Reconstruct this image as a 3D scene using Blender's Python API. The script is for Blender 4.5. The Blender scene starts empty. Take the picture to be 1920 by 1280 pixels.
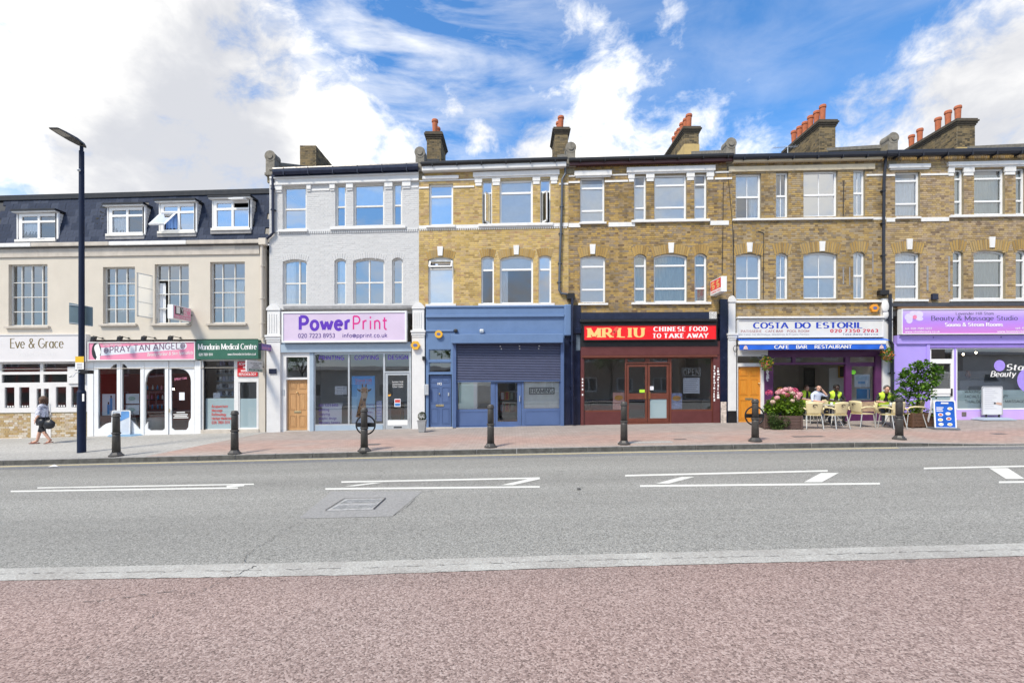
import bpy, bmesh, math, random
from mathutils import Vector, Matrix, noise
from mathutils.geometry import tessellate_polygon

random.seed(7)
scene = bpy.context.scene
COL = scene.collection
R = math.radians

# ---------------------------------------------------------------- camera
F = 907.0          # focal length in photograph pixels (1920 wide)
HZ = 720.0         # photograph row of the horizon
CH = 1.83          # camera height above the road
FY = F / 50.0      # distance of the shop fronts: 50 photograph pixels to the metre
cam_data = bpy.data.cameras.new("camera")
cam_data.sensor_width = 36.0
cam_data.lens = 36.0 * F / 1920.0
cam_data.shift_y = (HZ - 640.0) / 1920.0
cam_data.clip_end = 3000.0
cam = bpy.data.objects.new("camera", cam_data)
cam.location = (0, 0, CH)
cam.rotation_euler = (R(90), 0, 0)
COL.objects.link(cam)
scene.camera = cam

# ---------------------------------------------------------------- sky, sun, exposure
SUN_EL, SUN_AZ = 52.0, 218.0       # azimuth clockwise from +Y: behind the camera, to its left
world = bpy.data.worlds.new("World")
scene.world = world
world.use_nodes = True


class NT:
 """tiny helper round a node tree"""
 def __init__(s, tree):
  s.t = tree
  tree.nodes.clear()

 def n(s, typ, inputs=None, **kw):
  nd = s.t.nodes.new(typ)
  for k, v in kw.items():
   setattr(nd, k, v)
  if inputs:
   for k, v in inputs.items():
    sock = nd.inputs[k]
    if isinstance(v, bpy.types.NodeSocket):
     s.t.links.new(v, sock)
    else:
     sock.default_value = v
  return nd

 def math(s, op, a, b=0.0, c=0.0, clamp=False):
  nd = s.n('ShaderNodeMath', {0: a, 1: b, 2: c}, operation=op, use_clamp=clamp)
  return nd.outputs[0]

 def ramp(s, fac, stops, interp='LINEAR'):
  nd = s.n('ShaderNodeValToRGB', {0: fac})
  cr = nd.color_ramp
  cr.interpolation = interp
  while len(cr.elements) < len(stops):
   cr.elements.new(0.5)
  for e, (p, c) in zip(cr.elements, stops):
   e.position = p
   e.color = (*c[:3], 1) if len(c) >= 3 else (c[0], c[0], c[0], 1)
  return nd.outputs[0]

 def mix(s, fac, a, b, blend='MIX'):
  nd = s.n('ShaderNodeMix', data_type='RGBA', blend_type=blend)
  for i, v in ((0, fac), (6, a), (7, b)):
   if isinstance(v, bpy.types.NodeSocket):
    s.t.links.new(v, nd.inputs[i])
   else:
    nd.inputs[i].default_value = v if i == 0 else (*v[:3], 1)
  return nd.outputs[2]


def sky_dir(px, py):
 v = Vector(((px - 960) / F, 1.0, (HZ - py) / F))
 return v.normalized()


def build_world():
 w = NT(world.node_tree)
 tc = w.n('ShaderNodeTexCoord')
 d = tc.outputs['Generated']
 sky = w.n('ShaderNodeTexSky', sky_type='NISHITA', sun_disc=False, sun_elevation=R(SUN_EL), sun_rotation=R(SUN_AZ),
              air_density=1.0, dust_density=0.6, ozone_density=2.2, altitude=50.0)
 # cloud banks: broad areas of sky where the cumulus gathers, all round the horizon
 banks = [((300, 120), .26, .46), ((40, 60), .22, .31), ((40, 290), .20, .25), ((520, 100), .14, .33), ((640, 240), .13, .40), ((740, 290), .08, .36), ((420, 330), .22, .46), ((200, 250), .22, .46), ((560, 190), .10, .42),
             ((1110, 190), .10, .32), ((1190, 110), .085, .32), ((1080, 280), .13, .34), ((1240, 50), .06, .30), ((1080, 40), .07, .28), ((1180, 290), .10, .30), ((1030, 290), .08, .32), ((1440, 245), .13, .30), ((1540, 225), .12, .32), ((1660, 205), .14, .36), ((1330, 215), .09, .26),
             ((1790, 180), .13, .42), ((1410, 165), .07, .27), ((1130, 70), .07, .30), ((1300, 240), .06, .24), ((1930, 120), .15, .44), ((1850, 280), .16, .40), ((840, 200), .04, .20), ((895, 252), .035, .25), ((945, 25), .06, .2)]
 gaps = [((930, 160), .05, .06), ((1430, 40), .14, .16), ((1640, 40), .12, .16), ((1340, 110), .05, .06)]
 acc = None

 def blob(px, py, rad, amp):
  c = sky_dir(px, py)
  dist = w.n('ShaderNodeVectorMath', {0: d, 1: tuple(c)}, operation='DISTANCE').outputs['Value']
  mr = w.n('ShaderNodeMapRange', {0: dist, 1: 0.0, 2: rad * 1.75, 3: amp, 4: 0.0}, interpolation_type='SMOOTHSTEP')
  return mr.outputs[0]
 for (p, rad, amp) in banks:
  b = blob(*p, rad, amp)
  acc = b if acc is None else w.math('MAXIMUM', acc, b)
 for (p, rad, amp) in gaps:
  acc = w.math('SUBTRACT', acc, blob(*p, rad, amp))
 # the rest of the sky: scattered cloud fields of the same kind
 fld = w.n('ShaderNodeTexNoise', {'Vector': d, 'Scale': 1.7, 'Detail': 2.0, 'Roughness': .5}).outputs[0]
 fld = w.n('ShaderNodeMapRange', {0: fld, 1: .40, 2: .60, 3: 0.0, 4: .34}).outputs[0]
 behind = w.n('ShaderNodeMapRange', {0: w.n('ShaderNodeSeparateXYZ', {0: d}).outputs[1], 1: .35, 2: -.1, 3: 0.0, 4: 1.0}).outputs[0]
 acc = w.math('MAXIMUM', acc, w.math('MULTIPLY', fld, behind))
 warp = w.n('ShaderNodeTexNoise', {'Vector': d, 'Scale': 5.0, 'Detail': 3.0}).outputs['Color']
 dv = w.n('ShaderNodeVectorMath', {0: warp, 1: (.5, .5, .5)}, operation='SUBTRACT').outputs[0]
 dv = w.n('ShaderNodeVectorMath', {0: dv, 'Scale': .10}, operation='SCALE').outputs[0]
 d2 = w.n('ShaderNodeVectorMath', {0: d, 1: dv}, operation='ADD').outputs[0]
 sq = w.n('ShaderNodeVectorMath', {0: d2, 1: (1.0, 1.0, 1.5)}, operation='MULTIPLY').outputs[0]
 n1 = w.n('ShaderNodeTexNoise', {'Vector': sq, 'Scale': 7.0, 'Detail': 11.0, 'Roughness': .62, 'Lacunarity': 2.1}).outputs[0]
 dens = w.math('ADD', n1, acc)
 mask = w.n('ShaderNodeMapRange', {0: dens, 1: .60, 2: .90, 3: 0.0, 4: 1.0}, interpolation_type='SMOOTHSTEP').outputs[0]
 # thin streaks of cirrus
 rot = w.n('ShaderNodeMapping', {'Vector': d, 'Rotation': (0, R(38), 0), 'Scale': (1.6, 3.0, 7.5)}).outputs[0]
 ci = w.n('ShaderNodeTexNoise', {'Vector': rot, 'Scale': 2.0, 'Detail': 7.0, 'Roughness': .6, 'Distortion': .5}).outputs[0]
 ci = w.n('ShaderNodeMapRange', {0: ci, 1: .38, 2: .70, 3: 0.0, 4: .8}).outputs[0]
 lx = w.n('ShaderNodeSeparateXYZ', {0: d}).outputs[0]
 side = w.n('ShaderNodeMapRange', {0: lx, 1: .22, 2: -.25, 3: .22, 4: 1.25}).outputs[0]
 ci = w.math('MULTIPLY', ci, side, clamp=True)
 mask = w.math('MAXIMUM', mask, ci)
 # grey undersides inside thick cloud
 n2 = w.n('ShaderNodeTexNoise', {'Vector': d2, 'Scale': 3.4, 'Detail': 5.0, 'Roughness': .5}).outputs[0]
 core = blob(420, 235, .15, .30)
 core = w.math('MAXIMUM', core, blob(300, 190, .08, .2))
 core = w.math('MAXIMUM', core, blob(1800, 215, .16, .10))
 n2 = w.math('ADD', n2, core)
 n2 = w.math('ADD', n2, w.math('MULTIPLY', w.math('SUBTRACT', .5, n1), .35))
 shade = w.n('ShaderNodeMapRange', {0: n2, 1: .45, 2: .74, 3: 0.0, 4: 1.0}, interpolation_type='SMOOTHSTEP').outputs[0]
 cloud = w.mix(shade, (7.9, 7.75, 7.4), (4.2, 4.3, 4.6))
 skyc = w.mix(1.0, sky.outputs[0], (.66, 1.16, 1.52), 'MULTIPLY')
 hz = w.n('ShaderNodeMapRange', {0: w.n('ShaderNodeSeparateXYZ', {0: d}).outputs[2], 1: .0, 2: .42, 3: .85, 4: 0.0}, interpolation_type='SMOOTHSTEP').outputs[0]
 skyc = w.mix(hz, skyc, (4.6, 5.3, 6.0))
 col = w.mix(mask, skyc, cloud)
 bg = w.n('ShaderNodeBackground', {0: col, 1: SKY_STRENGTH})
 out = w.n('ShaderNodeOutputWorld', {0: bg.outputs[0]})


SKY_STRENGTH = 0.1
build_world()
sun_data = bpy.data.lights.new("sun", 'SUN')
sun_data.energy = 2.8
sun_data.angle = R(12)
sun_data.color = (1.0, .90, .74)
sun = bpy.data.objects.new("sun", sun_data)
az, el = R(SUN_AZ), R(SUN_EL)
to_sun = Vector((math.sin(az) * math.cos(el), math.cos(az) * math.cos(el), math.sin(el)))
sun.rotation_euler = to_sun.to_track_quat('Z', 'Y').to_euler()
sun.location = (0, 0, 30)
COL.objects.link(sun)
vs = scene.view_settings
vs.view_transform = 'Standard'
vs.look = 'None'
vs.exposure = 0.78
vs.gamma = 1.0
vs.use_curve_mapping = False
scene.cycles.use_denoising = True
scene.cycles.max_bounces = 8
scene.cycles.transparent_max_bounces = 12
scene.cycles.sample_clamp_indirect = 6.0


# ---------------------------------------------------------------- geometry helpers
def lin(c):
 """'#rrggbb' or (r,g,b) in 0..255 sRGB -> linear"""
 if isinstance(c, str):
  c = [int(c[i:i + 2], 16) for i in (1, 3, 5)]
 o = []
 for v in c:
  v = v / 255.0
  o.append(v / 12.92 if v <= .04045 else ((v + .055) / 1.055) ** 2.4)
 return tuple(o)


def slope(X):
 if X > 20:
  return slope(20) + (X - 20) * .0075
 if X < -40:
  return slope(-40) + (X + 40) * .02
 return .0215 * X - (.00012 if X < 0 else .00035) * X * X


KY = 12.77         # kerb line


def gz(X, Y):
 z = slope(X)
 if Y <= KY:
  return z
 # kerb is dropped at the side street on the far side of the purple shop
 k = .12 if X < 9.5 else max(.015, .12 - (X - 9.5) * .032)
 t = min(1.0, (Y - KY) / (FY - KY))
 return z + k + (.25 - k) * t


def G(px, py):
 """point of the ground seen at photograph pixel px, py"""
 lo, hi = 1.5, 40.0
 for _ in range(60):
  Y = (lo + hi) / 2
  X = (px - 960) * Y / F
  if CH - (py - HZ) * Y / F > gz(X, Y):
   lo = Y
  else:
   hi = Y
 return Vector((X, Y, gz(X, Y)))


def AT(px, py, Y):
 return Vector(((px - 960) * Y / F, Y, CH - (py - HZ) * Y / F))


WARP = [960.0, 1.0]
_WT = [(200, -.040), (300, -.034), (420, -.019), (570, -.006), (640, -.006), (800, -.012), (900, -.016)]


def warp_s(py):
 if py <= _WT[0][0]:
  return _WT[0][1] * WARP[1]
 for (a, sa), (b, sb) in zip(_WT, _WT[1:]):
  if py <= b:
   return (sa + (sb - sa) * (py - a) / (b - a)) * WARP[1]
 return _WT[-1][1] * WARP[1]


def M(px, py, Y=None, ref=None):
 """photograph pixel on a front at depth ref -> world point at depth Y"""
 if Y is None:
  Y = FY
 r = (Y if ref is None else ref) / F
 py = py + warp_s(py) * (px - WARP[0])
 return ((px - 960) * r, Y, CH - (py - HZ) * r)


def link(o, parent=None):
 COL.objects.link(o)
 if parent is not None:
  o.parent = parent
  if parent.type == 'EMPTY':
   o.matrix_parent_inverse = Matrix.Translation(-Vector(parent.location))
 return o


SPLIT = set('string_course clip bracket stall_riser riser_panel bolt moulding wall_strip cable base_strip dormer rear_leg sign_rail chain arm print_line plate_print'.split())


class MB:
 def __init__(s):
  s.v, s.f, s.m, s.k = [], [], [], 0

 def mat(s, i):
  s.k = i
  return s

 def add(s, vs, fs):
  b = len(s.v)
  s.v += [tuple(p) for p in vs]
  for f in fs:
   s.f.append(tuple(b + i for i in f))
   s.m.append(s.k)
  return s

 def hexa(s, c):
  """8 corners: front (xl,zb)(xr,zb)(xr,zt)(xl,zt) then back likewise"""
  return s.add(c, [(0, 1, 2, 3), (5, 4, 7, 6), (4, 0, 3, 7), (1, 5, 6, 2), (3, 2, 6, 7), (4, 5, 1, 0)])

 def box(s, x0, x1, y0, y1, z0, z1):
  return s.hexa([(x0, y0, z0), (x1, y0, z0), (x1, y0, z1), (x0, y0, z1), (x0, y1, z0), (x1, y1, z0), (x1, y1, z1), (x0, y1, z1)])

 def fbox(s, px0, px1, py0, py1, Y0, Y1, ref=None):
  """box given by photograph pixels on its front face Y0, reaching back to Y1"""
  ref = Y0 if ref is None else ref
  c = []
  for Y in (Y0, Y1):
   c += [M(px0, py1, Y, ref), M(px1, py1, Y, ref), M(px1, py0, Y, ref), M(px0, py0, Y, ref)]
  return s.hexa(c)

 def quad(s, a, b, c, d):
  return s.add([a, b, c, d], [(0, 1, 2, 3)])

 def plate(s, outer, holes, Y0, Y1, ref=None, rim=True, back=False):
  """flat plate in photograph pixels with holes, front at Y0, edges reaching back to Y1"""
  ref = Y0 if ref is None else ref
  loops = [outer] + list(holes)
  pl = [[Vector((p[0], -p[1], 0)) for p in L] for L in loops]
  tris = tessellate_polygon(pl)
  flat = [p for L in loops for p in L]
  vs = [M(p[0], p[1], Y0, ref) for p in flat]
  fs = []
  for t in tris:
   a, b, c = (flat[i] for i in t)
   ar = (b[0] - a[0]) * (c[1] - a[1]) - (c[0] - a[0]) * (b[1] - a[1])
   fs.append(tuple(t) if ar < 0 else tuple(reversed(t)))
  s.add(vs, fs)
  if back:
   s.add([M(p[0], p[1], Y1, ref) for p in flat], [tuple(reversed(f)) for f in fs])
  if rim:
   for L in loops:
    n = len(L)
    vv = [M(p[0], p[1], Y0, ref) for p in L] + [M(p[0], p[1], Y1, ref) for p in L]
    s.add(vv, [(i, (i + 1) % n, n + (i + 1) % n, n + i) for i in range(n)])
  return s

 def prism(s, poly, axis, a, b):
  """poly in the two other axes (x: (y,z); y: (x,z); z: (x,y)), extruded from a to b"""
  n = len(poly)
  def pt(p, t):
   return {'x': (t, p[0], p[1]), 'y': (p[0], t, p[1]), 'z': (p[0], p[1], t)}[axis]
  vs = [pt(p, a) for p in poly] + [pt(p, b) for p in poly]
  fs = [tuple(range(n)), tuple(range(2 * n - 1, n - 1, -1))] + [(i, (i + 1) % n, n + (i + 1) % n, n + i) for i in range(n)]
  return s.add(vs, fs)

 def tube(s, pts, r, n=8, cap=True):
  pts = [Vector(p) for p in pts]
  rs = r if isinstance(r, (list, tuple)) else [r] * len(pts)
  rings = []
  up = None
  for i, p in enumerate(pts):
   t = (pts[min(i + 1, len(pts) - 1)] - pts[max(i - 1, 0)])
   t = t.normalized() if t.length > 1e-9 else Vector((0, 0, 1))
   if up is None:
    up = Vector((0, 0, 1)) if abs(t.z) < .9 else Vector((1, 0, 0))
   a = t.cross(up)
   if a.length < 1e-4:
    a = t.cross(Vector((1, .3, 0)))
   a.normalize()
   b = a.cross(t).normalized()
   up = b
   rings.append([p + (a * math.cos(2 * math.pi * j / n) + b * math.sin(2 * math.pi * j / n)) * rs[i] for j in range(n)])
  vs = [q for rg in rings for q in rg]
  fs = []
  for i in range(len(pts) - 1):
   for j in range(n):
    k = (j + 1) % n
    fs.append((i * n + j, i * n + k, (i + 1) * n + k, (i + 1) * n + j))
  if cap:
   fs.append(tuple(range(n - 1, -1, -1)))
   fs.append(tuple((len(pts) - 1) * n + j for j in range(n)))
  return s.add(vs, fs)

 def lathe(s, prof, c, n=16, sx=1.0, sy=1.0, cap=True):
  """prof: (radius, z) from bottom to top round the vertical through c"""
  vs, fs = [], []
  for (r, z) in prof:
   for j in range(n):
    a = 2 * math.pi * j / n
    vs.append((c[0] + r * sx * math.cos(a), c[1] + r * sy * math.sin(a), c[2] + z))
  for i in range(len(prof) - 1):
   for j in range(n):
    k = (j + 1) % n
    fs.append((i * n + j, i * n + k, (i + 1) * n + k, (i + 1) * n + j))
  if cap:
   fs.append(tuple(range(n - 1, -1, -1)))
   fs.append(tuple((len(prof) - 1) * n + j for j in range(n)))
  return s.add(vs, fs)

 def ellipsoid(s, c, rx, ry, rz, n=12, m=8, jit=0.0):
  vs, fs = [], []
  for i in range(m + 1):
   th = math.pi * i / m
   for j in range(n):
    a = 2 * math.pi * j / n
    q = 1 + random.uniform(-jit, jit)
    vs.append((c[0] + rx * q * math.sin(th) * math.cos(a), c[1] + ry * q * math.sin(th) * math.sin(a), c[2] - rz * q * math.cos(th)))
  for i in range(m):
   for j in range(n):
    k = (j + 1) % n
    fs.append((i * n + j, i * n + k, (i + 1) * n + k, (i + 1) * n + j))
  return s.add(vs, fs)

 def islands(s):
  par = list(range(len(s.v)))
  def find(i):
   while par[i] != i:
    par[i] = par[par[i]]
    i = par[i]
   return i
  for f in s.f:
   for i in f[1:]:
    par[find(i)] = find(f[0])
  out = {}
  for f, m in zip(s.f, s.m):
   q = out.setdefault(find(f[0]), MB())
   idx = q.__dict__.setdefault('idx', {})
   g = []
   for i in f:
    if i not in idx:
     idx[i] = len(q.v)
     q.v.append(s.v[i])
    g.append(idx[i])
   q.f.append(tuple(g))
   q.m.append(m)
  return list(out.values())

 def build(s, name, mats, parent=None, smooth=False, bevel=0.0, label=None, kind=None, **kw):
  if name in SPLIT and not kw.get('whole'):
   return [q.build(name, mats, parent, smooth, bevel, label, kind, whole=True) for q in s.islands()][0]
  me = bpy.data.meshes.new(name)
  me.from_pydata(s.v, [], s.f)
  if not isinstance(mats, (list, tuple)):
   mats = [mats]
  for m in mats:
   me.materials.append(m)
  if len(mats) > 1:
   me.polygons.foreach_set('material_index', s.m)
  if smooth:
   me.polygons.foreach_set('use_smooth', [True] * len(me.polygons))
  me.update()
  o = bpy.data.objects.new(name, me)
  link(o, parent)
  if bevel:
   b = o.modifiers.new('edge', 'BEVEL')
   b.width = bevel
   b.segments = 2
   b.limit_method = 'ANGLE'
  if smooth == 'angle' or (smooth and kw.get('angle')):
   pass
  if label:
   o['label'] = label
  if kind:
   o['kind'] = kind
  return o


def thing(name, label, cat, loc=(0, 0, 0), group=None):
 o = bpy.data.objects.new(name, None)
 o.location = loc
 o.empty_display_size = .2
 COL.objects.link(o)
 return tag(o, label, cat, group)


def tag(o, label, cat, group=None):
 o['label'] = label
 o['category'] = cat
 if group:
  o['group'] = group
 return o


def copy_tree(o, parent=None):
 c = o.copy()
 COL.objects.link(c)
 if parent is not None:
  c.parent = parent
 for ch in o.children:
  copy_tree(ch, c)
 return c


# ---------------------------------------------------------------- materials
MATS = {}


def mat(name, col, rough=.6, var=.10, scale=6.0, bump=0.0, bscale=60.0, metal=0.0, spec=.5, dirt=0.0, dirt_col=(.12, .10, .08), stretch=(1, 1, 1), detail=5.0, coat=0.0):
 if name in MATS:
  return MATS[name]
 m = bpy.data.materials.new(name)
 m.use_nodes = True
 t = NT(m.node_tree)
 c = lin(col) if isinstance(col, str) else col
 tc = t.n('ShaderNodeTexCoord').outputs['Object']
 mp = t.n('ShaderNodeMapping', {'Vector': tc, 'Scale': stretch}).outputs[0]
 nz = t.n('ShaderNodeTexNoise', {'Vector': mp, 'Scale': scale, 'Detail': detail, 'Roughness': .6}).outputs[0]
 lo = tuple(v * (1 - var) for v in c)
 hi = tuple(min(1, v * (1 + var)) for v in c)
 base = t.ramp(nz, [(.3, lo), (.7, hi)])
 if dirt:
  dn = t.n('ShaderNodeTexNoise', {'Vector': t.n('ShaderNodeMapping', {'Vector': tc, 'Scale': (2.2, 2.2, .55)}).outputs[0], 'Scale': 2.6, 'Detail': 8.0, 'Roughness': .68}).outputs[0]
  df = t.n('ShaderNodeMapRange', {0: dn, 1: .52, 2: .80, 3: 0.0, 4: dirt}).outputs[0]
  base = t.mix(df, base, dirt_col)
 rn = t.n('ShaderNodeMapRange', {0: nz, 1: .25, 2: .75, 3: max(.03, rough - .08), 4: min(1, rough + .08)}).outputs[0]
 ins = {'Base Color': base, 'Roughness': rn, 'Metallic': metal, 'Specular IOR Level': spec, 'Coat Weight': coat}
 if bump:
  bn = t.n('ShaderNodeTexNoise', {'Vector': tc, 'Scale': bscale, 'Detail': 4.0}).outputs[0]
  ins['Normal'] = t.n('ShaderNodeBump', {'Height': bn, 'Strength': bump, 'Distance': .01}).outputs[0]
 p = t.n('ShaderNodeBsdfPrincipled', ins)
 t.n('ShaderNodeOutputMaterial', {0: p.outputs[0]})
 MATS[name] = m
 return m


def glass(name, refl=.25, tint=(.97, .99, .99), wave=.15, rough=.0, milk=0.0, milk_col=(.6, .68, .7)):
 if name in MATS:
  return MATS[name]
 m = bpy.data.materials.new(name)
 m.use_nodes = True
 t = NT(m.node_tree)
 tc = t.n('ShaderNodeTexCoord').outputs['Object']
 nz = t.n('ShaderNodeTexNoise', {'Vector': tc, 'Scale': 1.3, 'Detail': 1.0}).outputs[0]
 bp = t.n('ShaderNodeBump', {'Height': nz, 'Strength': wave, 'Distance': .02}).outputs[0]
 fr = t.n('ShaderNodeFresnel', {'IOR': 1.5, 'Normal': bp}).outputs[0]
 fac = t.math('ADD', t.math('MULTIPLY', fr, .9), refl, clamp=True)
 tr = t.n('ShaderNodeBsdfTransparent', {0: (*tint, 1)}).outputs[0]
 gl = t.n('ShaderNodeBsdfGlossy', {'Color': (.95, .97, 1, 1), 'Roughness': rough, 'Normal': bp}).outputs[0]
 if milk:
  df = t.n('ShaderNodeBsdfDiffuse', {0: (*milk_col, 1)}).outputs[0]
  tr = t.n('ShaderNodeMixShader', {0: milk, 1: tr, 2: df}).outputs[0]
 mx = t.n('ShaderNodeMixShader', {0: fac, 1: tr, 2: gl}).outputs[0]
 t.n('ShaderNodeOutputMaterial', {0: mx})
 MATS[name] = m
 return m


def brick_mat(name, cols, dirt=.35, dirt_col=(.06, .05, .04), patch=(.45, .33, .13)):
 """colour differs from brick to brick (every brick is its own mesh island); soot and wash in patches"""
 if name in MATS:
  return MATS[name]
 m = bpy.data.materials.new(name)
 m.use_nodes = True
 t = NT(m.node_tree)
 rnd = t.n('ShaderNodeNewGeometry').outputs['Random Per Island']
 tc = t.n('ShaderNodeTexCoord').outputs['Object']
 big = t.n('ShaderNodeTexNoise', {'Vector': tc, 'Scale': .9, 'Detail': 4.0, 'Roughness': .6}).outputs[0]
 k = t.math('ADD', t.math('MULTIPLY', rnd, .58), t.math('MULTIPLY', big, .42))
 n = len(cols)
 base = t.ramp(k, [(.1 + .72 * i / (n - 1), c) for i, c in enumerate(cols)])
 fine = t.n('ShaderNodeTexNoise', {'Vector': tc, 'Scale': 45.0, 'Detail': 5.0, 'Roughness': .7}).outputs[0]
 base = t.mix(t.n('ShaderNodeMapRange', {0: fine, 1: .3, 2: .7, 3: 0.0, 4: .35}).outputs[0], base, t.mix(1.0, base, (.55, .52, .5), 'MULTIPLY'))
 st = t.n('ShaderNodeTexNoise', {'Vector': t.n('ShaderNodeMapping', {'Vector': tc, 'Scale': (1, 1, .5)}).outputs[0], 'Scale': 1.7, 'Detail': 8.0, 'Roughness': .66}).outputs[0]
 df = t.n('ShaderNodeMapRange', {0: st, 1: .46, 2: .76, 3: 0.0, 4: dirt}).outputs[0]
 base = t.mix(df, base, dirt_col)
 bp = t.n('ShaderNodeBump', {'Height': fine, 'Strength': .35, 'Distance': .006}).outputs[0]
 p = t.n('ShaderNodeBsdfPrincipled', {'Base Color': base, 'Roughness': .88, 'Normal': bp, 'Specular IOR Level': .25})
 t.n('ShaderNodeOutputMaterial', {0: p.outputs[0]})
 MATS[name] = m
 return m


# ---------------------------------------------------------------- lettering: single-stroke alphabet drawn with a broad nib
def arc(cx, cy, rx, ry, a0, a1, n=None):
 n = n or max(5, int(abs(a1 - a0) / 18) + 1)
 return [(cx + rx * math.cos(R(a0 + (a1 - a0) * i / (n - 1))), cy + ry * math.sin(R(a0 + (a1 - a0) * i / (n - 1)))) for i in range(n)]


GL = {}


def glyph(ch, w, strokes, serifs=()):
 GL[ch] = (w, strokes, serifs)


glyph('A', .86, [[(0, 0), (.43, 1)], [(.43, 1), (.86, 0)], [(.17, .33), (.69, .33)]], [(0, 0), (.86, 0)])
glyph('B', .68, [[(.08, 0), (.08, 1)], [(.08, 1), (.34, 1)] + arc(.36, .765, .26, .235, 90, -90) + [(.08, .53)], [(.08, .53)] + arc(.40, .265, .28, .265, 90, -90) + [(.08, 0)]], [(.08, 0), (.08, 1)])
glyph('C', .82, [arc(.46, .5, .42, .5, 48, 312)])
glyph('D', .82, [[(.08, 0), (.08, 1)], [(.08, 1)] + arc(.36, .5, .42, .5, 90, -90) + [(.08, 0)]], [(.08, 0), (.08, 1)])
glyph('E', .64, [[(.08, 0), (.08, 1)], [(.08, 1), (.6, 1)], [(.08, .52), (.5, .52)], [(.08, 0), (.62, 0)]], [(.08, 0), (.08, 1)])
glyph('F', .6, [[(.08, 0), (.08, 1)], [(.08, 1), (.58, 1)], [(.08, .5), (.48, .5)]], [(.08, 0)])
glyph('G', .86, [arc(.46, .5, .42, .5, 48, 345), [(.5, .45), (.86, .45)]])
glyph('H', .82, [[(.08, 0), (.08, 1)], [(.74, 0), (.74, 1)], [(.08, .52), (.74, .52)]], [(.08, 0), (.08, 1), (.74, 0), (.74, 1)])
glyph('I', .24, [[(.12, 0), (.12, 1)]], [(.12, 0), (.12, 1)])
glyph('J', .5, [[(.38, 1), (.38, .25)] + arc(.2, .22, .18, .22, 0, -160)], [(.38, 1)])
glyph('K', .76, [[(.08, 0), (.08, 1)], [(.68, 1), (.1, .42)], [(.28, .6), (.74, 0)]], [(.08, 0), (.08, 1), (.74, 0), (.68, 1)])
glyph('L', .62, [[(.08, 0), (.08, 1)], [(.08, 0), (.6, 0)]], [(.08, 0), (.08, 1)])
glyph('M', 1.0, [[(.08, 0), (.08, 1)], [(.08, 1), (.5, .1)], [(.5, .1), (.92, 1)], [(.92, 1), (.92, 0)]], [(.08, 0), (.92, 0), (.06, 1), (.94, 1)])
glyph('N', .84, [[(.08, 0), (.08, 1)], [(.08, 1), (.76, 0)], [(.76, 0), (.76, 1)]], [(.08, 0), (.76, 1)])
glyph('O', .9, [arc(.45, .5, .41, .5, 0, 360, 25)])
glyph('P', .68, [[(.08, 0), (.08, 1)], [(.08, 1)] + arc(.36, .72, .28, .28, 90, -90) + [(.08, .44)]], [(.08, 0), (.08, 1)])
glyph('Q', .9, [arc(.45, .5, .41, .5, 0, 360, 25), [(.55, .25), (.85, -.08)]])
glyph('R', .76, [[(.08, 0), (.08, 1)], [(.08, 1)] + arc(.36, .73, .27, .27, 90, -90) + [(.08, .46)], [(.36, .46), (.72, 0)]], [(.08, 0), (.08, 1), (.74, 0)])
glyph('S', .66, [arc(.33, .74, .26, .26, 35, 262) + arc(.33, .26, .28, .26, 82, -145)])
glyph('T', .76, [[(.38, 0), (.38, 1)], [(.02, 1), (.74, 1)]], [(.38, 0)])
glyph('U', .82, [[(.08, 1), (.08, .36)] + arc(.41, .34, .33, .34, 180, 360) + [(.74, 1)]], [(.08, 1), (.74, 1)])
glyph('V', .8, [[(0, 1), (.4, 0)], [(.4, 0), (.8, 1)]], [(0, 1), (.8, 1)])
glyph('W', 1.1, [[(0, 1), (.28, 0)], [(.28, 0), (.55, .85)], [(.55, .85), (.82, 0)], [(.82, 0), (1.1, 1)]], [(0, 1), (1.1, 1)])
glyph('X', .76, [[(0, 1), (.76, 0)], [(0, 0), (.76, 1)]], [(0, 0), (.76, 0)])
glyph('Y', .78, [[(0, 1), (.39, .48)], [(.78, 1), (.39, .48)], [(.39, .5), (.39, 0)]], [(0, 1), (.78, 1), (.39, 0)])
glyph('Z', .7, [[(.04, 1), (.68, 1)], [(.68, 1), (.04, 0)], [(.04, 0), (.68, 0)]])
XH = .66
glyph('a', .6, [arc(.3, .33, .25, .33, 0, 360, 19), [(.54, XH), (.54, 0)]], [(.56, 0)])
glyph('b', .62, [[(.08, 0), (.08, 1)], arc(.33, .33, .25, .33, 0, 360, 19)], [(.08, 1)])
glyph('c', .54, [arc(.31, .33, .26, .33, 50, 310)])
glyph('d', .62, [[(.54, 0), (.54, 1)], arc(.3, .33, .25, .33, 0, 360, 19)], [(.54, 1), (.56, 0)])
glyph('e', .6, [[(.06, .36), (.54, .36)] + arc(.3, .33, .25, .33, 6, 318)])
glyph('f', .4, [[(.16, 0), (.16, .8)] + arc(.32, .8, .16, .2, 180, 60), [(0, XH), (.36, XH)]], [(.16, 0)])
glyph('g', .6, [arc(.3, .33, .25, .33, 0, 360, 19), [(.54, XH), (.54, -.1)] + arc(.3, -.1, .24, .2, 0, -150)])
glyph('h', .6, [[(.08, 0), (.08, 1)], [(.08, .38)] + arc(.3, .42, .22, .24, 180, 0) + [(.52, 0)]], [(.08, 0), (.08, 1), (.52, 0)])
glyph('i', .22, [[(.11, 0), (.11, XH)], [(.11, .84), (.11, .97)]], [(.11, 0)])
glyph('j', .26, [[(.16, XH), (.16, -.15)] + arc(.04, -.15, .12, .14, 0, -100), [(.16, .84), (.16, .97)]])
glyph('k', .56, [[(.08, 0), (.08, 1)], [(.5, XH), (.1, .26)], [(.22, .38), (.54, 0)]], [(.08, 0), (.08, 1)])
glyph('l', .22, [[(.11, 0), (.11, 1)]], [(.11, 0), (.11, 1)])
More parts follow.
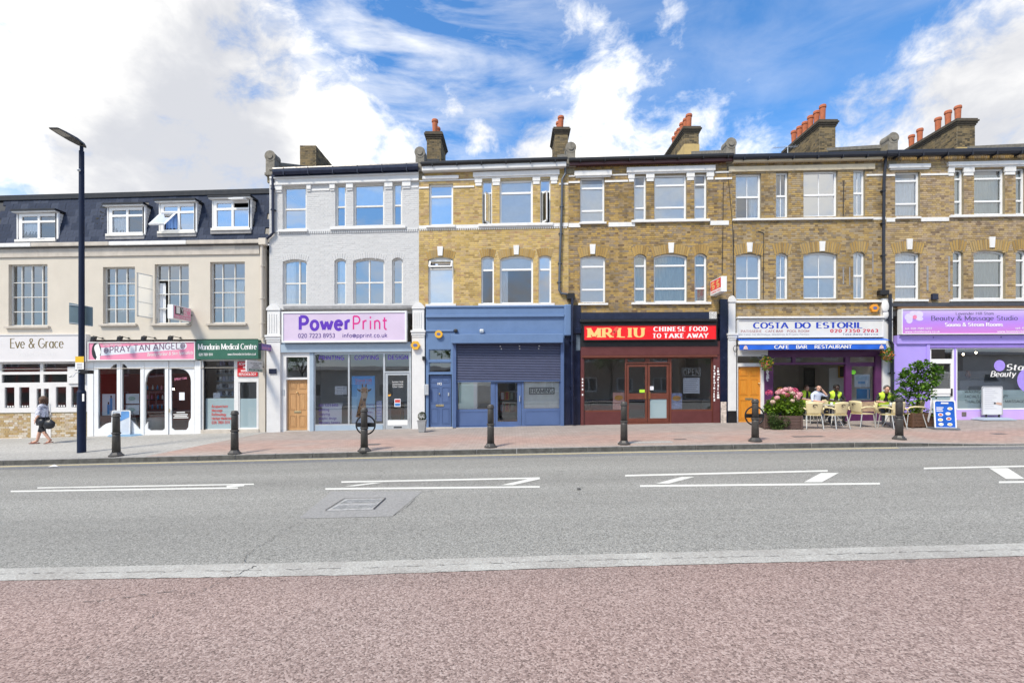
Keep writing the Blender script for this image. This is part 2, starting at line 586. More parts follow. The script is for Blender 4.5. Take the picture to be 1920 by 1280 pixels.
glyph('m', .92, [[(.08, 0), (.08, XH)], [(.08, .4)] + arc(.27, .43, .19, .23, 180, 0) + [(.46, 0)], [(.46, .4)] + arc(.65, .43, .19, .23, 180, 0) + [(.84, 0)]], [(.08, 0), (.46, 0), (.84, 0)])
glyph('n', .6, [[(.08, 0), (.08, XH)], [(.08, .4)] + arc(.3, .43, .22, .23, 180, 0) + [(.52, 0)]], [(.08, 0), (.52, 0)])
glyph('o', .62, [arc(.31, .33, .26, .33, 0, 360, 19)])
glyph('p', .62, [[(.08, -.3), (.08, XH)], arc(.33, .33, .25, .33, 0, 360, 19)], [(.08, -.3)])
glyph('q', .62, [[(.54, -.3), (.54, XH)], arc(.3, .33, .25, .33, 0, 360, 19)])
glyph('r', .42, [[(.08, 0), (.08, XH)], [(.08, .38)] + arc(.3, .42, .22, .24, 180, 70)], [(.08, 0)])
glyph('s', .5, [arc(.25, .49, .19, .17, 35, 262) + arc(.25, .16, .2, .16, 82, -145)])
glyph('t', .4, [[(.16, .9), (.16, .16)] + arc(.3, .16, .14, .16, 180, 290), [(0, XH), (.36, XH)]])
glyph('u', .6, [[(.08, XH), (.08, .24)] + arc(.3, .23, .22, .23, 180, 360) + [(.52, .4)], [(.52, XH), (.52, 0)]], [(.08, XH), (.52, XH)])
glyph('v', .56, [[(0, XH), (.28, 0)], [(.28, 0), (.56, XH)]], [(0, XH), (.56, XH)])
glyph('w', .86, [[(0, XH), (.22, 0)], [(.22, 0), (.43, .6)], [(.43, .6), (.64, 0)], [(.64, 0), (.86, XH)]], [(0, XH), (.86, XH)])
glyph('x', .54, [[(0, XH), (.54, 0)], [(0, 0), (.54, XH)]])
glyph('y', .56, [[(0, XH), (.28, .02)], [(.56, XH), (.16, -.3)]], [(0, XH), (.56, XH)])
glyph('z', .5, [[(.02, XH), (.48, XH)], [(.48, XH), (.02, 0)], [(.02, 0), (.48, 0)]])
glyph('0', .64, [arc(.32, .5, .26, .5, 0, 360, 21)])
glyph('1', .4, [[(.22, 0), (.22, 1)], [(.22, 1), (.05, .82)]])
glyph('2', .62, [arc(.31, .72, .25, .28, 165, -35) + [(.06, 0)], [(.06, 0), (.58, 0)]])
glyph('3', .62, [arc(.3, .75, .22, .25, 150, -90), arc(.3, .25, .26, .25, 90, -150)])
glyph('4', .66, [[(.46, 0), (.46, 1)], [(.46, 1), (.04, .3)], [(.04, .3), (.64, .3)]])
glyph('5', .62, [[(.54, 1), (.14, 1)], [(.14, 1), (.12, .55)], arc(.3, .32, .27, .32, 130, -140)])
glyph('6', .62, [[(.48, 1)] + arc(.31, .32, .25, .42, 130, 180)[:3], arc(.31, .3, .25, .3, 0, 360, 19)])
glyph('7', .6, [[(.04, 1), (.56, 1)], [(.56, 1), (.2, 0)]])
glyph('8', .62, [arc(.31, .75, .21, .25, 0, 360, 17), arc(.31, .25, .26, .26, 0, 360, 17)])
glyph('9', .62, [arc(.31, .7, .25, .3, 0, 360, 19), [(.56, .7), (.46, .3), (.2, 0)]])
glyph('&', .82, [[(.8, 0), (.2, .72)] + arc(.36, .82, .17, .18, 190, -30) + [(.12, .36)] + arc(.33, .24, .26, .24, 150, 320) + [(.78, .46)]])
glyph('@', .8, [arc(.4, .4, .36, .4, -50, 300, 21), arc(.4, .4, .15, .18, 0, 360, 13)])
glyph('.', .22, [[(.11, -.01), (.11, .11)]])
glyph(',', .22, [[(.13, .1), (.07, -.12)]])
glyph(':', .22, [[(.11, .03), (.11, .15)], [(.11, .45), (.11, .57)]])
glyph('-', .4, [[(.06, .38), (.34, .38)]])
glyph('*', .3, [[(.08, .4), (.22, .4)]])
glyph('/', .4, [[(0, 0), (.4, 1)]])
glyph('=', .5, [[(.05, .3), (.45, .3)], [(.05, .5), (.45, .5)]])


def text_strokes(s, wv, wh, serif, gap):
 """list of quads (x,y) for string s with cap height 1, and its width"""
 quads, x = [], 0.0
 for ch in s:
  if ch == ' ':
   x += .42
   continue
  w, strokes, ser = GL[ch]
  for st in strokes:
   L, Rr = [], []
   n = len(st)
   closed = abs(st[0][0] - st[-1][0]) < 1e-6 and abs(st[0][1] - st[-1][1]) < 1e-6
   for i in range(n):
    if closed:
     a, b = st[(i - 1) % (n - 1)], st[(i + 1) % (n - 1)]
    else:
     a, b = st[max(i - 1, 0)], st[min(i + 1, n - 1)]
    dx, dy = b[0] - a[0], b[1] - a[1]
    l = math.hypot(dx, dy) or 1
    dx, dy = dx / l, dy / l
    t = math.sqrt((wv * dy) ** 2 + (wh * dx) ** 2) / 2
    L.append((x + st[i][0] - dy * t, st[i][1] + dx * t))
    Rr.append((x + st[i][0] + dy * t, st[i][1] - dx * t))
   for i in range(n - 1):
    quads.append((L[i], Rr[i], Rr[i + 1], L[i + 1]))
  if serif:
   for (sx, sy) in ser:
    o = wh * .5 if sy < .2 else -wh * .5
    cy = sy + o * .6
    quads.append(((x + sx - serif, cy - wh * .55), (x + sx + serif, cy - wh * .55), (x + sx + serif, cy + wh * .55), (x + sx - serif, cy + wh * .55)))
  x += w + gap
 return quads, x - gap


def lettering(s, px0, px1, py0, py1, Y, wv=.16, wh=.16, serif=0.0, gap=.14, slant=0.0, rise=0.0, thick=0.0, mb=None):
 """string between pixel columns px0..px1, caps from row py0 down to baseline py1, printed on a board whose face is at Y"""
 q, w = text_strokes(s, wv, wh, serif, gap)
 mb = mb or MB()
 k, h = (px1 - px0) / w, py1 - py0
 for i, c in enumerate(q):
  yy = Y - .003 - .00012 * (i % 16)
  pts = []
  for (x, y) in c:
   pts.append((px0 + x * k + slant * y * h, py1 - y * h - rise * (x * k)))
  ar = sum(pts[j][0] * pts[(j + 1) % 4][1] - pts[(j + 1) % 4][0] * pts[j][1] for j in range(4))
  if ar > 0:
   pts.reverse()
  vs = [M(p[0], p[1], yy, Y) for p in pts]
  mb.add(vs, [(0, 1, 2, 3)])
  if thick:
   b = [M(p[0], p[1], yy + thick, Y) for p in pts]
   mb.add(vs + b, [(j, (j + 1) % 4, 4 + (j + 1) % 4, 4 + j) for j in range(4)])
 return mb


def rect(px0, px1, py0, py1):
 return [(px0, py1), (px1, py1), (px1, py0), (px0, py0)]


def arch_poly(px0, px1, py0, py1, rise, n=9):
 """rectangle whose top edge is a flat curve: crown at py0, springing at py0+rise"""
 if rise <= 0:
  return rect(px0, px1, py0, py1)
 pts = [(px0, py1), (px1, py1)]
 for i in range(n):
  t = i / (n - 1)
  u = 2 * t - 1
  pts.append((px1 + (px0 - px1) * t, py0 + rise * u * u))
 return pts


def row_spans(poly, y):
 xs = []
 n = len(poly)
 for i in range(n):
  (x0, y0), (x1, y1) = poly[i], poly[(i + 1) % n]
  if (y0 <= y) != (y1 <= y):
   xs.append(x0 + (x1 - x0) * (y - y0) / (y1 - y0))
 xs.sort()
 return [(xs[i], xs[i + 1]) for i in range(0, len(xs) - 1, 2)]


def lay_bricks(mb, px0, px1, py0, py1, holes, Y, proud=.007, ch=3.75, joint=.55, rnd=None):
 """Flemish bond in real brick sizes over the rectangle, left out where the holes are; each brick a little block of its own"""
 rnd = rnd or random.Random(3)
 row, y = 0, py0
 while y < py1 - 1.0:
  yb = min(y + ch, py1)
  yc = (y + yb) / 2
  free = [(px0, px1)]
  for h in holes:
   for (a, b) in row_spans(h, yc):
    nf = []
    for (u, v) in free:
     if b <= u or a >= v:
      nf.append((u, v))
     else:
      if a - u > .8:
       nf.append((u, a))
      if v - b > .8:
       nf.append((b, v))
    free = nf
  x = px0 - (0 if row % 2 else 8.1)
  k = 0
  while x < px1:
   w = 11.25 if k % 2 == 0 else 5.6
   for (u, v) in free:
    a, b = max(x, u), min(x + w, v)
    if b - a > 1.3:
     pr = proud + rnd.uniform(-.003, .004)
     j = joint / 2
     f = [M(a + j, yb - j, Y - pr, Y), M(b - j, yb - j, Y - pr, Y), M(b - j, y + j, Y - pr, Y), M(a + j, y + j, Y - pr, Y)]
     g = [M(a + j, yb - j, Y + .002, Y), M(b - j, yb - j, Y + .002, Y), M(b - j, y + j, Y + .002, Y), M(a + j, y + j, Y + .002, Y)]
     mb.add(f + g, [(0, 1, 2, 3), (4, 0, 3, 7), (1, 5, 6, 2), (3, 2, 6, 7), (4, 5, 1, 0)])
   x += w
   k += 1
  y += ch
  row += 1


def voussoirs(mb, px0, px1, py0, rise, Y, depth=11.0, proud=.012, rnd=None, joint=.07):
 """brick-on-end arch over an opening; returns the band it fills"""
 rnd = rnd or random.Random(5)
 n = max(4, int((px1 - px0 + 6) / 4.2))
 cx = (px0 + px1) / 2
 band_lo, band_hi = [], []
 for i in range(n + 1):
  u = -1 + 2 * i / n
  x = cx + u * (px1 - px0) / 2 * 1.04
  y = py0 + rise * min(1.0, u * u) - .2
  tx, ty = u * .30, -1.0
  band_lo.append((x, y))
  band_hi.append((x + tx * depth, y + ty * depth))
 for i in range(n):
  a, b, c, d = band_lo[i], band_lo[i + 1], band_hi[i + 1], band_hi[i]
  s = joint
  q = [(a[0] + (b[0] - a[0]) * s, a[1] + (b[1] - a[1]) * s), (b[0] - (b[0] - a[0]) * s, b[1] - (b[1] - a[1]) * s),
             (c[0] - (c[0] - d[0]) * s, c[1] - (c[1] - d[1]) * s), (d[0] + (c[0] - d[0]) * s, d[1] + (c[1] - d[1]) * s)]
  pr = proud + rnd.uniform(-.003, .003)
  f = [M(p[0], p[1], Y - pr, Y) for p in q] + [M(p[0], p[1], Y + .002, Y) for p in q]
  mb.add(f, [(0, 1, 2, 3), (4, 0, 3, 7), (1, 5, 6, 2), (3, 2, 6, 7), (4, 5, 1, 0)])
 return band_lo + band_hi[::-1]


def brick_face(mb, o, u, v, ul, vl, nrm, proud=.008):
 """bricks over a flat face: origin o, directions u (along) and v (up), outward normal nrm, metres"""
 o, u, v, nrm = Vector(o), Vector(u), Vector(v), Vector(nrm)
 row, y = 0, 0.0
 while y < vl - .02:
  yb = min(y + .075, vl)
  x, k = (-.11 if row % 2 else 0.0), 0
  while x < ul:
   w = .225 if k % 2 == 0 else .112
   a, b = max(0, x), min(ul, x + w)
   if b - a > .03:
    pr = proud + random.uniform(-.004, .004)
    q = [o + u * (a + .006) + v * (y + .006), o + u * (b - .006) + v * (y + .006), o + u * (b - .006) + v * (yb - .006), o + u * (a + .006) + v * (yb - .006)]
    mb.add([p + nrm * pr for p in q] + [p - nrm * .002 for p in q], [(0, 1, 2, 3), (4, 0, 3, 7), (1, 5, 6, 2), (3, 2, 6, 7), (4, 5, 1, 0)])
   x += w
   k += 1
  y += .075
  row += 1

# ================================================================= ground, road, pavement
def ground_mat(name, stops, scale, big=.25, rough=.9, bump=.6, bdist=.006, tint=None, patch_scale=.35):
 m = bpy.data.materials.new(name)
 m.use_nodes = True
 t = NT(m.node_tree)
 tc = t.n('ShaderNodeTexCoord').outputs['Object']
 n1 = t.n('ShaderNodeTexNoise', {'Vector': tc, 'Scale': scale, 'Detail': 3.0, 'Roughness': .75}).outputs[0]
 v1 = t.n('ShaderNodeTexVoronoi', {'Vector': tc, 'Scale': scale * .75, 'Randomness': 1.0}, feature='F1')
 k = t.math('ADD', t.math('MULTIPLY', n1, .6), t.math('MULTIPLY', t.n('ShaderNodeSeparateColor', {0: v1.outputs['Color']}).outputs[0], .4))
 base = t.ramp(k, stops)
 n2 = t.n('ShaderNodeTexNoise', {'Vector': t.n('ShaderNodeMapping', {'Vector': tc, 'Scale': (.10, 1.3, 1)}).outputs[0], 'Scale': patch_scale, 'Detail': 7.0, 'Roughness': .6}).outputs[0]
 f = t.n('ShaderNodeMapRange', {0: n2, 1: .3, 2: .7, 3: 1 - big, 4: 1 + big}).outputs[0]
 base = t.mix(1.0, base, t.n('ShaderNodeCombineColor', {0: f, 1: f, 2: f}).outputs[0], 'MULTIPLY')
 if tint:
  n3 = t.n('ShaderNodeTexNoise', {'Vector': tc, 'Scale': .22, 'Detail': 3.0}).outputs[0]
  base = t.mix(t.n('ShaderNodeMapRange', {0: n3, 1: .35, 2: .68, 3: 0.0, 4: .8}).outputs[0], base, t.mix(1.0, base, tint, 'MULTIPLY'))
 sp = t.n('ShaderNodeTexVoronoi', {'Vector': tc, 'Scale': 1.1}).outputs['Distance']
 sn = t.n('ShaderNodeTexNoise', {'Vector': tc, 'Scale': 6.0, 'Detail': 3.0}).outputs[0]
 sp = t.math('ADD', sp, t.math('MULTIPLY', sn, .12))
 base = t.mix(t.n('ShaderNodeMapRange', {0: sp, 1: .09, 2: .15, 3: .40, 4: 0.0}).outputs[0], base, (.10, .098, .095))
 h = t.math('SUBTRACT', n1, t.math('MULTIPLY', v1.outputs['Distance'], .8))
 bp = t.n('ShaderNodeBump', {'Height': h, 'Strength': bump, 'Distance': bdist}).outputs[0]
 p = t.n('ShaderNodeBsdfPrincipled', {'Base Color': base, 'Roughness': rough, 'Normal': bp, 'Specular IOR Level': .3})
 t.n('ShaderNodeOutputMaterial', {0: p.outputs[0]})
 return m


ASPH = ground_mat('worn_asphalt', [(.27, (.11, .11, .102)), (.42, (.22, .218, .203)), (.56, (.28, .277, .258)), (.74, (.40, .396, .37))], 105.0, .20)
REDA = ground_mat('red_asphalt', [(.26, (.10, .075, .068)), (.40, (.235, .178, .162)), (.54, (.305, .234, .214)), (.76, (.46, .385, .355))], 100.0, .15, bump=.6, bdist=.006, tint=(1.03, .93, .90))
FLAG = ground_mat('grey_footway', [(.3, (.27, .265, .25)), (.5, (.34, .335, .32)), (.7, (.41, .405, .39))], 40.0, .12, bump=.3)
PATCH = ground_mat('smooth_asphalt', [(.3, (.23, .228, .225)), (.5, (.265, .263, .258)), (.7, (.31, .308, .30))], 60.0, .10, bump=.3)


def worn_paint(name, col, wear=.5, under=(.16, .165, .165), scale=50.0):
 m = bpy.data.materials.new(name)
 m.use_nodes = True
 t = NT(m.node_tree)
 tc = t.n('ShaderNodeTexCoord').outputs['Object']
 n1 = t.n('ShaderNodeTexNoise', {'Vector': tc, 'Scale': scale, 'Detail': 4.0, 'Roughness': .75}).outputs[0]
 n2 = t.n('ShaderNodeTexNoise', {'Vector': tc, 'Scale': 1.2, 'Detail': 5.0, 'Roughness': .7}).outputs[0]
 k = t.math('ADD', t.math('MULTIPLY', n1, .65), t.math('MULTIPLY', n2, .35))
 f = t.n('ShaderNodeMapRange', {0: k, 1: .60 - .22 * wear, 2: .70 - .1 * wear, 3: 0.0, 4: min(1, .35 + wear)}).outputs[0]
 base = t.mix(f, col, under)
 bp = t.n('ShaderNodeBump', {'Height': n1, 'Strength': .5, 'Distance': .005}).outputs[0]
 p = t.n('ShaderNodeBsdfPrincipled', {'Base Color': base, 'Roughness': .75, 'Normal': bp})
 t.n('ShaderNodeOutputMaterial', {0: p.outputs[0]})
 return m


LINEW = worn_paint('worn_white_line', (.54, .545, .51), 1.15, (.27, .255, .235), 48.0)
ZIGW = worn_paint('white_road_paint', (.68, .68, .635), .4, (.30, .297, .28))
YELP = worn_paint('worn_yellow_paint', (.60, .50, .24), .55, (.24, .235, .22))


def paver_mat():
 m = bpy.data.materials.new('block_paving')
 m.use_nodes = True
 t = NT(m.node_tree)
 tc = t.n('ShaderNodeTexCoord').outputs['Object']
 br = t.n('ShaderNodeTexBrick', {'Vector': tc, 'Color1': (.35, .35, .35, 1), 'Color2': (.75, .75, .75, 1), 'Mortar': (.0, .0, .0, 1), 'Scale': 1.0, 'Mortar Size': .006,
         'Brick Width': .21, 'Row Height': .105, 'Bias': 0.0}, offset=.5)
 sep = t.n('ShaderNodeSeparateXYZ', {0: tc})
 # reddest in a band along the middle of the footway, browner by the shop fronts
 n3 = t.n('ShaderNodeTexNoise', {'Vector': t.n('ShaderNodeMapping', {'Vector': tc, 'Scale': (.35, 1.1, 1)}).outputs[0], 'Scale': 1.0, 'Detail': 5.0, 'Roughness': .62}).outputs[0]
 yy = t.math('ADD', sep.outputs[1], t.math('MULTIPLY', t.math('SUBTRACT', n3, .5), 2.6))
 band = t.ramp(t.n('ShaderNodeMapRange', {0: yy, 1: 12.8, 2: 18.2}).outputs[0], [(0, (.38, .31, .27)), (.22, (.38, .255, .215)), (.42, (.37, .255, .22)), (.58, (.31, .26, .238)), (1, (.28, .255, .24))])
 gx = t.n('ShaderNodeTexNoise', {'Vector': tc, 'Scale': .5, 'Detail': 2.0}).outputs[0]
 band = t.mix(t.n('ShaderNodeMapRange', {0: gx, 1: .5, 2: .66, 3: 0.0, 4: .6}).outputs[0], band, (.35, .30, .275))
 k = t.n('ShaderNodeMapRange', {0: t.n('ShaderNodeSeparateColor', {0: br.outputs['Color']}).outputs[0], 1: 0, 2: 1, 3: .62, 4: 1.3}).outputs[0]
 base = t.mix(1.0, band, t.n('ShaderNodeCombineColor', {0: k, 1: k, 2: k}).outputs[0], 'MULTIPLY')
 fine = t.n('ShaderNodeTexNoise', {'Vector': tc, 'Scale': 30.0, 'Detail': 4.0}).outputs[0]
 base = t.mix(t.n('ShaderNodeMapRange', {0: fine, 1: .35, 2: .7, 3: 0.0, 4: .3}).outputs[0], base, (.36, .33, .31))
 gum = t.n('ShaderNodeTexVoronoi', {'Vector': tc, 'Scale': 2.6}).outputs['Distance']
 base = t.mix(t.n('ShaderNodeMapRange', {0: gum, 1: .05, 2: .09, 3: .5, 4: 0.0}).outputs[0], base, (.12, .11, .105))
 bp = t.n('ShaderNodeBump', {'Height': br.outputs['Fac'], 'Strength': .5, 'Distance': .004}, invert=True).outputs[0]
 p = t.n('ShaderNodeBsdfPrincipled', {'Base Color': base, 'Roughness': .85, 'Normal': bp, 'Specular IOR Level': .3})
 t.n('ShaderNodeOutputMaterial', {0: p.outputs[0]})
 return m


PAVER = paver_mat()


def structure(name, mb, m, parent=None):
 o = mb.build(name, m, parent)
 if parent is None:
  o['kind'] = 'structure'
 return o


def strip_xy(edge_a, edge_b, dz, nz=None):
 """sheet between two lines of ground points (near line, far line), laid dz above the ground"""
 mb = MB()
 n = len(edge_a)
 vs = [(p[0], p[1], gz(p[0], p[1]) + dz) for p in edge_a] + [(p[0], p[1], gz(p[0], p[1]) + dz) for p in edge_b]
 mb.add(vs, [(i, i + 1, n + i + 1, n + i) for i in range(n - 1)])
 return mb


def strip_px(top, bot, dz, sub=8, jit=0.0):
 """sheet between two lines given in photograph pixels [(px,py),...]"""
 def dense(L):
  o = []
  for (a, b) in zip(L, L[1:]):
   for i in range(sub):
    t = i / sub
    o.append((a[0] + (b[0] - a[0]) * t, a[1] + (b[1] - a[1]) * t + random.uniform(-jit, jit)))
  return o + [L[-1]]
 return strip_xy([G(*p) for p in dense(bot)], [G(*p) for p in dense(top)], dz)


XS = [-150 + i * 2.5 for i in range(121)]
# a sheet of ground that reaches the horizon, below everything
gm = MB().add([(x, y, -4.0) for y in (-1500, 1500) for x in (-1500, 1500)], [(0, 1, 3, 2)])
structure('ground', gm, FLAG)
road = structure('road', strip_xy([(x, -6.0) for x in XS], [(x, KY) for x in XS], 0.0), ASPH)

WL_T = [(-700, 1086), (0, 1066), (640, 1054), (1100, 1040), (1920, 1019), (2700, 1000)]
WL_B = [(-700, 1110), (0, 1089), (640, 1079), (1100, 1064), (1920, 1043), (2700, 1024)]


def edge_at(L, steps=10):
 pts = []
 for (a, b) in zip(L, L[1:]):
  for i in range(steps):
   t = i / steps
   pts.append(G(a[0] + (b[0] - a[0]) * t, a[1] + (b[1] - a[1]) * t))
 pts.append(G(*L[-1]))
 return pts


far_e = edge_at(WL_B)
ext_l = [Vector((-150, far_e[0].y, 0)), Vector((-60, far_e[0].y, 0))]
ext_r = [Vector((60, far_e[-1].y, 0)), Vector((150, far_e[-1].y, 0))]
far_e = ext_l + far_e + ext_r
structure('bus_lane', strip_xy([(p.x, -2.5) for p in far_e], far_e, .004), REDA)


def ragged(L):
 e = edge_at(L, 40)
 e = [Vector((-150 + i * .5, e[0].y, 0)) for i in range(int((e[0].x + 150) / .5))] + e + [Vector((e[-1].x + .3 + i * .5, e[-1].y, 0)) for i in range(260)]
 return [Vector((p.x, p.y + random.uniform(-.008, .008), 0)) for p in e]


ea, eb = ragged(WL_B), ragged(WL_T)
xs_ = [-120 + i * .5 for i in range(200)] + [-20 + i * .07 for i in range(572)] + [20.1 + i * .5 for i in range(200)]


def at_x(e, x):
 for p, q in zip(e, e[1:]):
  if p.x <= x <= q.x:
   return p.y + (q.y - p.y) * (x - p.x) / max(1e-6, q.x - p.x)
 return e[-1].y


structure('lane_line', strip_xy([(x, at_x(ea, x) + random.uniform(-.006, .006)) for x in xs_], [(x, at_x(eb, x) + random.uniform(-.006, .006)) for x in xs_], .008), LINEW)

# the seam of worn-out paint and tar along the middle of the wide line, and the cracks that run from it
CRACK = mat('tar_crack', (.075, .072, .07), .9, .3, 30)


def crack(pts, w0=.012, wob=2.0, gaps=.0, dz=.0125, sub=9, seed=1):
 rnd = random.Random(seed)
 mb = MB()
 P = []
 for (a, b) in zip(pts, pts[1:]):
  for i in range(sub):
   t = i / sub
   P.append((a[0] + (b[0] - a[0]) * t + rnd.uniform(-wob, wob) * .6, a[1] + (b[1] - a[1]) * t + rnd.uniform(-wob, wob)))
 W = [G(*p) for p in P]
 for i in range(len(W) - 1):
  if rnd.random() < gaps:
   continue
  a, b = W[i], W[i + 1]
  d = (b - a)
  n = Vector((-d.y, d.x, 0)).normalized()
  w1, w2 = w0 * rnd.uniform(.1, .65), w0 * rnd.uniform(.1, .65)
  mb.add([a - n * w1 + Vector((0, 0, dz)), b - n * w2 + Vector((0, 0, dz)), b + n * w2 + Vector((0, 0, dz)), a + n * w1 + Vector((0, 0, dz))], [(0, 1, 2, 3)])
 return mb.build('crack', CRACK, road)


crack([(-100, 1078), (250, 1074), (640, 1067), (1000, 1054), (1250, 1048), (1500, 1042), (1700, 1036), (1920, 1031), (2300, 1022)], .007, .9, .22, sub=26, seed=4)
crack([(480, 1062), (440, 1080), (380, 1108), (335, 1122)], .008, 1.5, .1, seed=2)
crack([(560, 980), (530, 998), (490, 1022), (462, 1040), (455, 1058)], .006, 1.8, .15, seed=3)
crack([(335, 1108), (290, 1113), (240, 1120), (195, 1128), (150, 1130)], .009, 1.6, .2, seed=6)
crack([(320, 1136), (280, 1160), (250, 1182), (200, 1200), (140, 1252)], .005, 2.2, .35, seed=7)
crack([(708, 880), (722, 886), (712, 893), (690, 898)], .012, .5, .1, seed=8, dz=.006)
crack([(918, 970), (926, 970), (934, 971)], .008, .3, .0, seed=12, dz=.006)
crack([(738, 966), (760, 952), (780, 934)], .008, .6, .1, seed=13, dz=.006)

# zigzag lines: pairs of long lines joined by slanting bars
zz = [((70, 914.5), (476, 907.5), 2.2), ((20, 921), (446, 914.5), 2.6), ((425, 912), (458, 909.5), 3.2),
      ((640, 903.5), (1012, 896), 2.8), ((610, 916.5), (1012, 912.5), 3.0), ((655, 911.5), (707, 905), 4.2), ((950, 909.5), (1004, 897.5), 5.2),
      ((1172, 891.5), (1552, 882.5), 3.0), ((1200, 911), (1650, 906.5), 3.4), ((1242, 906.5), (1290, 894), 5.6), ((1524, 904), (1556, 886.5), 7.6),
      ((1732, 878), (2180, 868), 3.0), ((1873, 904), (2330, 898), 3.4), ((1904, 898), (1872, 877.5), 8.0)]


def road_bar(a, b, w, dz=.004, name='zigzag_line'):
 (ax, ay), (bx, by) = a, b
 slant = abs(by - ay) > .12 * abs(bx - ax)
 if slant:   # a short bar whose ends are cut parallel to the long lines
  L = [(ax - w * 2.2, ay), (bx - w * 2.2, by)]
  Rr = [(ax + w * 2.2, ay), (bx + w * 2.2, by)]
  mb = MB()
  c = [G(*L[0]), G(*Rr[0]), G(*Rr[1]), G(*L[1])]
  mb.add([(p.x, p.y, p.z + dz) for p in c], [(0, 1, 2, 3)])
  return structure(name, mb, ZIGW)
 h = w / 2
 top = [(ax + (bx - ax) * i / 6, ay + (by - ay) * i / 6 - h) for i in range(7)]
 bot = [(ax + (bx - ax) * i / 6, ay + (by - ay) * i / 6 + h) for i in range(7)]
 return structure(name, strip_px(top, bot, dz, 1), ZIGW)


for i, (a, b, w) in enumerate(zz):
 road_bar(a, b, w, .004 if abs(b[1] - a[1]) < .12 * abs(b[0] - a[0]) else .0055)

# yellow line by the kerb, worn
structure('yellow_line', strip_xy([(x, KY - .30) for x in XS if -40 < x < 10.2], [(x, KY - .19) for x in XS if -40 < x < 10.2], .004), YELP)
# dark channel where the road meets the kerb
structure('road_channel', strip_xy([(x, KY - .75) for x in XS if -40 < x < 40], [(x, KY - .34) for x in XS if -40 < x < 40], .003),
          ground_mat('channel_asphalt', [(.3, (.12, .125, .135)), (.5, (.17, .175, .185)), (.7, (.24, .245, .25))], 70.0, .3, patch_scale=.8))
# smooth patch with the square iron cover in it
pt = [G(560, 972), G(735, 968), G(792, 921), G(622, 921)]
structure('road_patch', MB().add([(p.x, p.y, p.z + .004) for p in pt], [(0, 1, 2, 3)]), PATCH)
cv = [G(610, 958), G(700, 955.5), G(723, 934.5), G(646, 935.5)]
cov = thing('inspection_cover', 'pale square iron inspection cover with ribs set in the road', 'cover', tuple(cv[0]))
IRON = mat('cover_iron', (.40, .40, .39), .6, .3, 14, metal=.2)
MB().add([(p.x, p.y, p.z + .008) for p in cv], [(0, 1, 2, 3)]).build('plate', IRON, cov)


def on_cover(u, v):
 a = cv[0].lerp(cv[1], u)
 b = cv[3].lerp(cv[2], u)
 return a.lerp(b, v)


rb = MB()
for k in range(13):
 u = .06 + k * .072
 v0, v1 = (.10, .44) if k % 2 else (.12, .40)
 for (va, vb) in ((v0, v1), (.56, .9)):
  q = [on_cover(u, va), on_cover(u + .04, va), on_cover(u + .10, vb), on_cover(u + .06, vb)]
  if u + .1 < .97:
   rb.add([(p.x, p.y, p.z + .009) for p in q] + [(p.x, p.y, p.z + .016) for p in q], [(4, 5, 6, 7), (0, 1, 5, 4), (1, 2, 6, 5), (2, 3, 7, 6), (3, 0, 4, 7)])
rb.build('rib', IRON, cov, kind='stuff')
gap = MB()
for (a, b) in (((0, 0), (0, 1)), ((1, 0), (1, 1)), ((0, 1), (1, 1))):
 p, q = on_cover(*a), on_cover(*b)
 n = Vector((-(q - p).y, (q - p).x, 0)).normalized() * .009
 gap.add([(v.x, v.y, v.z + .0185) for v in (p - n, q - n, q + n, p + n)], [(0, 1, 2, 3)])
gap.build('frame_gap', CRACK, cov)

# pavement: grey footway on the left, block paving from the white house onwards
bx0, bx1 = G(262, 862).x, G(485, 814).x
PX = sorted(set([-60 + i * 1.5 for i in range(82)] + [bx0, bx1, 9.5, 13.0]))
PY = [KY + .14, 13.6, 14.6, 15.6, 16.6, 17.4, FY + .35]


def bound(Y):
 return bx0 + (bx1 - bx0) * (Y - KY) / (FY - KY)


def pave(name, side, m):
 mb = MB()
 for (a, b) in zip(PY, PY[1:]):
  rows = []
  for Y in (a, b):
   xs = [-60 + (bound(Y) + 60) * i / 30 for i in range(31)] if side < 0 else [bound(Y) + (62 - bound(Y)) * (i / 50) for i in range(51)]
   rows.append([(x, Y, gz(x, Y) + .0) for x in xs])
  n = len(rows[0])
  mb.add(rows[0] + rows[1], [(i, i + 1, n + i + 1, n + i) for i in range(n - 1)])
 return structure(name, mb, m)


pave('footway', -1, FLAG)
pavement = pave('pavement', 1, PAVER)
# concrete repair and small iron lids in the block paving
LID = mat('small_lid', (.12, .11, .11), .7, .2, 20)
for (px, py, w, d) in ((1210, 829, 1.5, .32), (695, 833, .55, .3), (1275, 823, .35, .14), (1515, 818, .9, .22), (1872, 813, .4, .2)):
 p = G(px, py)
 q = [(p.x - w / 2, p.y - d / 2), (p.x + w / 2, p.y - d / 2), (p.x + w / 2, p.y + d / 2), (p.x - w / 2, p.y + d / 2)]
 MB().add([(x, y, gz(x, y) + .004) for (x, y) in q], [(0, 1, 2, 3)]).build('repair_slab' if px == 1210 else 'service_lid', FLAG if px == 1210 else LID, pavement)

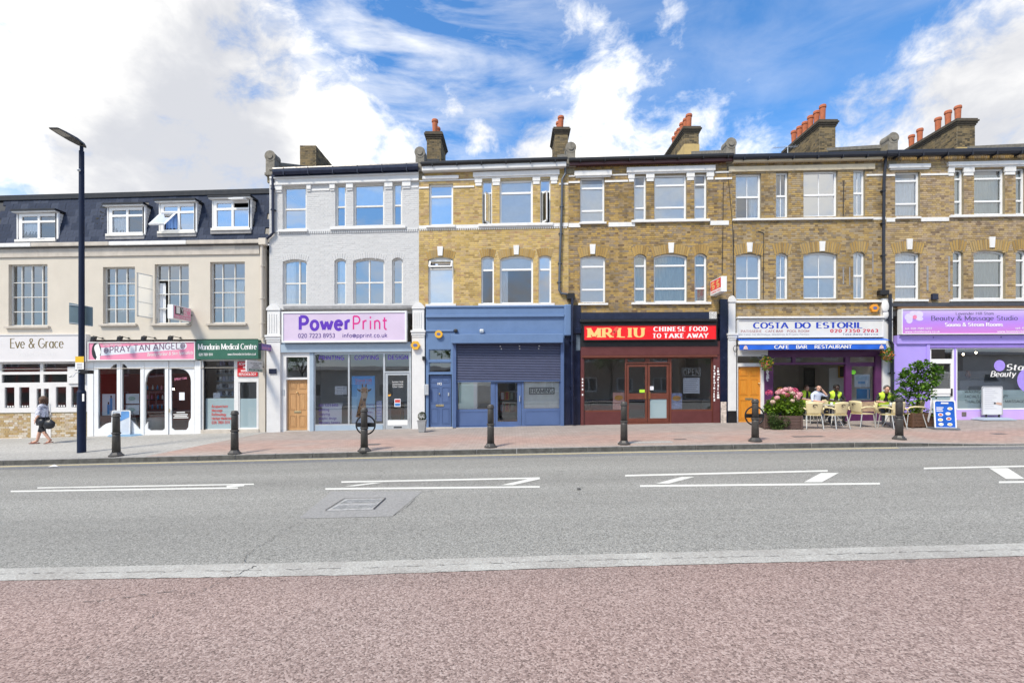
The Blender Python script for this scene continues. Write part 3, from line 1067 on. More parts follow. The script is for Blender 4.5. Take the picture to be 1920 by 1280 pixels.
KERBF = mat('dark_kerb_face', (.085, .085, .08), .9, .4, 7.0, bump=.5, dirt=.4, dirt_col=(.03, .03, .03))
KERBM = mat('granite_kerb', (.26, .255, .25), .85, .28, 9.0, bump=.4, dirt=.3, dirt_col=(.10, .10, .10))
kerb = bpy.data.objects.new('kerb', None)
COL.objects.link(kerb)
kerb['kind'] = 'structure'
x = -40.0
rk = random.Random(11)
while x < 22.0:
 L = rk.uniform(.85, 1.15)
 x1 = x + L - .012
 mb = MB()
 c = []
 for (Y, top) in ((KY, 0), (KY + .15, 0)):
  for (xx, t) in ((x, 0), (x1, 0), (x1, 1), (x, 1)):
   zb = slope(xx) - .1
   zt = gz(xx, KY + .14) + .002
   c.append((xx, Y + (.012 if t and Y == KY else 0), zt if t else zb))
 mb.hexa(c)
 mb.m[0] = 1  # front face takes the darker kerb material, other faces the granite
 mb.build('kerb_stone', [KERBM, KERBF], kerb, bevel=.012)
 x += L

# ================================================================= building parts
WHITE = mat('white_paint', (.68, .685, .69), .55, .05, 4.0, bump=.15, bscale=30, dirt=.10, dirt_col=(.35, .33, .30))
WHITEB = mat('white_painted_brick', (.60, .61, .62), .6, .05, 3.0, bump=.3, bscale=40, dirt=.10, dirt_col=(.42, .41, .40))
TRIMW = mat('white_masonry_trim', (.72, .72, .715), .6, .06, 5.0, bump=.25, bscale=35, dirt=.22, dirt_col=(.30, .27, .23))
TRIMC = mat('stone_trim', (.60, .52, .38), .7, .08, 5.0, bump=.25, dirt=.2, dirt_col=(.25, .2, .15))
UPVC = mat('white_frame', (.80, .81, .82), .35, .03, 3.0)
SASH = mat('painted_sash', (.70, .69, .66), .5, .07, 6.0, dirt=.15, dirt_col=(.3, .27, .22))
STEEL = mat('white_steel_frame', (.66, .65, .62), .5, .08, 8.0, dirt=.3, dirt_col=(.28, .22, .16))
CREAM = mat('cream_render', (.58, .535, .465), .8, .045, 1.6, bump=.2, bscale=25, dirt=.13, dirt_col=(.40, .32, .24))
CREAMD = mat('weathered_band', (.50, .46, .41), .85, .12, 3.0, bump=.3, dirt=.5, dirt_col=(.28, .25, .22))
NAVY = mat('navy_paint', (.012, .018, .045), .35, .2, 6.0)
NAVYP = mat('navy_pilaster', (.008, .012, .035), .22, .25, 3.0, dirt=.25, dirt_col=(.03, .045, .08))
BLACK = mat('black_paint', (.012, .012, .014), .4, .25, 6.0)
GUTTER = mat('dark_gutter', (.014, .017, .028), .4, .25, 5.0)
MAROON = mat('maroon_paint', (.105, .028, .028), .42, .10, 4.0, dirt=.12, dirt_col=(.06, .02, .02))
BROWNR = mat('brown_red_frame', (.135, .040, .025), .4, .12, 5.0)
BLUE = mat('slate_blue_paint', (.115, .195, .36), .5, .06, 2.5, dirt=.22, dirt_col=(.08, .13, .23))
BLUED = mat('deep_blue_paint', (.075, .125, .27), .45, .06, 3.0)
SHUT = mat('shutter_slat', (.095, .11, .19), .4, .10, 5.0)
GREYB = mat('blue_grey_frame', (.33, .42, .52), .45, .06, 4.0)
SILV = mat('silver_frame', (.50, .53, .56), .35, .05, 4.0, metal=.4)
PURP = mat('purple_paint', (.085, .018, .085), .4, .1, 4.0)
LILAC = mat('lilac_paint', (.40, .31, .80), .5, .04, 2.0)
LILACP = mat('pale_lilac_riser', (.56, .39, .80), .5, .04, 2.0)
LEAD = mat('lead_flashing', (.26, .26, .27), .7, .2, 6.0)
SLATE_M = None
OAK = mat('stripped_pine', (.50, .285, .125), .5, .16, 9.0, stretch=(6, 6, .6))
ORANGE = mat('varnished_orange_wood', (.62, .245, .025), .38, .10, 7.0, stretch=(6, 6, .5), coat=.2)
ROOM = mat('room_plaster', (.66, .64, .60), .9, .06, 2.0)
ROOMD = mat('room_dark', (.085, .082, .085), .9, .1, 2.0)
ROOML = mat('room_pale', (.55, .56, .56), .9, .05, 2.0)
ROOFT = mat('roof_slate_far', (.07, .08, .10), .7, .2, 9.0)
NET = mat('net_curtain', (.86, .88, .90), .9, .05, 8.0)
NETD = mat('grey_net_curtain', (.56, .60, .55), .9, .15, 6.0, stretch=(5, 5, .5))
BLIND = mat('white_blind', (.86, .88, .90), .8, .04, 6.0)
CURTB = mat('blue_curtain', (.16, .30, .62), .9, .2, 7.0, stretch=(6, 6, .4))
CURTC = mat('cream_curtain', (.70, .68, .62), .9, .08, 7.0)
MORTY = mat('mortar_yellow', (.46, .40, .27), .95, .2, 8.0)
MORTB = mat('mortar_grey', (.24, .205, .14), .95, .25, 8.0)
STOCK1 = brick_mat('yellow_stock_brick', [(.30, .20, .085), (.46, .33, .13), (.60, .43, .16), (.66, .49, .21), (.54, .40, .22), (.46, .28, .14)], .30, (.10, .07, .035))
STOCK2 = brick_mat('sooty_stock_brick', [(.10, .075, .05), (.25, .175, .085), (.40, .27, .10), (.50, .34, .12), (.40, .29, .16), (.30, .24, .17), (.20, .13, .075)], .62, (.055, .045, .032))
STOCK3 = brick_mat('brown_stock_brick', [(.09, .07, .05), (.25, .18, .10), (.38, .265, .115), (.47, .33, .13), (.42, .33, .21), (.34, .275, .19), (.19, .14, .09)], .6, (.05, .042, .034))
WBRICK = brick_mat('painted_brick', [(.58, .59, .605), (.60, .61, .62), (.615, .625, .635), (.63, .635, .645)], .08, (.5, .5, .5))
ARCHB = brick_mat('gauged_arch_brick', [(.22, .14, .06), (.38, .25, .09), (.46, .31, .11), (.40, .29, .14)], .2, (.08, .06, .03))
FACEB = brick_mat('mixed_facing_brick', [(.24, .15, .07), (.40, .28, .13), (.46, .33, .16), (.56, .47, .34), (.66, .62, .55), (.42, .28, .16)], .15, (.16, .12, .08))
STOCK4 = brick_mat('tan_stock_brick', [(.12, .09, .06), (.29, .21, .12), (.42, .30, .145), (.50, .37, .18), (.46, .35, .23), (.40, .31, .22), (.23, .165, .11)], .5, (.06, .05, .04))
STOCKC = brick_mat('chimney_brick', [(.04, .037, .03), (.11, .09, .06), (.21, .165, .095), (.28, .21, .11), (.15, .13, .10)], .6, (.035, .032, .028))
POT = mat('terracotta_pot', (.40, .12, .055), .85, .25, 8.0, dirt=.5, dirt_col=(.14, .06, .04))
G_UP = glass('window_glass', .17, wave=.12)
G_UPS = glass('window_glass_bright', .46, wave=.10)
G_SHOP = glass('shop_glass', .10, wave=.06)
G_FROST = glass('frosted_glass', .08, wave=.05, milk=.72, milk_col=(.42, .55, .60))
G_STEEL = glass('old_window_glass', .26, wave=.3)


class B:
 """one house of the terrace"""
 def __init__(s, label, px0, px1, pxc, wscale):
  WARP[0], WARP[1] = pxc, wscale
  s.px0, s.px1 = px0, px1
  x = ((px0 + px1) / 2 - 960) * FY / F
  s.root = thing('shop_house', label, 'building', (x, FY, gz(x, FY)))
  s.holes = []
  s.rnd = random.Random(int(px0) + 991)

 def part(s, name, mb, m, **k):
  return mb.build(name, m, s.root, **k)

 def box(s, name, m, px0, px1, py0, py1, Y0, Y1, bevel=0.0, parent=None, label=None):
  return MB().fbox(px0, px1, py0, py1, Y0, Y1).build(name, m, parent or s.root, bevel=bevel, label=label)


def drape(px0, px1, py0, py1, Y, amp=.03, wave=7.0, ref=FY, seed=0, gather=0.0):
 rnd = random.Random(seed + int(px0 * 7))
 mb = MB()
 n = max(6, int((px1 - px0) / 1.1))
 ph, w2 = rnd.uniform(0, 6), rnd.uniform(.6, 1.5)
 rows = 5
 vs = []
 for j in range(rows):
  t = j / (rows - 1)
  for i in range(n + 1):
   u = i / n
   px = px0 + (px1 - px0) * u
   yy = Y + amp * math.sin(ph + u * (px1 - px0) / wave * 6.28 + math.sin(u * 9 * w2) * .9) * (.6 + .4 * t)
   vs.append(M(px - gather * t * (u - .5), py0 + (py1 - py0) * t, yy, ref))
 w = n + 1
 mb.add(vs, [(j * w + i, (j + 1) * w + i, (j + 1) * w + i + 1, j * w + i + 1) for j in range(rows - 1) for i in range(n)])
 return mb


def window(b, px0, px1, py0, py1, rise=0, xs=(), ys=(), fw=3.0, bw=2.0, m=None, g=None, behind=None, Y=None, hole=True, skip=(), top_fw=None, name='window', inset=.09):
 """frame with real openings, a pane in each, and what hangs behind the glass"""
 m, g = m or UPVC, g or G_UP
 Y = Y or FY + inset
 if hole:
  b.holes.append(arch_poly(px0, px1, py0, py1, rise))
 tf = top_fw or fw
 ex = [px0 - 1] + [v for x in xs for v in (x - bw / 2, x + bw / 2)] + [px1 + 1]
 ey = [py0 - 1] + [v for y in ys for v in (y - bw / 2, y + bw / 2)] + [py1 + 1]
 ex[0], ex[-1] = px0 + fw, px1 - fw
 ey[0], ey[-1] = py0 + tf, py1 - fw
 panes = []
 for j in range(0, len(ey), 2):
  for i in range(0, len(ex), 2):
   x0, x1, y0, y1 = ex[i], ex[i + 1], ey[j], ey[j + 1]
   if j == 0 and rise:
    def cy(x):
     u = (x - (px0 + px1) / 2) / ((px1 - px0) / 2)
     return py0 + tf + rise * u * u
    pts = [(x0, y1), (x1, y1)] + [(x1 + (x0 - x1) * k / 6, min(y1 - 1, cy(x1 + (x0 - x1) * k / 6))) for k in range(7)]
    panes.append(pts)
   else:
    panes.append(rect(x0, x1, y0, y1))
 fr = MB().plate(arch_poly(px0 - .6, px1 + .6, py0 - .6, py1 + .6, rise), panes, Y, Y + .07, ref=FY, back=True)
 o = fr.build(name, m, b.root)
 for k, p in enumerate(panes):
  if k in skip:
   continue
  MB().plate(p, [], Y + .04, Y + .05, ref=FY, rim=False).build('pane', g, o)
 for bh in (behind if isinstance(behind, list) else [behind] if behind else []):
  kind, mm, a0, a1, c0, c1 = bh
  x0, x1 = px0 + (px1 - px0) * a0, px0 + (px1 - px0) * a1
  y0, y1 = py0 + (py1 - py0) * c0, py0 + (py1 - py0) * c1
  if kind == 'blind':
   mb = MB()
   MB.fbox(mb, x0, x1, y0, y1, Y + .06, Y + .065, ref=FY)
   mb.build('blind', mm, o)
  else:
   drape(x0, x1, y0, y1, Y + .10, .025, 6.0, seed=int(py0)).build('curtain', mm, o, smooth=True)
 return o


def sill(b, px0, px1, py0, py1, m=None, out=.09, name='sill'):
 return MB().fbox(px0, px1, py0, py1, FY - out, FY + .12, ref=FY - out * .5).build(name, m or TRIMW, b.root, bevel=.008)


def keystone(b, cx, py0, py1, w=5.5):
 mb = MB()
 f = [(cx - w * .78, py1), (cx + w * .78, py1), (cx + w, py0), (cx - w, py0)]
 Y0 = FY - .05
 mb.hexa([M(*p, Y0, FY) for p in f] + [M(*p, FY + .02, FY) for p in f])
 mb.build('keystone', TRIMW, b.root, bevel=.006)


def inner(b, px0, px1, rows, back=4.2, m=None, m2=None):
 """rooms behind the front: floors, party walls and a partition"""
 mb = MB()
 r = FY
 Yb = FY + back
 z = [M((px0 + px1) / 2, y, FY)[2] for y in rows]
 x0, x1 = (px0 - 960) * .02 + .05, (px1 - 960) * .02 - .05
 for zz in z:
  mb.box(x0, x1, FY + .20, Yb, zz - .12, zz + .12)
 mb.box(x0, x0 + .08, FY + .20, Yb, z[-1] - .1, z[0])
 mb.box(x1 - .08, x1, FY + .20, Yb, z[-1] - .1, z[0])
 mb.box(x0, x1, Yb, Yb + .1, z[-1] - .1, z[0] + .1)
 return b.part('inner_wall', mb, m or ROOM)


def roof_gable(b, px0, px1, py_eave, rise=2.1, run=4.3, m=None):
 e0, e1 = M(px0, py_eave, FY - .12, FY), M(px1, py_eave, FY - .12, FY)
 mb = MB()
 back = FY + 2 * run
 for (za, zb, ya, yb) in ((0, rise, FY - .12, FY + run), (rise, 0, FY + run, back)):
  mb.add([(e0[0], ya, e0[2] + za), (e1[0], ya, e1[2] + za), (e1[0], yb, e1[2] + zb), (e0[0], yb, e0[2] + zb)], [(0, 1, 2, 3)])
 # back wall
 mb.add([(e0[0], back - .1, -.5), (e1[0], back - .1, -.5), (e1[0], back - .1, e1[2]), (e0[0], back - .1, e0[2])], [(0, 1, 2, 3)])
 for e in (e0, e1):
  mb.add([(e[0], FY + .01, e[2] - .6), (e[0], back - .1, e[2] - .6), (e[0], back - .1, e[2]), (e[0], FY + run, e[2] + rise), (e[0], FY + .01, e[2])], [(0, 1, 2, 3, 4)])
 return b.part('roof', mb, m or ROOFT)


def parapet(b, pxc, py_top, w=.34, base_drop=.75, rise=1.45, run=3.4, m=None, mc=None, scroll=.21):
 """party wall rising above the roof with a coping that ends in a rounded scroll over the front"""
 m, mc = m or MATS['party_wall_brick'], mc or MATS['weathered_coping']
 x = (pxc - 960) * FY / F
 zt = CH - (py_top - HZ) * FY / F          # top of the scroll
 z0 = zt - 2 * scroll
 wall = MB()
 poly = [(FY - .02, z0 - base_drop), (FY + run, z0 - base_drop), (FY + run, z0 + rise), (FY + .35, z0 + .02), (FY - .02, z0 + .02)]
 wall.prism(poly, 'x', x - w / 2 + .03, x + w / 2 - .03)
 o = b.part('party_wall', wall, m)
 cop = MB()
 cop.prism([(FY + .30, z0 + .0), (FY + run, z0 + rise), (FY + run, z0 + rise + .13), (FY + .30, z0 + .14)], 'x', x - w / 2 - .03, x + w / 2 + .03)
 cop.build('coping', mc, o)
 sc = MB()
 n, r_ = 20, scroll * .92
 cz = z0 + scroll
 sc.prism([(x + r_ * math.cos(2 * math.pi * i / n), cz + r_ * math.sin(2 * math.pi * i / n)) for i in range(n)], 'y', FY - .10, FY + .34)
 sc.prism([(x + r_ * .5 * math.cos(2 * math.pi * i / n), cz + r_ * .5 * math.sin(2 * math.pi * i / n)) for i in range(n)], 'y', FY - .13, FY - .09)
 sc.box(x - r_ * .86, x + r_ * .86, FY - .09, FY + .32, z0 - .45, cz)
 sc.box(x - w / 2 - .02, x + w / 2 + .02, FY - .13, FY + .42, z0 - .52, z0 - .42)
 sc.build('scroll', mc, o, bevel=.01)
 return o


def chimney(b, pxw, d, z_base, z_top, npots, w=.62, length=2.5, pots_h=.55, pots=None, corbel=True, bm=None, render_to=0):
 """brick stack on the party wall at photograph column pxw (of the front), its front at depth d"""
 xc = (pxw - 960) * FY / F
 x0, x1 = xc - w / 2, xc + w / 2
 y0, y1 = d, d + length
 core = MB()
 core.box(x0, x1, y0, y1, z_base, z_top)
 o = b.part('chimney', core, MORTB)
 br = MB()
 top = z_top - (.30 if corbel else 0)
 brick_face(br, (x0, y0, z_base), (1, 0, 0), (0, 0, 1), w, top - z_base, (0, -1, 0))
 brick_face(br, (x0, y1, z_base), (0, -1, 0), (0, 0, 1), length, top - z_base, (-1, 0, 0))
 brick_face(br, (x1, y0, z_base), (0, 1, 0), (0, 0, 1), length, top - z_base, (1, 0, 0))
 br.build('brickwork', bm or STOCKC, o, kind='stuff')
 if render_to:
  MB().box(x0 - .02, x1 + .02, y0 - .03, y1, z_base, render_to).build('rendered_base', MATS['yellow_render'], o)
 if corbel:
  cb = MB()
  for i, out in enumerate((.035, .07, .11, .07)):
   cb.box(x0 - out, x1 + out, y0 - out, y1 + out, top + i * .075 + .003, top + (i + 1) * .075 - .003)
  cb.build('corbel', MATS['sooty_corbel'], o)
 for i in range(npots):
  t = (i + .5) / npots
  if pots and i not in pots:
   continue
  p = POTO.copy()
  COL.objects.link(p)
  p.parent = o
  p.location = (xc + random.uniform(-.03, .03), y0 + .12 + (length - .24) * t, z_top)
  s = random.uniform(.93, 1.05)
  p.scale = (1, 1, pots_h / .55 * s * 1.25)
 return o


mat('party_wall_brick', (.22, .19, .13), .9, .3, 7.0, bump=.5, bscale=20, dirt=.5, dirt_col=(.07, .06, .05))
mat('weathered_coping', (.21, .195, .165), .9, .3, 7.0, bump=.4, bscale=25, dirt=.5, dirt_col=(.06, .055, .05))
mat('sooty_corbel', (.075, .062, .045), .9, .35, 9.0, bump=.5, bscale=25)
mat('yellow_render', (.50, .37, .16), .9, .12, 4.0)
pm = MB().lathe([(.115, 0), (.115, .05), (.105, .06), (.125, .46), (.15, .47), (.15, .52), (.135, .55), (.10, .55), (.09, .3)], (0, 0, 0), 16)
POTO = pm.build('chimney_pot', POT, None, smooth=False)
COL.objects.unlink(POTO)


def panel_door(b, px0, px1, py0, py1, m, panels, Y=None, handle=None, letter=None, name='door'):
 Y = Y or FY + .10
 d = MB().fbox(px0, px1, py0, py1, Y, Y + .05, ref=FY).build(name, m, b.root)
 for (a0, a1, c0, c1) in panels:
  x0, x1 = px0 + (px1 - px0) * a0, px0 + (px1 - px0) * a1
  y0, y1 = py0 + (py1 - py0) * c0, py0 + (py1 - py0) * c1
  mb = MB()
  mb.plate(rect(x0, x1, y0, y1), [rect(x0 + 1.4, x1 - 1.4, y0 + 1.4, y1 - 1.4)], Y - .014, Y + .001, ref=FY)
  mb.fbox(x0 + 2.6, x1 - 2.6, y0 + 2.6, y1 - 2.6, Y - .008, Y + .001, ref=FY)
  mb.build('panel', m, d)
 if handle:
  MB().ellipsoid(M(*handle, Y - .04, FY), .03, .035, .03, 10, 6).build('knob', MATS.get('brass') or mat('brass', (.6, .5, .3), .3, .1, 5, metal=.9), d, smooth=True)
 if letter:
  MB().fbox(*letter, Y - .018, Y + .001, ref=FY).build('letter_flap', MATS.get('brass') or mat('brass', (.6, .5, .3), .3, .1, 5, metal=.9), d, bevel=.004)
 return d


def stock_front(b, py_top, py_bot, bm, mort, extra_holes=(), arches=(), vj=.07):
 """brick front: mortar bed with the window openings cut through it, bricks and arches laid on it"""
 outer = rect(b.px0, b.px1, py_top, py_bot)
 w = MB().plate(outer, b.holes, FY, FY + .13)
 wall = b.part('wall', w, mort)
 br, av = MB(), MB()
 bands = []
 for (x0, x1, y0, rise, depth) in arches:
  bands.append(voussoirs(av, x0, x1, y0, rise, FY, depth, rnd=b.rnd, joint=vj))
 lay_bricks(br, b.px0, b.px1, py_top, py_bot, list(b.holes) + bands + list(extra_holes), FY, rnd=b.rnd, proud=.004 if bm is WBRICK else .007, joint=.3 if bm is WBRICK else .55)
 br.build('brickwork', bm, wall, kind='stuff')
 if av.v:
  av.build('arch_brickwork', bm if bm is WBRICK else ARCHB, wall, kind='stuff')
 return wall


def lintel_band(b, px0, px1, py0, py1, brackets=(), bh=20, m=None, lip=3):
 m = m or TRIMW
 mb = MB().fbox(px0, px1, py0, py1, FY - .09, FY + .02, ref=FY - .05)
 mb.fbox(px0 + 2, px1 - 2, py1 + .02, py1 + lip, FY - .05, FY + .02, ref=FY - .03)
 for (a, c) in brackets:
  mb.fbox(a, c, py1 + lip + .02, py1 + bh - 6, FY - .045, FY + .02, ref=FY - .03)
  mb.fbox(a + 1.2, c - 1.2, py1 + bh - 5.9, py1 + bh, FY - .03, FY + .02, ref=FY - .03)
 return mb.build('lintel', m, b.root, bevel=.005)


def gutter(b, px0, px1, py0, py1, m=None, out=.22, fascia=None, fm=None):
 m = m or GUTTER
 Y = FY - out
 a, c = M(px0, (py0 + py1) / 2, Y), M(px1, (py0 + py1) / 2, Y)
 h = (py1 - py0) * .02 * .5
 prof = [(-.06, h), (-.075, h * .6), (-.07, -h * .3), (-.03, -h), (.05, -h), (.06, h)]
 vs = [(p[0], p[1] + 0 * 0 + q[0], p[2] + q[1]) for p in (a, c) for q in prof]
 n = len(prof)
 mb = MB().add(vs, [(i, (i + 1) % n, n + (i + 1) % n, n + i) for i in range(n)] + [tuple(range(n)), tuple(range(2 * n - 1, n - 1, -1))])
 o = b.part('gutter', mb, m)
 k = px0 + 20
 br = MB()
 while k < px1 - 8:
  br.fbox(k, k + 1.6, py0 + 1, py1 + 2.0, Y - .08, FY + .01, ref=Y)
  k += 46
 br.build('bracket', m, o)
 if fascia:
  MB().fbox(px0, px1, fascia[0], fascia[1], FY - out + .08, FY + .02, ref=FY - out + .08).build('fascia_board', fm or m, o)
 return o


def pipe(b, pts, r=.045, m=None, Y=None, name='downpipe', clips=()):
 Y = Y or FY - .09
 mb = MB().tube([M(*p, Y) for p in pts], r, 10)
 o = mb.build(name, m or GUTTER, b.root, smooth=False)
 cl = MB()
 for p in clips:
  c = Vector(M(*p, Y))
  cl.tube([c + Vector((0, 0, .03)), c - Vector((0, 0, .03))], r * 1.35, 10)
  cl.box(c.x - r * 1.8, c.x + r * 1.8, Y, FY, c.z - .012, c.z + .012)
 if clips:
  cl.build('clip', m or GUTTER, o)
 return o


def board_sign(name, label, px0, px1, py0, py1, Y, depth, bm, frame=None, fw=1.6, group=None, cat='sign'):
 """flat shop sign: panel with a raised edge; returns the root and the depth of its face"""
 c = M((px0 + px1) / 2, py1, Y)
 t = thing(name, label, cat, c, group)
 MB().fbox(px0, px1, py0, py1, Y, Y + depth).build('board', bm, t)
 if frame:
  MB().plate(rect(px0 - .5, px1 + .5, py0 - .5, py1 + .5), [rect(px0 + fw, px1 - fw, py0 + fw, py1 - fw)], Y - .025, Y + depth - .01, ref=Y).build('frame', frame, t, bevel=.004)
 return t


def letters(t, s, px0, px1, py0, py1, Y, m, **k):
 return lettering(s, px0, px1, py0, py1, Y, **k).build('lettering', m, t)


def hexbox(name, label, px, py, r, Y, m, sides=6, dep=.1, cat='alarm', text=None, sx=1.0):
 c = Vector(M(px, py, Y))
 t = thing(name, label, cat, c)
 rr = r * .02
 ring = [(c.x + rr * sx * math.cos(R(360 / sides * i)), c.z + rr * math.sin(R(360 / sides * i))) for i in range(sides)]
 MB().prism(ring, 'y', Y - dep, Y + .0).build('case', m, t, bevel=.012)
 ring2 = [(c.x + rr * .55 * sx * math.cos(R(360 / sides * i)), c.z + rr * .40 * math.sin(R(360 / sides * i))) for i in range(sides)]
 MB().prism(ring2, 'y', Y - dep - .006, Y - dep + .002).build('badge', mat('alarm_badge', (.10, .13, .30), .5, .1, 5) if text is None else text, t)
 return t


def sheet(px0, px1, py0, py1, Y, thick=.004, ref=None):
 return MB().fbox(px0, px1, py0, py1, Y, Y + thick, ref=ref if ref else Y)

# ================================================================= cream building with the slate mansard (three shops)
b = B('low cream rendered building with a slate mansard, four dormers and three shops', -235, 497, 330, 1.0)
wins = [(16, 89, 492, 609), (193, 253, 499, 606), (290, 354, 495, 606), (394, 459, 492, 606)]
w = window(b, 16, 89, 492, 609, xs=(35, 54, 74), ys=(526, 554, 582), fw=2.2, bw=1.5, m=STEEL, g=G_STEEL, inset=.12)
w = window(b, 193, 253, 499, 606, xs=(212, 233), ys=(529, 552, 578), fw=2.2, bw=1.5, m=STEEL, g=G_STEEL, inset=.12, behind=[('curtain', CURTC, .1, .96, .30, .78)])
w3 = window(b, 290, 354, 495, 606, xs=(312, 333), ys=(524, 550, 577), fw=2.2, bw=1.5, m=STEEL, g=G_STEEL, inset=.12, skip=(3, 6, 9), behind=[('curtain', NET, .0, .2, .3, 1.0)])
w4 = window(b, 394, 459, 492, 606, xs=(414, 437), ys=(522, 548, 576), fw=2.2, bw=1.5, m=STEEL, g=G_STEEL, inset=.12, behind=[('curtain', CURTC, .34, 1.0, .30, 1.0)])
for (x0, x1, y0, y1) in wins:
 sill(b, x0 - 7, x1 + 3, y1 + .5, y1 + 4.5, CREAMD, out=.10)
# cover over the far end of the front, outside the picture
window(b, -110, -40, 492, 609, xs=(-90, -60), ys=(526, 554, 582), fw=2.2, bw=1.5, m=STEEL, g=G_STEEL, inset=.12)
# the front wall, cut away below for the shops
MB().plate(rect(b.px0, b.px1, 461, 690), b.holes + [rect(-230, 484, 636, 689)], FY, FY + .15).build('wall', CREAM, b.root)
b.box('wall', CREAM, 485.5, 497, 690, 830, FY, FY + .15)
# casement of the third window swung right open
cz = MB()
hx = M(290, 518, FY + .10, FY)
P = lambda u, py: (M(291 - 26 * u, py, FY, FY)[0] + .1 * u, FY + .10 - .50 * u * .9, M(291, py, FY)[2] + .06 * u)
for (u0, u1, a, c) in ((0, .06, 517, 598), (.94, 1, 517, 598), (0, 1, 517, 519), (0, 1, 543, 544), (0, 1, 570, 571), (0, 1, 596, 598)):
 f = [P(u0, c), P(u1, c), P(u1, a), P(u0, a)]
 cz.hexa(f + [(x, y + .03, z) for (x, y, z) in f])
cas = cz.build('open_casement', STEEL, b.root)
MB().add([P(.04, 597), P(.96, 597), P(.96, 518), P(.04, 518)], [(0, 1, 2, 3)]).build('pane', G_STEEL, cas)
# cornice band, gutter
b.box('parapet_band', CREAMD, b.px0, 486, 459, 478, FY - .05, FY + .02)
b.box('parapet_band', CREAM, 400, 440, 460.5, 470, FY - .056, FY + .0)
for k in range(5):
 xa, xb = -235 + k * 146, -235 + (k + 1) * 146 - .6
 b.box('gutter', TRIMW if k % 2 else CREAMD, xa, min(xb, 492), 450.5, 458, FY - .18, FY + .0, bevel=.02)
b.box('gutter', BLACK, -235, 490, 458.2, 460.4, FY - .12, FY + .0)
pipe(b, [(491, 459), (491, 540), (491, 618), (491, 634)], .055, CREAM, clips=[(491, 500), (491, 560), (491, 606)])
b.box('hopper', CREAM, 484, 498, 448.5, 461, FY - .2, FY - .01, bevel=.02)
# mansard
SL = mat('blue_slate', (.028, .038, .066), .8, .35, 7.0, spec=.2, bump=.3, bscale=25, dirt=.25, dirt_col=(.10, .105, .11))
SLL = mat('pale_slate', (.045, .057, .09), .8, .3, 7.0, spec=.2, bump=.3, bscale=25)
Yb, Yt = FY + .06, FY + .62


def mans(px, t):
 a = M(px, 456, Yb, FY)
 c = M(px, 364, Yt, Yt)
 return Vector((a[0], Yb + (Yt - Yb) * t, a[2] + (c[2] - a[2]) * t))


mb = MB().add([mans(-235, 0), mans(503, 0), mans(503, 1), mans(-235, 1)], [(0, 1, 2, 3)])
t1 = mans(-235, 1)
t2 = mans(503, 1)
mb.add([t1, t2, t2 + Vector((0, 7, .1)), t1 + Vector((0, 7, .1))], [(0, 1, 2, 3)])
mb.add([(t1.x, FY + 7.5, -.5), (t2.x, FY + 7.5, -.5), (t2.x, FY + 7.5, t2.z), (t1.x, FY + 7.5, t1.z)], [(0, 1, 2, 3)])
for e in (t1, t2):
 mb.add([(e.x, FY + .16, 3.8), (e.x, FY + 7.5, 3.8), (e.x, FY + 7.5, e.z), (e.x, FY + .62, e.z), (e.x, FY + .16, 7.0)], [(0, 1, 2, 3, 4)])
roof = b.part('roof', mb, BLACK)
h = (mans(0, 1) - mans(0, 0)).length
tilt = math.atan2(Yt - Yb, mans(0, 1).z - mans(0, 0).z)
dorm = [(30, 105, 391, 449, 0), (200, 269, 383, 441, 0), (297, 366, 378, 438, 1), (397, 469, 374, 434, 2), (-140, -66, 398, 456, 0)]
sl_mesh = []
for (ww, mm) in ((.285, SL), (.285, SL), (.285, SLL)):
 s_ = MB().box(-ww / 2, ww / 2, -.012, .0, -.02, .385)
 o_ = s_.build('slate', mm, None)
 sl_mesh.append(o_.data)
 bpy.data.objects.remove(o_)
rs = random.Random(21)
rows = 7
ch_ = h / rows
for r in range(rows):
 px = -232.0 + (7.2 if r % 2 else 0)
 while px < 500:
  t = r / rows
  pt_ = mans(px, t)
  inside = False
  pyc = 456 - 92 * t - 6
  for (x0, x1, y0, y1, _k) in dorm:
   if x0 + 4 < px < x1 - 4 and y0 < pyc < y1 - 2:
    inside = True
  if not inside and px > -20 and rs.random() > .012:
   o = bpy.data.objects.new('slate', rs.choice(sl_mesh) if r else sl_mesh[2 if rs.random() < .55 else 0])
   o.location = pt_ + Vector((0, -.012 - rs.uniform(0, .006), 0))
   o.rotation_euler = (-tilt + .03, -.03 + rs.uniform(-.012, .012), 0)
   o.scale = (1, 1, ch_ / .34)
   link(o, roof)
  px += 14.5
MB().add([mans(-235, 0), mans(-18, 0), mans(-18, 1), mans(-235, 1)], [(0, 1, 2, 3)]).build('slate_field', SL, roof)
# roof edge trim and mossy clump
m0, m1 = mans(-235, 1), mans(500, 1)
tr = MB().hexa([m0 + Vector((0, -.10, -.09)), m1 + Vector((0, -.10, -.09)), m1 + Vector((0, -.10, .10)), m0 + Vector((0, -.10, .10)),
    m0 + Vector((0, .2, -.09)), m1 + Vector((0, .2, -.09)), m1 + Vector((0, .2, .10)), m0 + Vector((0, .2, .10))])
tr.build('roof_trim', BLACK, roof)
ms = MB()
for k in range(26):
 p = mans(rs.uniform(168, 182), rs.uniform(.35, .8)) + Vector((0, -.03, 0))
 ms.ellipsoid(p, rs.uniform(.02, .07), .015, rs.uniform(.01, .03), 6, 4)
ms.build('moss', mat('dark_moss', (.035, .035, .028), .95, .4, 20), roof, kind='stuff')
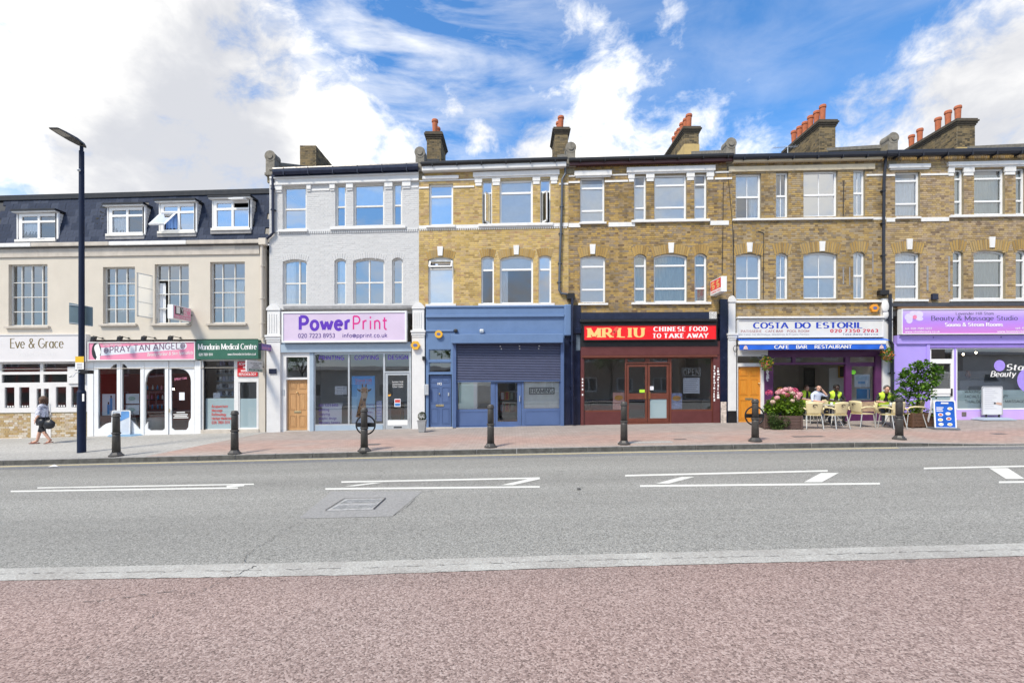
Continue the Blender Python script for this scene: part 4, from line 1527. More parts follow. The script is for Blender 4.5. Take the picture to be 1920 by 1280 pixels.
# dormers
for (x0, x1, y0, y1, k) in dorm:
 Yd = FY + .08
 d = MB()
 z0, z1 = M((x0 + x1) / 2, y1, Yd)[2], M((x0 + x1) / 2, y0, Yd)[2]
 xa, xb = M(x0, y1, Yd)[0], M(x1, y1, Yd)[0]
 d.box(xa, xa + .05, Yd + .02, Yt + .15, z0, z1)
 d.box(xb - .05, xb, Yd + .02, Yt + .15, z0, z1)
 do = b.part('dormer', d, WHITE)
 ck = MB()
 for q in range(9):
  zq = z0 + (z1 - z0) * q / 9
  ck.hexa([(xb - .002, Yd + .03, zq), (xb + .022, Yd + .03, zq), (xb + .008, Yd + .03, zq + (z1 - z0) / 9 - .006), (xb - .002, Yd + .03, zq + (z1 - z0) / 9 - .006),
                 (xb - .002, Yt + .12, zq), (xb + .022, Yt + .12, zq), (xb + .008, Yt + .12, zq + (z1 - z0) / 9 - .006), (xb - .002, Yt + .12, zq + (z1 - z0) / 9 - .006)])
 ck.build('cheek_boards', WHITE, do, kind='stuff')
 MB().fbox(x0 - 4, x1 + 4, y0 - 3.4, y0 - .1, Yd - .14, Yt + .3, ref=Yd).build('dormer_roof', BLACK, do)
 MB().fbox(x0 - 3, x1 + 3, y0 + .1, y0 + 2.0, Yd - .11, Yd + .10, ref=Yd).build('dormer_fascia', WHITE, do)
 MB().fbox(x0 - .8, x1 + .8, y1 - 4.5, y1, Yd - .05, Yd + .10, ref=Yd).build('dormer_sill', SASH, do)
 MB().fbox(x0 - 2, x1 + 2, y1 + .2, y1 + 6, Yd - .02, Yd + .10, ref=Yd).build('dormer_apron', LEAD, do)
 mx = (x0 + x1) / 2
 yt = y0 + (y1 - y0) * .30
 bl = [[('curtain', NET, .05, .5, .3, .95)], [('curtain', CURTB, .1, .55, .3, .95)], [('curtain', CURTB, .0, 1.0, .3, .95)]][k]
 skip = {0: (), 1: (2,), 2: (1,)}[k]
 wd = window(b, x0 + 1, x1 - 1, y0 + 2, y1 - 4, xs=(mx,), ys=(yt,), fw=5.0, bw=4.0, Y=Yd + .02, hole=False, behind=bl, skip=skip, m=UPVC, g=G_UPS if k else G_UP)
 # dark room behind
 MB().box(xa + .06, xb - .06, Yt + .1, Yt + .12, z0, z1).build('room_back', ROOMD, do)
 if k == 1:
  a = mx
  q = [M(x0 + 6, yt + 3, Yd, Yd), M(a - 2, yt + 3, Yd, Yd)]
  c1, c0 = Vector(q[0]), Vector(q[1])
  drop, out = -.56, -.42
  l0, l1 = c1 + Vector((-.14, out, drop)), c0 + Vector((-.14, out, drop))
  fr = MB()
  n_ = Vector((0, -.03, -.02))
  def bar(p, r_, wd_=.06):
   e = (r_ - p).normalized()
   s = e.cross(n_.normalized()).normalized() * wd_ / 2
   fr.hexa([p - s, r_ - s, r_ + s, p + s, p - s + n_, r_ - s + n_, r_ + s + n_, p + s + n_])
  bar(c1, c0); bar(l0, l1); bar(c1, l0); bar(c0, l1)
  of = fr.build('open_sash', UPVC, do)
  MB().add([c1 + n_ * .5, c0 + n_ * .5, l1 + n_ * .5, l0 + n_ * .5], [(0, 1, 2, 3)]).build('pane', G_UPS, of)
 if k == 2:
  c1, c0 = Vector(M(mx + 3, y0 + 5, Yd, Yd)), Vector(M(x1 - 5, y0 + 5, Yd, Yd))
  fr = MB()
  o_ = Vector((0, -.28, -.04))
  up = Vector((0, 0, .04))
  fr.hexa([c1, c0, c0 + up, c1 + up, c1 + o_, c0 + o_, c0 + o_ + up, c1 + o_ + up])
  fr.build('open_toplight', UPVC, do)
inner(b, -230, 495, (466, 628, 822), back=4.5)

# --- wellness shop
EVEW = mat('pale_grey_fascia', (.66, .645, .66), .5, .03, 2.0)
OFFW = mat('off_white_joinery', (.70, .69, .69), .45, .04, 3.0)
GOLD = mat('dull_gold_letter', (.22, .16, .055), .35, .15, 5.0, metal=.5)
PALE = mat('pale_print', (.80, .80, .80), .5, .02, 4.0)
t = board_sign('fascia_sign', 'pale grey fascia sign with gold serif lettering above the brick-based shopfront', -225, 161, 625.5, 675.5, FY - .16, .3, EVEW, OFFW, 1.2)
letters(t, 'Eve & Grace', 19, 119, 633, 650.5, FY - .16, GOLD, wv=.15, wh=.055, serif=.07, gap=.10, thick=.03)
letters(t, 'WELLNESS CENTRE', 34, 104, 660.5, 664.5, FY - .16, PALE, wv=.10, wh=.10, gap=.45)
hd = [rect(3, 75, 680, 694.5), rect(81, 160, 680, 694.5), rect(3, 75, 699.5, 714.5), rect(81, 126, 699.5, 714.5), rect(8.5, 27, 723, 761), rect(36, 55, 723, 761), rect(68.5, 77, 726, 761),
      rect(82, 91.5, 726, 761), rect(104.5, 124, 723, 761), rect(133.5, 153, 723, 761), rect(-80, -4, 680, 714), rect(-80, -48, 723, 761), rect(-36, -4, 723, 761)]
sf = MB().plate(rect(-225, 163, 676, 770), hd, FY + .02, FY + .10).build('shopfront_frame', OFFW, b.root)
for q in hd:
 MB().plate(q, [], FY + .07, FY + .08, ref=FY + .02, rim=False).build('pane', G_SHOP, sf)
fz = MB()
for xa in (9.0, 36.5, 105, 134):
 for k in range(4):
  fz.fbox(xa + k * 4.6, xa + k * 4.6 + 2.6, 757, 760, FY + .060, FY + .062)
fz.build('window_film', PALE, sf, kind='stuff')
b.box('sign_panel', OFFW, 126.5, 159, 686, 717, FY - .03, FY + .018)
b.box('stall_riser', MORTY, -225, 163, 770, 822, FY + .06, FY + .2)
br = MB()
lay_bricks(br, -60, 57, 772, 818, [], FY + .06, ch=3.9)
lay_bricks(br, 95.5, 162, 772, 818, [], FY + .06, ch=3.9, rnd=random.Random(8))
br.build('stall_brickwork', FACEB, b.root, kind='stuff')
d = b.box('door', OFFW, 58, 95, 762, 818, FY + .035, FY + .07)
MB().fbox(63, 90, 782, 813, FY + .03, FY + .04).build('panel', OFFW, d)
MB().tube([M(91, 752, FY - .02), M(91, 772, FY - .02)], .014, 8).build('pull_handle', SILV, d)
b.box('base_strip', OFFW, -225, 57, 817.5, 820, FY - .02, FY + .06)
b.box('base_strip', OFFW, 96, 163, 817.5, 820, FY - .02, FY + .06)
# --- tanning salon
PINK = mat('pink_print', (.74, .26, .40), .45, .04, 2.0)
STA = mat('pale_band_print', (.68, .71, .78), .45, .03, 2.0)
MAUVE = mat('mauve_letter', (.16, .085, .16), .5, .2, 7.0)
INK = mat('black_ink', (.015, .02, .025), .5, .2, 5.0)
t = board_sign('fascia_sign', 'pink fascia sign with a slanting pale band and a black and white portrait', 165.5, 366, 640.5, 674.5, FY - .12, .22, PINK, WHITE, 1.4)
Yf = FY - .12
bd = MB()
pts = [(186, 666), (345, 654.5)] + [(345 + 4.5 * math.sin(R(a)) * 1.2, 648.5 + 6 * math.cos(R(a))) for a in range(20, 170, 25)] + [(345, 642), (186, 651)]
bd.plate(pts, [], Yf - .002, Yf, ref=Yf, rim=False)
bd.build('pale_band', STA, t)
letters(t, '@PRAY TAN ANGEL@', 195, 347, 649.5, 661, Yf - .003, MAUVE, wv=.15, wh=.11, gap=.2, rise=.054)
letters(t, 'spray tan angels', 193, 228, 642.5, 647, Yf, PALE, wv=.12, wh=.10)
letters(t, 'Beauty Parlour & Skin Specialists', 276, 362, 661, 667, Yf, PALE, wv=.17, wh=.13, slant=.2, rise=.04)
pf = MB()
pf.plate([(181 + 9 * math.cos(R(a)), 657 + 16 * math.sin(R(a))) for a in range(0, 360, 18)], [], Yf - .0026, Yf, ref=Yf, rim=False)
pf.build('portrait_hair', INK, t)
pf = MB()
pf.plate([(183 + 5.5 * math.cos(R(a)) + 1.2 * math.sin(R(a * 3)), 655 + 12 * math.sin(R(a))) for a in range(0, 360, 15)], [], Yf - .0036, Yf, ref=Yf, rim=False)
pf.plate([(180, 673), (187, 673), (188, 665), (183, 663)], [], Yf - .0039, Yf, ref=Yf, rim=False)
pf.build('portrait_face', PALE, t)
for i, (xa, xb) in enumerate(((168, 193), (217, 242), (262, 291), (312, 339))):
 tl = thing('sign_lamp', ['black arm lamp over the portrait end of the pink sign', 'black arm lamp second along above the pink sign', 'black arm lamp third along above the pink sign', 'black arm lamp nearest the green sign, above the pink sign'][i], 'lamp', M(xb, 633, FY), 'arm lamps above the pink sign')
 a = Vector(M(xb, 633.5, FY - .02))
 c = Vector(M(xa + 4, 631, FY - .45))
 c.x += .06
 MB().tube([a, a + Vector((0, -.06, 0)), c + Vector((0, 0, .04)), c], .012, 6).build('arm', BLACK, tl)
 MB().ellipsoid(a + Vector((0, -.02, 0)), .04, .03, .04, 8, 6).build('wall_plate', BLACK, tl)
 hd_ = MB()
 hd_.hexa([c + Vector(v) for v in ((-.09, -.05, -.16), (.05, -.05, -.16), (.09, -.05, .0), (-.05, -.05, .02), (-.09, .08, -.12), (.05, .08, -.12), (.09, .08, .04), (-.05, .08, .06))])
 hd_.build('lamp_head', BLACK, tl, bevel=.015)
GWHT = mat('gloss_white_panel', (.76, .78, .80), .3, .03, 2.5)


def scoop(x0, x1, left):
 """opening of the tall salon panes: shoulder cut at the top, scooped sill at the bottom"""
 top = [(x0, 690), (x0 + 20, 690), (x0 + 24, 688), (x0 + 27, 684), (x0 + 31, 681.5), (x1, 681.5)] if left else [(x0, 681.5), (x0 + 4, 681.5), (x0 + 8, 685), (x0 + 11, 689.5), (x0 + 14, 690.5), (x1, 690.5)]
 bot = [(x1, 790), (x1 - 9, 790), (x1 - 14, 790.5), (x1 - 20, 792.5), (x1 - 26, 796), (x1 - 31, 800.5), (x0 + 1, 802), (x0, 801)] if left else [(x1, 803), (x1 - 2, 804), (x1 - 6, 799), (x1 - 12, 792), (x1 - 17, 787), (x1 - 24, 783), (x0, 782)]
 return top + bot


rnda = [(272, 797), (272, 717)] + [(290 - 17 * math.cos(R(a)), 714 - 23 * math.sin(R(a))) for a in range(0, 91, 15)] + [(309, 690.5), (309, 803), (305, 806), (281, 806), (277, 802), (277, 790)]
rndd = [(321, 690.5), (336, 691)] + [(340 + 18 * math.sin(R(a)), 715 - 23 * math.cos(R(a))) for a in range(0, 91, 15)] + [(358, 783), (354, 790), (353, 801), (349, 806), (327, 806), (322, 802)]
holes = [scoop(184, 219, True), scoop(228.5, 263, False), rnda]
sf = MB().plate(rect(163.5, 316, 676, 819), holes, FY + .02, FY + .10).build('shopfront_frame', GWHT, b.root)
for q in holes:
 MB().plate(q, [], FY + .07, FY + .08, ref=FY + .02, rim=False).build('pane', G_SHOP, sf)
mo = MB()
for xa in (173, 224, 268, 313.5):
 mo.fbox(xa, xa + 1.6, 678, 817, FY + .0, FY + .019)
mo.build('moulding', GWHT, sf)
d = MB().plate(rect(317, 364, 676, 816), [rndd], FY + .035, FY + .08).build('door', GWHT, b.root)
MB().plate(rndd, [], FY + .06, FY + .07, ref=FY + .035, rim=False).build('pane', G_SHOP, d)
MB().tube([M(317.5, 766, FY - .01), M(317.5, 773, FY - .01)], .018, 8).build('handle', mat('brass', (.6, .5, .3), .3, .1, 5, metal=.9), d)
b.box('doorstep', BLACK, 313, 364, 816, 818.5, FY + .0, FY + .06)
b.box('shop_pier', GWHT, 364.5, 376, 676, 819, FY - .01, FY + .12)
# printed window cards and things inside
CARD = mat('window_card', (.76, .78, .84), .6, .03, 4.0)
CYAN = mat('cyan_print', (.05, .32, .68), .5, .1, 5.0)
GREENP = mat('pale_green_print', (.45, .58, .52), .5, .1, 5.0)
LILC = mat('soft_lilac_print', (.48, .52, .80), .5, .1, 4.0)


def flat(name, root, m, px0, px1, py0, py1, Y, th=.004):
 return MB().fbox(px0, px1, py0, py1, Y, Y + th).build(name, m, root)


t = thing('window_card', 'white card showing two blue bottles in the salon window', 'poster', M(204, 776, FY + .16))
flat('sheet', t, CARD, 191.5, 216, 737, 777, FY + .16)
for (xa, ya, yb) in ((201, 757, 775), (206, 745, 768)):
 flat('bottle_print', t, CYAN, xa, xa + 4.5, ya, yb, FY + .156)
 flat('cap_print', t, INK, xa + 1, xa + 3.5, ya - 5, ya - .3, FY + .156)
for (ya, lab) in ((737, 'upper white card with a pale green oval in the salon window'), (758, 'lower white card with a pale green oval in the salon window')):
 t = thing('window_card', lab, 'poster', M(248, ya + 18, FY + .16))
 flat('sheet', t, CARD, 236, 261, ya, ya + 18.5, FY + .16)
 MB().plate([(247 + 7 * math.cos(R(a)), ya + 9 + 4 * math.sin(R(a))) for a in range(0, 360, 24)], [], FY + .156, FY + .158, rim=False).build('oval_print', GREENP, t)
t = thing('window_card', 'small white notice stuck in the arched salon door', 'poster', M(340, 750, FY + .055))
flat('sheet', t, CARD, 336, 346, 735.5, 750, FY + .055)
so = MB()
for k, (xa, xb, y) in enumerate(((331, 347, 772), (325, 352, 776), (327, 351, 779), (325, 353, 782))):
 so.fbox(xa, xb, y, y + 1.6, FY + .056, FY + .057)
so.build('door_print', PALE, d)
letters(d, 'SPRAY TAN', 327, 350, 709, 713, FY + .055, PINK, wv=.16, wh=.14, rise=.1)
CER = mat('white_ceramic', (.75, .77, .78), .25, .02, 3.0)
for (px, lab) in ((294, 'white tub chair inside the arched salon window'), (250, 'white tub chair behind the salon cards')):
 c = AT(px, 806, FY + .9)
 c.z = gz(c.x, FY) + .02
 t = thing('tub_chair', lab, 'chair', c)
 pr = [(.20, 0), (.25, .05), (.30, .3), (.34, .55), (.33, .58), (.29, .56), (.26, .4), (.0, .38)]
 MB().lathe(pr, c, 20, cap=False).build('shell', CER, t, smooth=True)
 MB().lathe([(.0, .36), (.25, .36), (.26, .42), (.0, .45)], c, 20, cap=False).build('cushion', CER, t, smooth=True)
# bottles on the salon shelf
sh = thing('display_shelf', 'red salon shelf holding little bottles behind the glass', 'shelf', M(300, 800, FY + 1.2))
REDW = mat('red_wall', (.34, .09, .065), .8, .1, 3.0)
MB().fbox(170, 366, 700, 812, FY + 2.6, FY + 2.65, ref=FY + 2.6).build('back_panel', REDW, sh)
for y in (730, 748, 766):
 MB().fbox(262, 322, y, y + 1.5, FY + 1.1, FY + 1.4).build('shelf_board', BLACK, sh)
rb_ = random.Random(3)
for y in (730, 748, 766):
 for xx in range(268, 320, 9):
  c = AT(xx + rb_.uniform(-2, 2), y, FY + 1.25)
  MB().lathe([(.03, 0), (.032, .11), (.014, .14), (.014, .18)], c, 8).build('bottle', rb_.choice([PALE, PINK, INK, CYAN]), sh)
# --- medical centre
GREEN = mat('dark_green_fascia', (.030, .125, .085), .45, .05, 3.0)
RED = mat('red_print', (.55, .018, .028), .45, .05, 3.0)
REDL = mat('red_vinyl', (.55, .06, .05), .5, .1, 5.0)
t = board_sign('fascia_sign', 'dark green fascia sign with white serif lettering for the medical centre', 368, 484, 637.5, 673.5, FY - .20, .30, GREEN)
letters(t, 'Mandarin Medical Centre', 371.5, 481, 645, 655.5, FY - .20, PALE, wv=.22, wh=.08, serif=.08, gap=.05)
letters(t, '020 7801 0111', 373, 399, 662.5, 667, FY - .20, PALE, wv=.2, wh=.15)
letters(t, 'www.chinesedoctorslondon.co.uk', 427, 480, 662, 666.5, FY - .20, PALE, wv=.17, wh=.13)
holes = [rect(384, 439, 677, 805), rect(447, 481.5, 717, 804)]
sf = MB().plate(rect(376.5, 485, 674, 818), holes, FY + .04, FY + .12).build('shopfront_frame', WHITE, b.root)
MB().plate(rect(384, 439, 677, 747), [], FY + .08, FY + .09, ref=FY + .04, rim=False).build('pane', G_SHOP, sf)
MB().plate(rect(384, 439, 747.3, 805), [], FY + .08, FY + .09, ref=FY + .04, rim=False).build('pane', G_FROST, sf, label='pane frosted blue')
d = MB().plate(rect(445.5, 483, 713, 806), [rect(449, 480.5, 717, 803)], FY + .06, FY + .10, ref=FY + .04).build('door', WHITE, b.root)
MB().plate(rect(449, 480.5, 717, 748), [], FY + .08, FY + .09, ref=FY + .04, rim=False).build('pane', G_SHOP, d)
MB().plate(rect(449, 480.5, 748.3, 803), [], FY + .08, FY + .09, ref=FY + .04, rim=False).build('pane', G_FROST, d, label='pane frosted blue')
b.box('shop_jamb', BLACK, 381.5, 383.8, 677, 806, FY + .0, FY + .06)
t = board_sign('window_sign', 'red panel listing treatments over the medical centre door', 445, 482.5, 678.5, 706.5, FY + .0, .04, RED)
for (s_, xa, xb, y) in (('ACUPUNCTURE', 448, 480, 685), ('HERBS', 456, 472, 691.5), ('MASSAGE', 452, 476, 698), ('REFLEXOLOGY', 448, 480, 704.5)):
 letters(t, s_, xa, xb, y - 4.2, y, FY + .0, PALE, wv=.2, wh=.16)
for k, (s_, xb) in enumerate((('Acupuncture', 427), ('Massage', 417), ('Reflexology', 424), ('Herbal Medicine', 434.5), ('020 7801 0111', 431))):
 letters(sf, s_, 397, xb, 759.5 + k * 7.6, 764.6 + k * 7.6, FY + .075, REDL, wv=.18, wh=.15)
t = thing('window_card', 'small white notice in the medical centre window', 'poster', M(405, 746, FY + .1))
flat('sheet', t, CARD, 399.5, 413, 736.5, 747, FY + .10)
b.box('threshold', CREAMD, 376, 485, 806, 818, FY - .03, FY + .2)
# filing shelves seen through the glass
t = thing('filing_shelf', 'grey shelf of folders inside the medical centre', 'shelf', M(425, 800, FY + 1.6))
for k in range(5):
 MB().fbox(405, 441, 686 + k * 14, 687.5 + k * 14, FY + 1.5, FY + 1.8).build('shelf_board', GREYB, t)
 for q in range(6):
  xa = 406 + q * 5.6
  MB().fbox(xa, xa + 4.2, 677 + k * 14 + rb_.uniform(0, 3), 685.8 + k * 14, FY + 1.55, FY + 1.75).build('folder', rb_.choice([CARD, GREYB, BLACK, LILC]), t)
# projecting signs on this front


def swing_sign(label, px_wall, px_near, px_edge, py0, py1, m, edge, name='projecting_sign'):
 """double-sided sign standing straight out from the wall; px_wall, px_near: its face where it meets the wall and at its outer edge"""
 X = (px_wall - 960) * .02
 Y0 = X * F / (px_near - 960)
 X2 = (px_edge - 960) * Y0 / F
 z1, z0 = AT(0, py0, Y0).z, AT(0, py1, Y0).z
 Y1 = FY - .04
 t = thing(name, label, 'sign', (X, Y0, z0))
 MB().box(min(X, X2), max(X, X2), Y0, Y1, z0, z1).build('box', edge, t, bevel=.01)
 f = Vector((.004 if X < 0 else -.004, 0, 0))
 p = [Vector((X, Y0, z0)), Vector((X, Y1, z0)), Vector((X, Y1, z1)), Vector((X, Y0, z1))]
 if X > 0:
  p = [p[1], p[0], p[3], p[2]]

 def face(u0, u1, v0, v1, mm, nm='face', lift=1.0):
  q = [p[0].lerp(p[1], u).lerp(p[3].lerp(p[2], u), v) + f * lift for (u, v) in ((u0, v0), (u1, v0), (u1, v1), (u0, v1))]
  return MB().add(q, [(0, 1, 2, 3)]).build(nm, mm, t)
 face(.04, .96, .06, .94, m)

 def words(s_, u0, u1, v0, v1, mm, lift=2.0, **k):
  q, w_ = text_strokes(s_, k.get('wv', .18), k.get('wh', .15), k.get('serif', 0), k.get('gap', .14))
  mb_ = MB()
  for i, cc in enumerate(q):
   pts_ = []
   for (x, y) in cc:
    u, v = u0 + (u1 - u0) * x / w_, v0 + (v1 - v0) * y
    pts_.append(p[0].lerp(p[1], u).lerp(p[3].lerp(p[2], u), v) + f * (lift + .05 * (i % 12)))
   mb_.add(pts_, [(0, 1, 2, 3)])
  return mb_.build('lettering', mm, t)
 MB().tube([(X, Y1 - .02, (z0 + z1) / 2), (X, FY + .02, (z0 + z1) / 2)], .02, 6).build('bracket', BLACK, t)
 return t, face, words


t, face, words = swing_sign('pink and white projecting sign under the open steel window', 360, 324.5, 314, 570.5, 597, PINK, GWHT)
face(.10, .55, .35, .92, INK, 'portrait_hair', 1.6)
face(.16, .36, .42, .90, PALE, 'portrait_face', 2.4)
words('SPRAY', .42, .9, .72, .88, PALE, 3.2)
words('TAN', .46, .72, .52, .68, PALE, 3.2)
words('ANGELS', .38, .9, .33, .48, PALE, 3.2)
words('0207 228 0669', .10, .92, .12, .24, PALE, 3.2)
t, face, words = swing_sign('white projecting sign with a green strip beside the red panel', 494, 463, 460, 675, 696.5, mat('grey_white_face', (.62, .63, .64), .5, .05, 4), WHITE)
face(.12, .96, .08, .27, GREEN, 'strip', 1.6)
INKG = mat('grey_print', (.22, .22, .25), .5, .1, 4)
words('ACUPUNCTURE', .2, .9, .72, .86, INKG, 2.0)
words('HERBS', .38, .72, .53, .67, INKG, 2.0)
words('MASSAGE', .28, .82, .34, .48, INKG, 2.0)
words('020 7801 0111', .18, .92, .12, .22, PALE, 2.6)
t, face, words = swing_sign('small purple projecting sign with a navy edge by the green fascia', 511, 489.5, 484, 643, 656, mat('purple_face', (.26, .15, .42), .4, .1, 4), NAVY)
words('TREATMENTS', .1, .9, .62, .84, mat('blue_print', (.05, .05, .35), .5), 2.0)
words('0207 801', .1, .9, .25, .45, PINK, 2.0)
b.box('wall_plaque', NAVY, 504, 518, 692.5, 702, FY - .16, FY - .135)

# ================================================================= white painted brick house with the print shop
b = B('white painted brick house with the print shop on its ground floor', 505, 785.5, 645, 1.15)
G_WH = glass('sash_glass', .36, wave=.2)
for (x0, x1, y0, y1, g, bh) in ((530, 574.5, 346, 428, G_UPS, None), (628.5, 648.5, 345, 425, G_WH, ('blind', BLIND, 0, 1, 0, .5)), (662.5, 720.5, 345, 425, G_WH, ('blind', BLIND, 0, 1, 0, .52)), (736, 754, 345, 425, G_WH, ('blind', BLIND, 0, 1, 0, .5))):
 window(b, x0, x1, y0, y1, ys=((y0 + y1) / 2 + 1.5,), fw=3.4, bw=3.0, m=SASH, g=g, behind=bh, top_fw=3)
for (x0, x1, xs, bh) in ((530, 575.5, (560,), [('curtain', NET, .05, .45, .05, 1)]), (627, 649, (), [('curtain', NET, .3, 1, .05, 1)]), (662, 721, (691.5,), None), (735, 755.5, (), None)):
 window(b, x0, x1, 484.5, 571.5, rise=5, xs=xs, ys=(529.5,), fw=3.2, bw=2.6, m=SASH, g=G_WH, behind=bh)
arch2 = [(530, 575.5, 484.5, 5, 10), (627, 649, 484.5, 5, 10), (662, 721, 484.5, 5, 10), (735, 755.5, 484.5, 5, 10)]
stock_front(b, 326, 580, WBRICK, WHITEB, arches=arch2)
sill(b, 522, 577, 428.5, 433, WHITE)
sill(b, 619, 761, 425.5, 430.5, WHITE)
cn = MB().fbox(506, 785, 326.5, 331, FY - .12, FY + .02, ref=FY - .08).fbox(506, 785, 331.1, 339.5, FY - .06, FY + .02, ref=FY - .04).fbox(506, 785, 339.6, 343.5, FY - .10, FY + .02, ref=FY - .06)
for (a, c) in ((514, 529), (575, 583), (618, 628), (649, 662), (721, 736), (754, 770)):
 cn.fbox(a, c, 343.6, 353, FY - .07, FY + .02, ref=FY - .04).fbox(a + 1, c - 1, 353.1, 357, FY - .04, FY + .02, ref=FY - .03)
cn.build('cornice', WHITE, b.root, bevel=.006)
st = MB()
for k in range(64):
 xa = 522 + k * 4.1
 if xa < 781:
  st.fbox(xa, xa + 2.3, 433.2, 437, FY - .035, FY + .01, ref=FY)
st.fbox(510, 784, 430.6, 433.1, FY - .03, FY + .01, ref=FY)
st.build('dentil_band', WHITEB, b.root, kind='stuff')
st = MB().fbox(575.6, 618, 353.2, 356.6, FY - .03, FY + .01, ref=FY)
st.fbox(761, 784, 353.2, 356.6, FY - .03, FY + .01, ref=FY).build('string_course', WHITE, b.root)
gutter(b, 512, 784, 311, 323, NAVY, .22, fascia=(316, 327), fm=NAVY)
roof_gable(b, 507, 784, 316)
pipe(b, [(511.5, 322), (511.5, 380), (512, 434), (507, 439), (499, 445), (494, 449)], .05, NAVY, clips=[(511.5, 350), (511.5, 390)])
parapet(b, 508.5, 284, mc=MATS['weathered_coping'], rise=1.05, run=2.9)
parapet(b, 788, 277, w=.36)
chimney(b, 510, FY + 3.2, 10.4, 12.35, 0, w=.7, length=2.0, corbel=False)
inner(b, 506, 784, (332, 441, 580, 806), back=4.5)
b.box('ledge', LEAD, 531, 781, 573, 578, FY - .10, FY + .0)
# pilasters


def pilaster(b, x0, x1, m, py_top, py_cap, py_bot, flutes=4, Y=None, cap=True):
 Y = Y or FY - .14
 mb = MB().fbox(x0 + 2, x1 - 2, py_cap + 13, py_bot, Y + .02, FY + .05, ref=Y)
 if cap:
  mb.fbox(x0 + 3, x1 - 3, py_top + 14, py_cap, Y + .03, FY + .05, ref=Y)
  for k in range(flutes):
   xa = x0 + 6 + k * (x1 - x0 - 12) / flutes
   mb.fbox(xa, xa + 1.6, py_top + 20, py_cap - 4, Y + .012, Y + .031, ref=Y)
  n = 8
  pts = [(x0 + 2, py_top + 13.5)] + [(x1 - 2 - (x1 - x0 - 4) * k / n, py_top + 11 - 9 * math.sin(math.pi * k / n)) for k in range(n + 1)][::-1]
  pts = [(x0 + 2, py_top + 13.5), (x1 - 2, py_top + 13.5)] + [(x1 - 2 - (x1 - x0 - 4) * k / n, py_top + 10 - 9 * math.sin(math.pi * k / n)) for k in range(n + 1)]
  mb.plate(pts, [], Y, FY + .05, ref=Y)
  mb.fbox(x0, x1, py_cap + .1, py_cap + 4, Y - .05, FY + .05, ref=Y)
  mb.fbox(x0 + 1, x1 - 1, py_cap + 4.1, py_cap + 9, Y - .02, FY + .05, ref=Y)
  mb.fbox(x0 + 2, x1 - 2, py_cap + 9.1, py_cap + 12.9, Y + .0, FY + .05, ref=Y)
 return mb.build('pilaster', m, b.root, bevel=.01)


pilaster(b, 497, 527, WHITE, 567, 627, 812)
pilaster(b, 770, 798, WHITE, 566, 620, 808)
# sign
LILS = mat('lilac_sign', (.60, .50, .66), .4, .06, 1.2)
VIOL = mat('violet_letter', (.10, .025, .42), .4, .08, 5)
MAGE = mat('magenta_letter', (.62, .02, .24), .4, .08, 5)
VIOLD = mat('deep_violet_letter', (.06, .02, .22), .4, .08, 5)
Ys = FY - .24
t = board_sign('fascia_sign', 'large lilac fascia sign with violet and magenta lettering in a white frame', 529, 762, 584, 641, Ys, .22, LILS, GWHT, 2.6)
letters(t, 'Power', 561, 657, 593, 617.5, Ys, VIOL, wv=.24, wh=.24, gap=.19)
letters(t, 'Print', 661, 726, 593, 617.5, Ys, MAGE, wv=.13, wh=.13, gap=.19)
letters(t, '020 7223 8953', 559, 628, 625, 632.5, Ys, VIOLD, wv=.15, wh=.15, gap=.14)
letters(t, 'info@pprint.co.uk', 642, 726, 625, 632.5, Ys, VIOLD, wv=.15, wh=.15, gap=.14)
b.box('lintel_beam', GREYB, 524, 771, 645, 659.5, FY - .10, FY + .10)
b.box('lintel_beam', GREYB, 528, 770, 641.5, 645.2, FY - .04, FY + .10)
# street door with fanlight
MB().plate(rect(526, 581, 660, 809), [rect(536.5, 576, 668.5, 706.5), rect(536.5, 576.5, 710.5, 808.5)], FY - .02, FY + .12).build('door_frame', WHITE, b.root)
MB().plate(rect(536.5, 576, 668.5, 706.5), [], FY + .06, FY + .07, ref=FY - .02, rim=False).build('fanlight', G_UP, b.root)
panel_door(b, 537, 576, 711, 805, OAK, [(.10, .44, .04, .18), (.56, .90, .04, .18), (.10, .44, .26, .60), (.56, .90, .26, .60), (.10, .44, .70, .94), (.56, .90, .70, .94)], Y=FY + .08, handle=(556.5, 735), letter=(550, 563, 769, 773))
b.box('doorstep', CREAMD, 535, 578, 805.5, 812, FY - .04, FY + .2)
b.box('entry_panel', SILV, 529, 533.5, 729, 740, FY - .035, FY - .019)
# shopfront
holes = [rect(591, 652.5, 664, 794.5), rect(655.5, 718.5, 664, 794.5), rect(722, 767, 664, 696.5), rect(721.5, 767.5, 699.5, 806)]
sf = MB().plate(rect(588, 771, 660, 808), holes + [], FY + .02, FY + .10).build('shopfront_frame', SILV, b.root)
for q in holes[:3]:
 MB().plate(q, [], FY + .06, FY + .07, ref=FY + .02, rim=False).build('pane', glass('print_shop_glass', .13, wave=.05), sf)
b.box('shop_jamb', GREYB, 580.5, 587.8, 660, 808, FY - .03, FY + .12)
MB().fbox(591.5, 718, 797, 806.5, FY + .0, FY + .019, ref=FY + .02).build('stall_riser', GREYB, b.root)
d = MB().plate(rect(722, 767, 700, 805.5), [rect(727, 763.5, 704, 788)], FY + .04, FY + .09, ref=FY + .02).build('door', SILV, b.root)
MB().plate(rect(727, 763.5, 704, 788), [], FY + .06, FY + .07, ref=FY + .02, rim=False).build('pane', glass('print_shop_glass'), d)
MB().fbox(726.5, 764, 789, 798, FY + .034, FY + .039, ref=FY + .02).build('kick_label', PALE, d)
MB().fbox(738, 753, 801, 803.2, FY + .03, FY + .039, ref=FY + .02).build('letter_slot', BLACK, d)
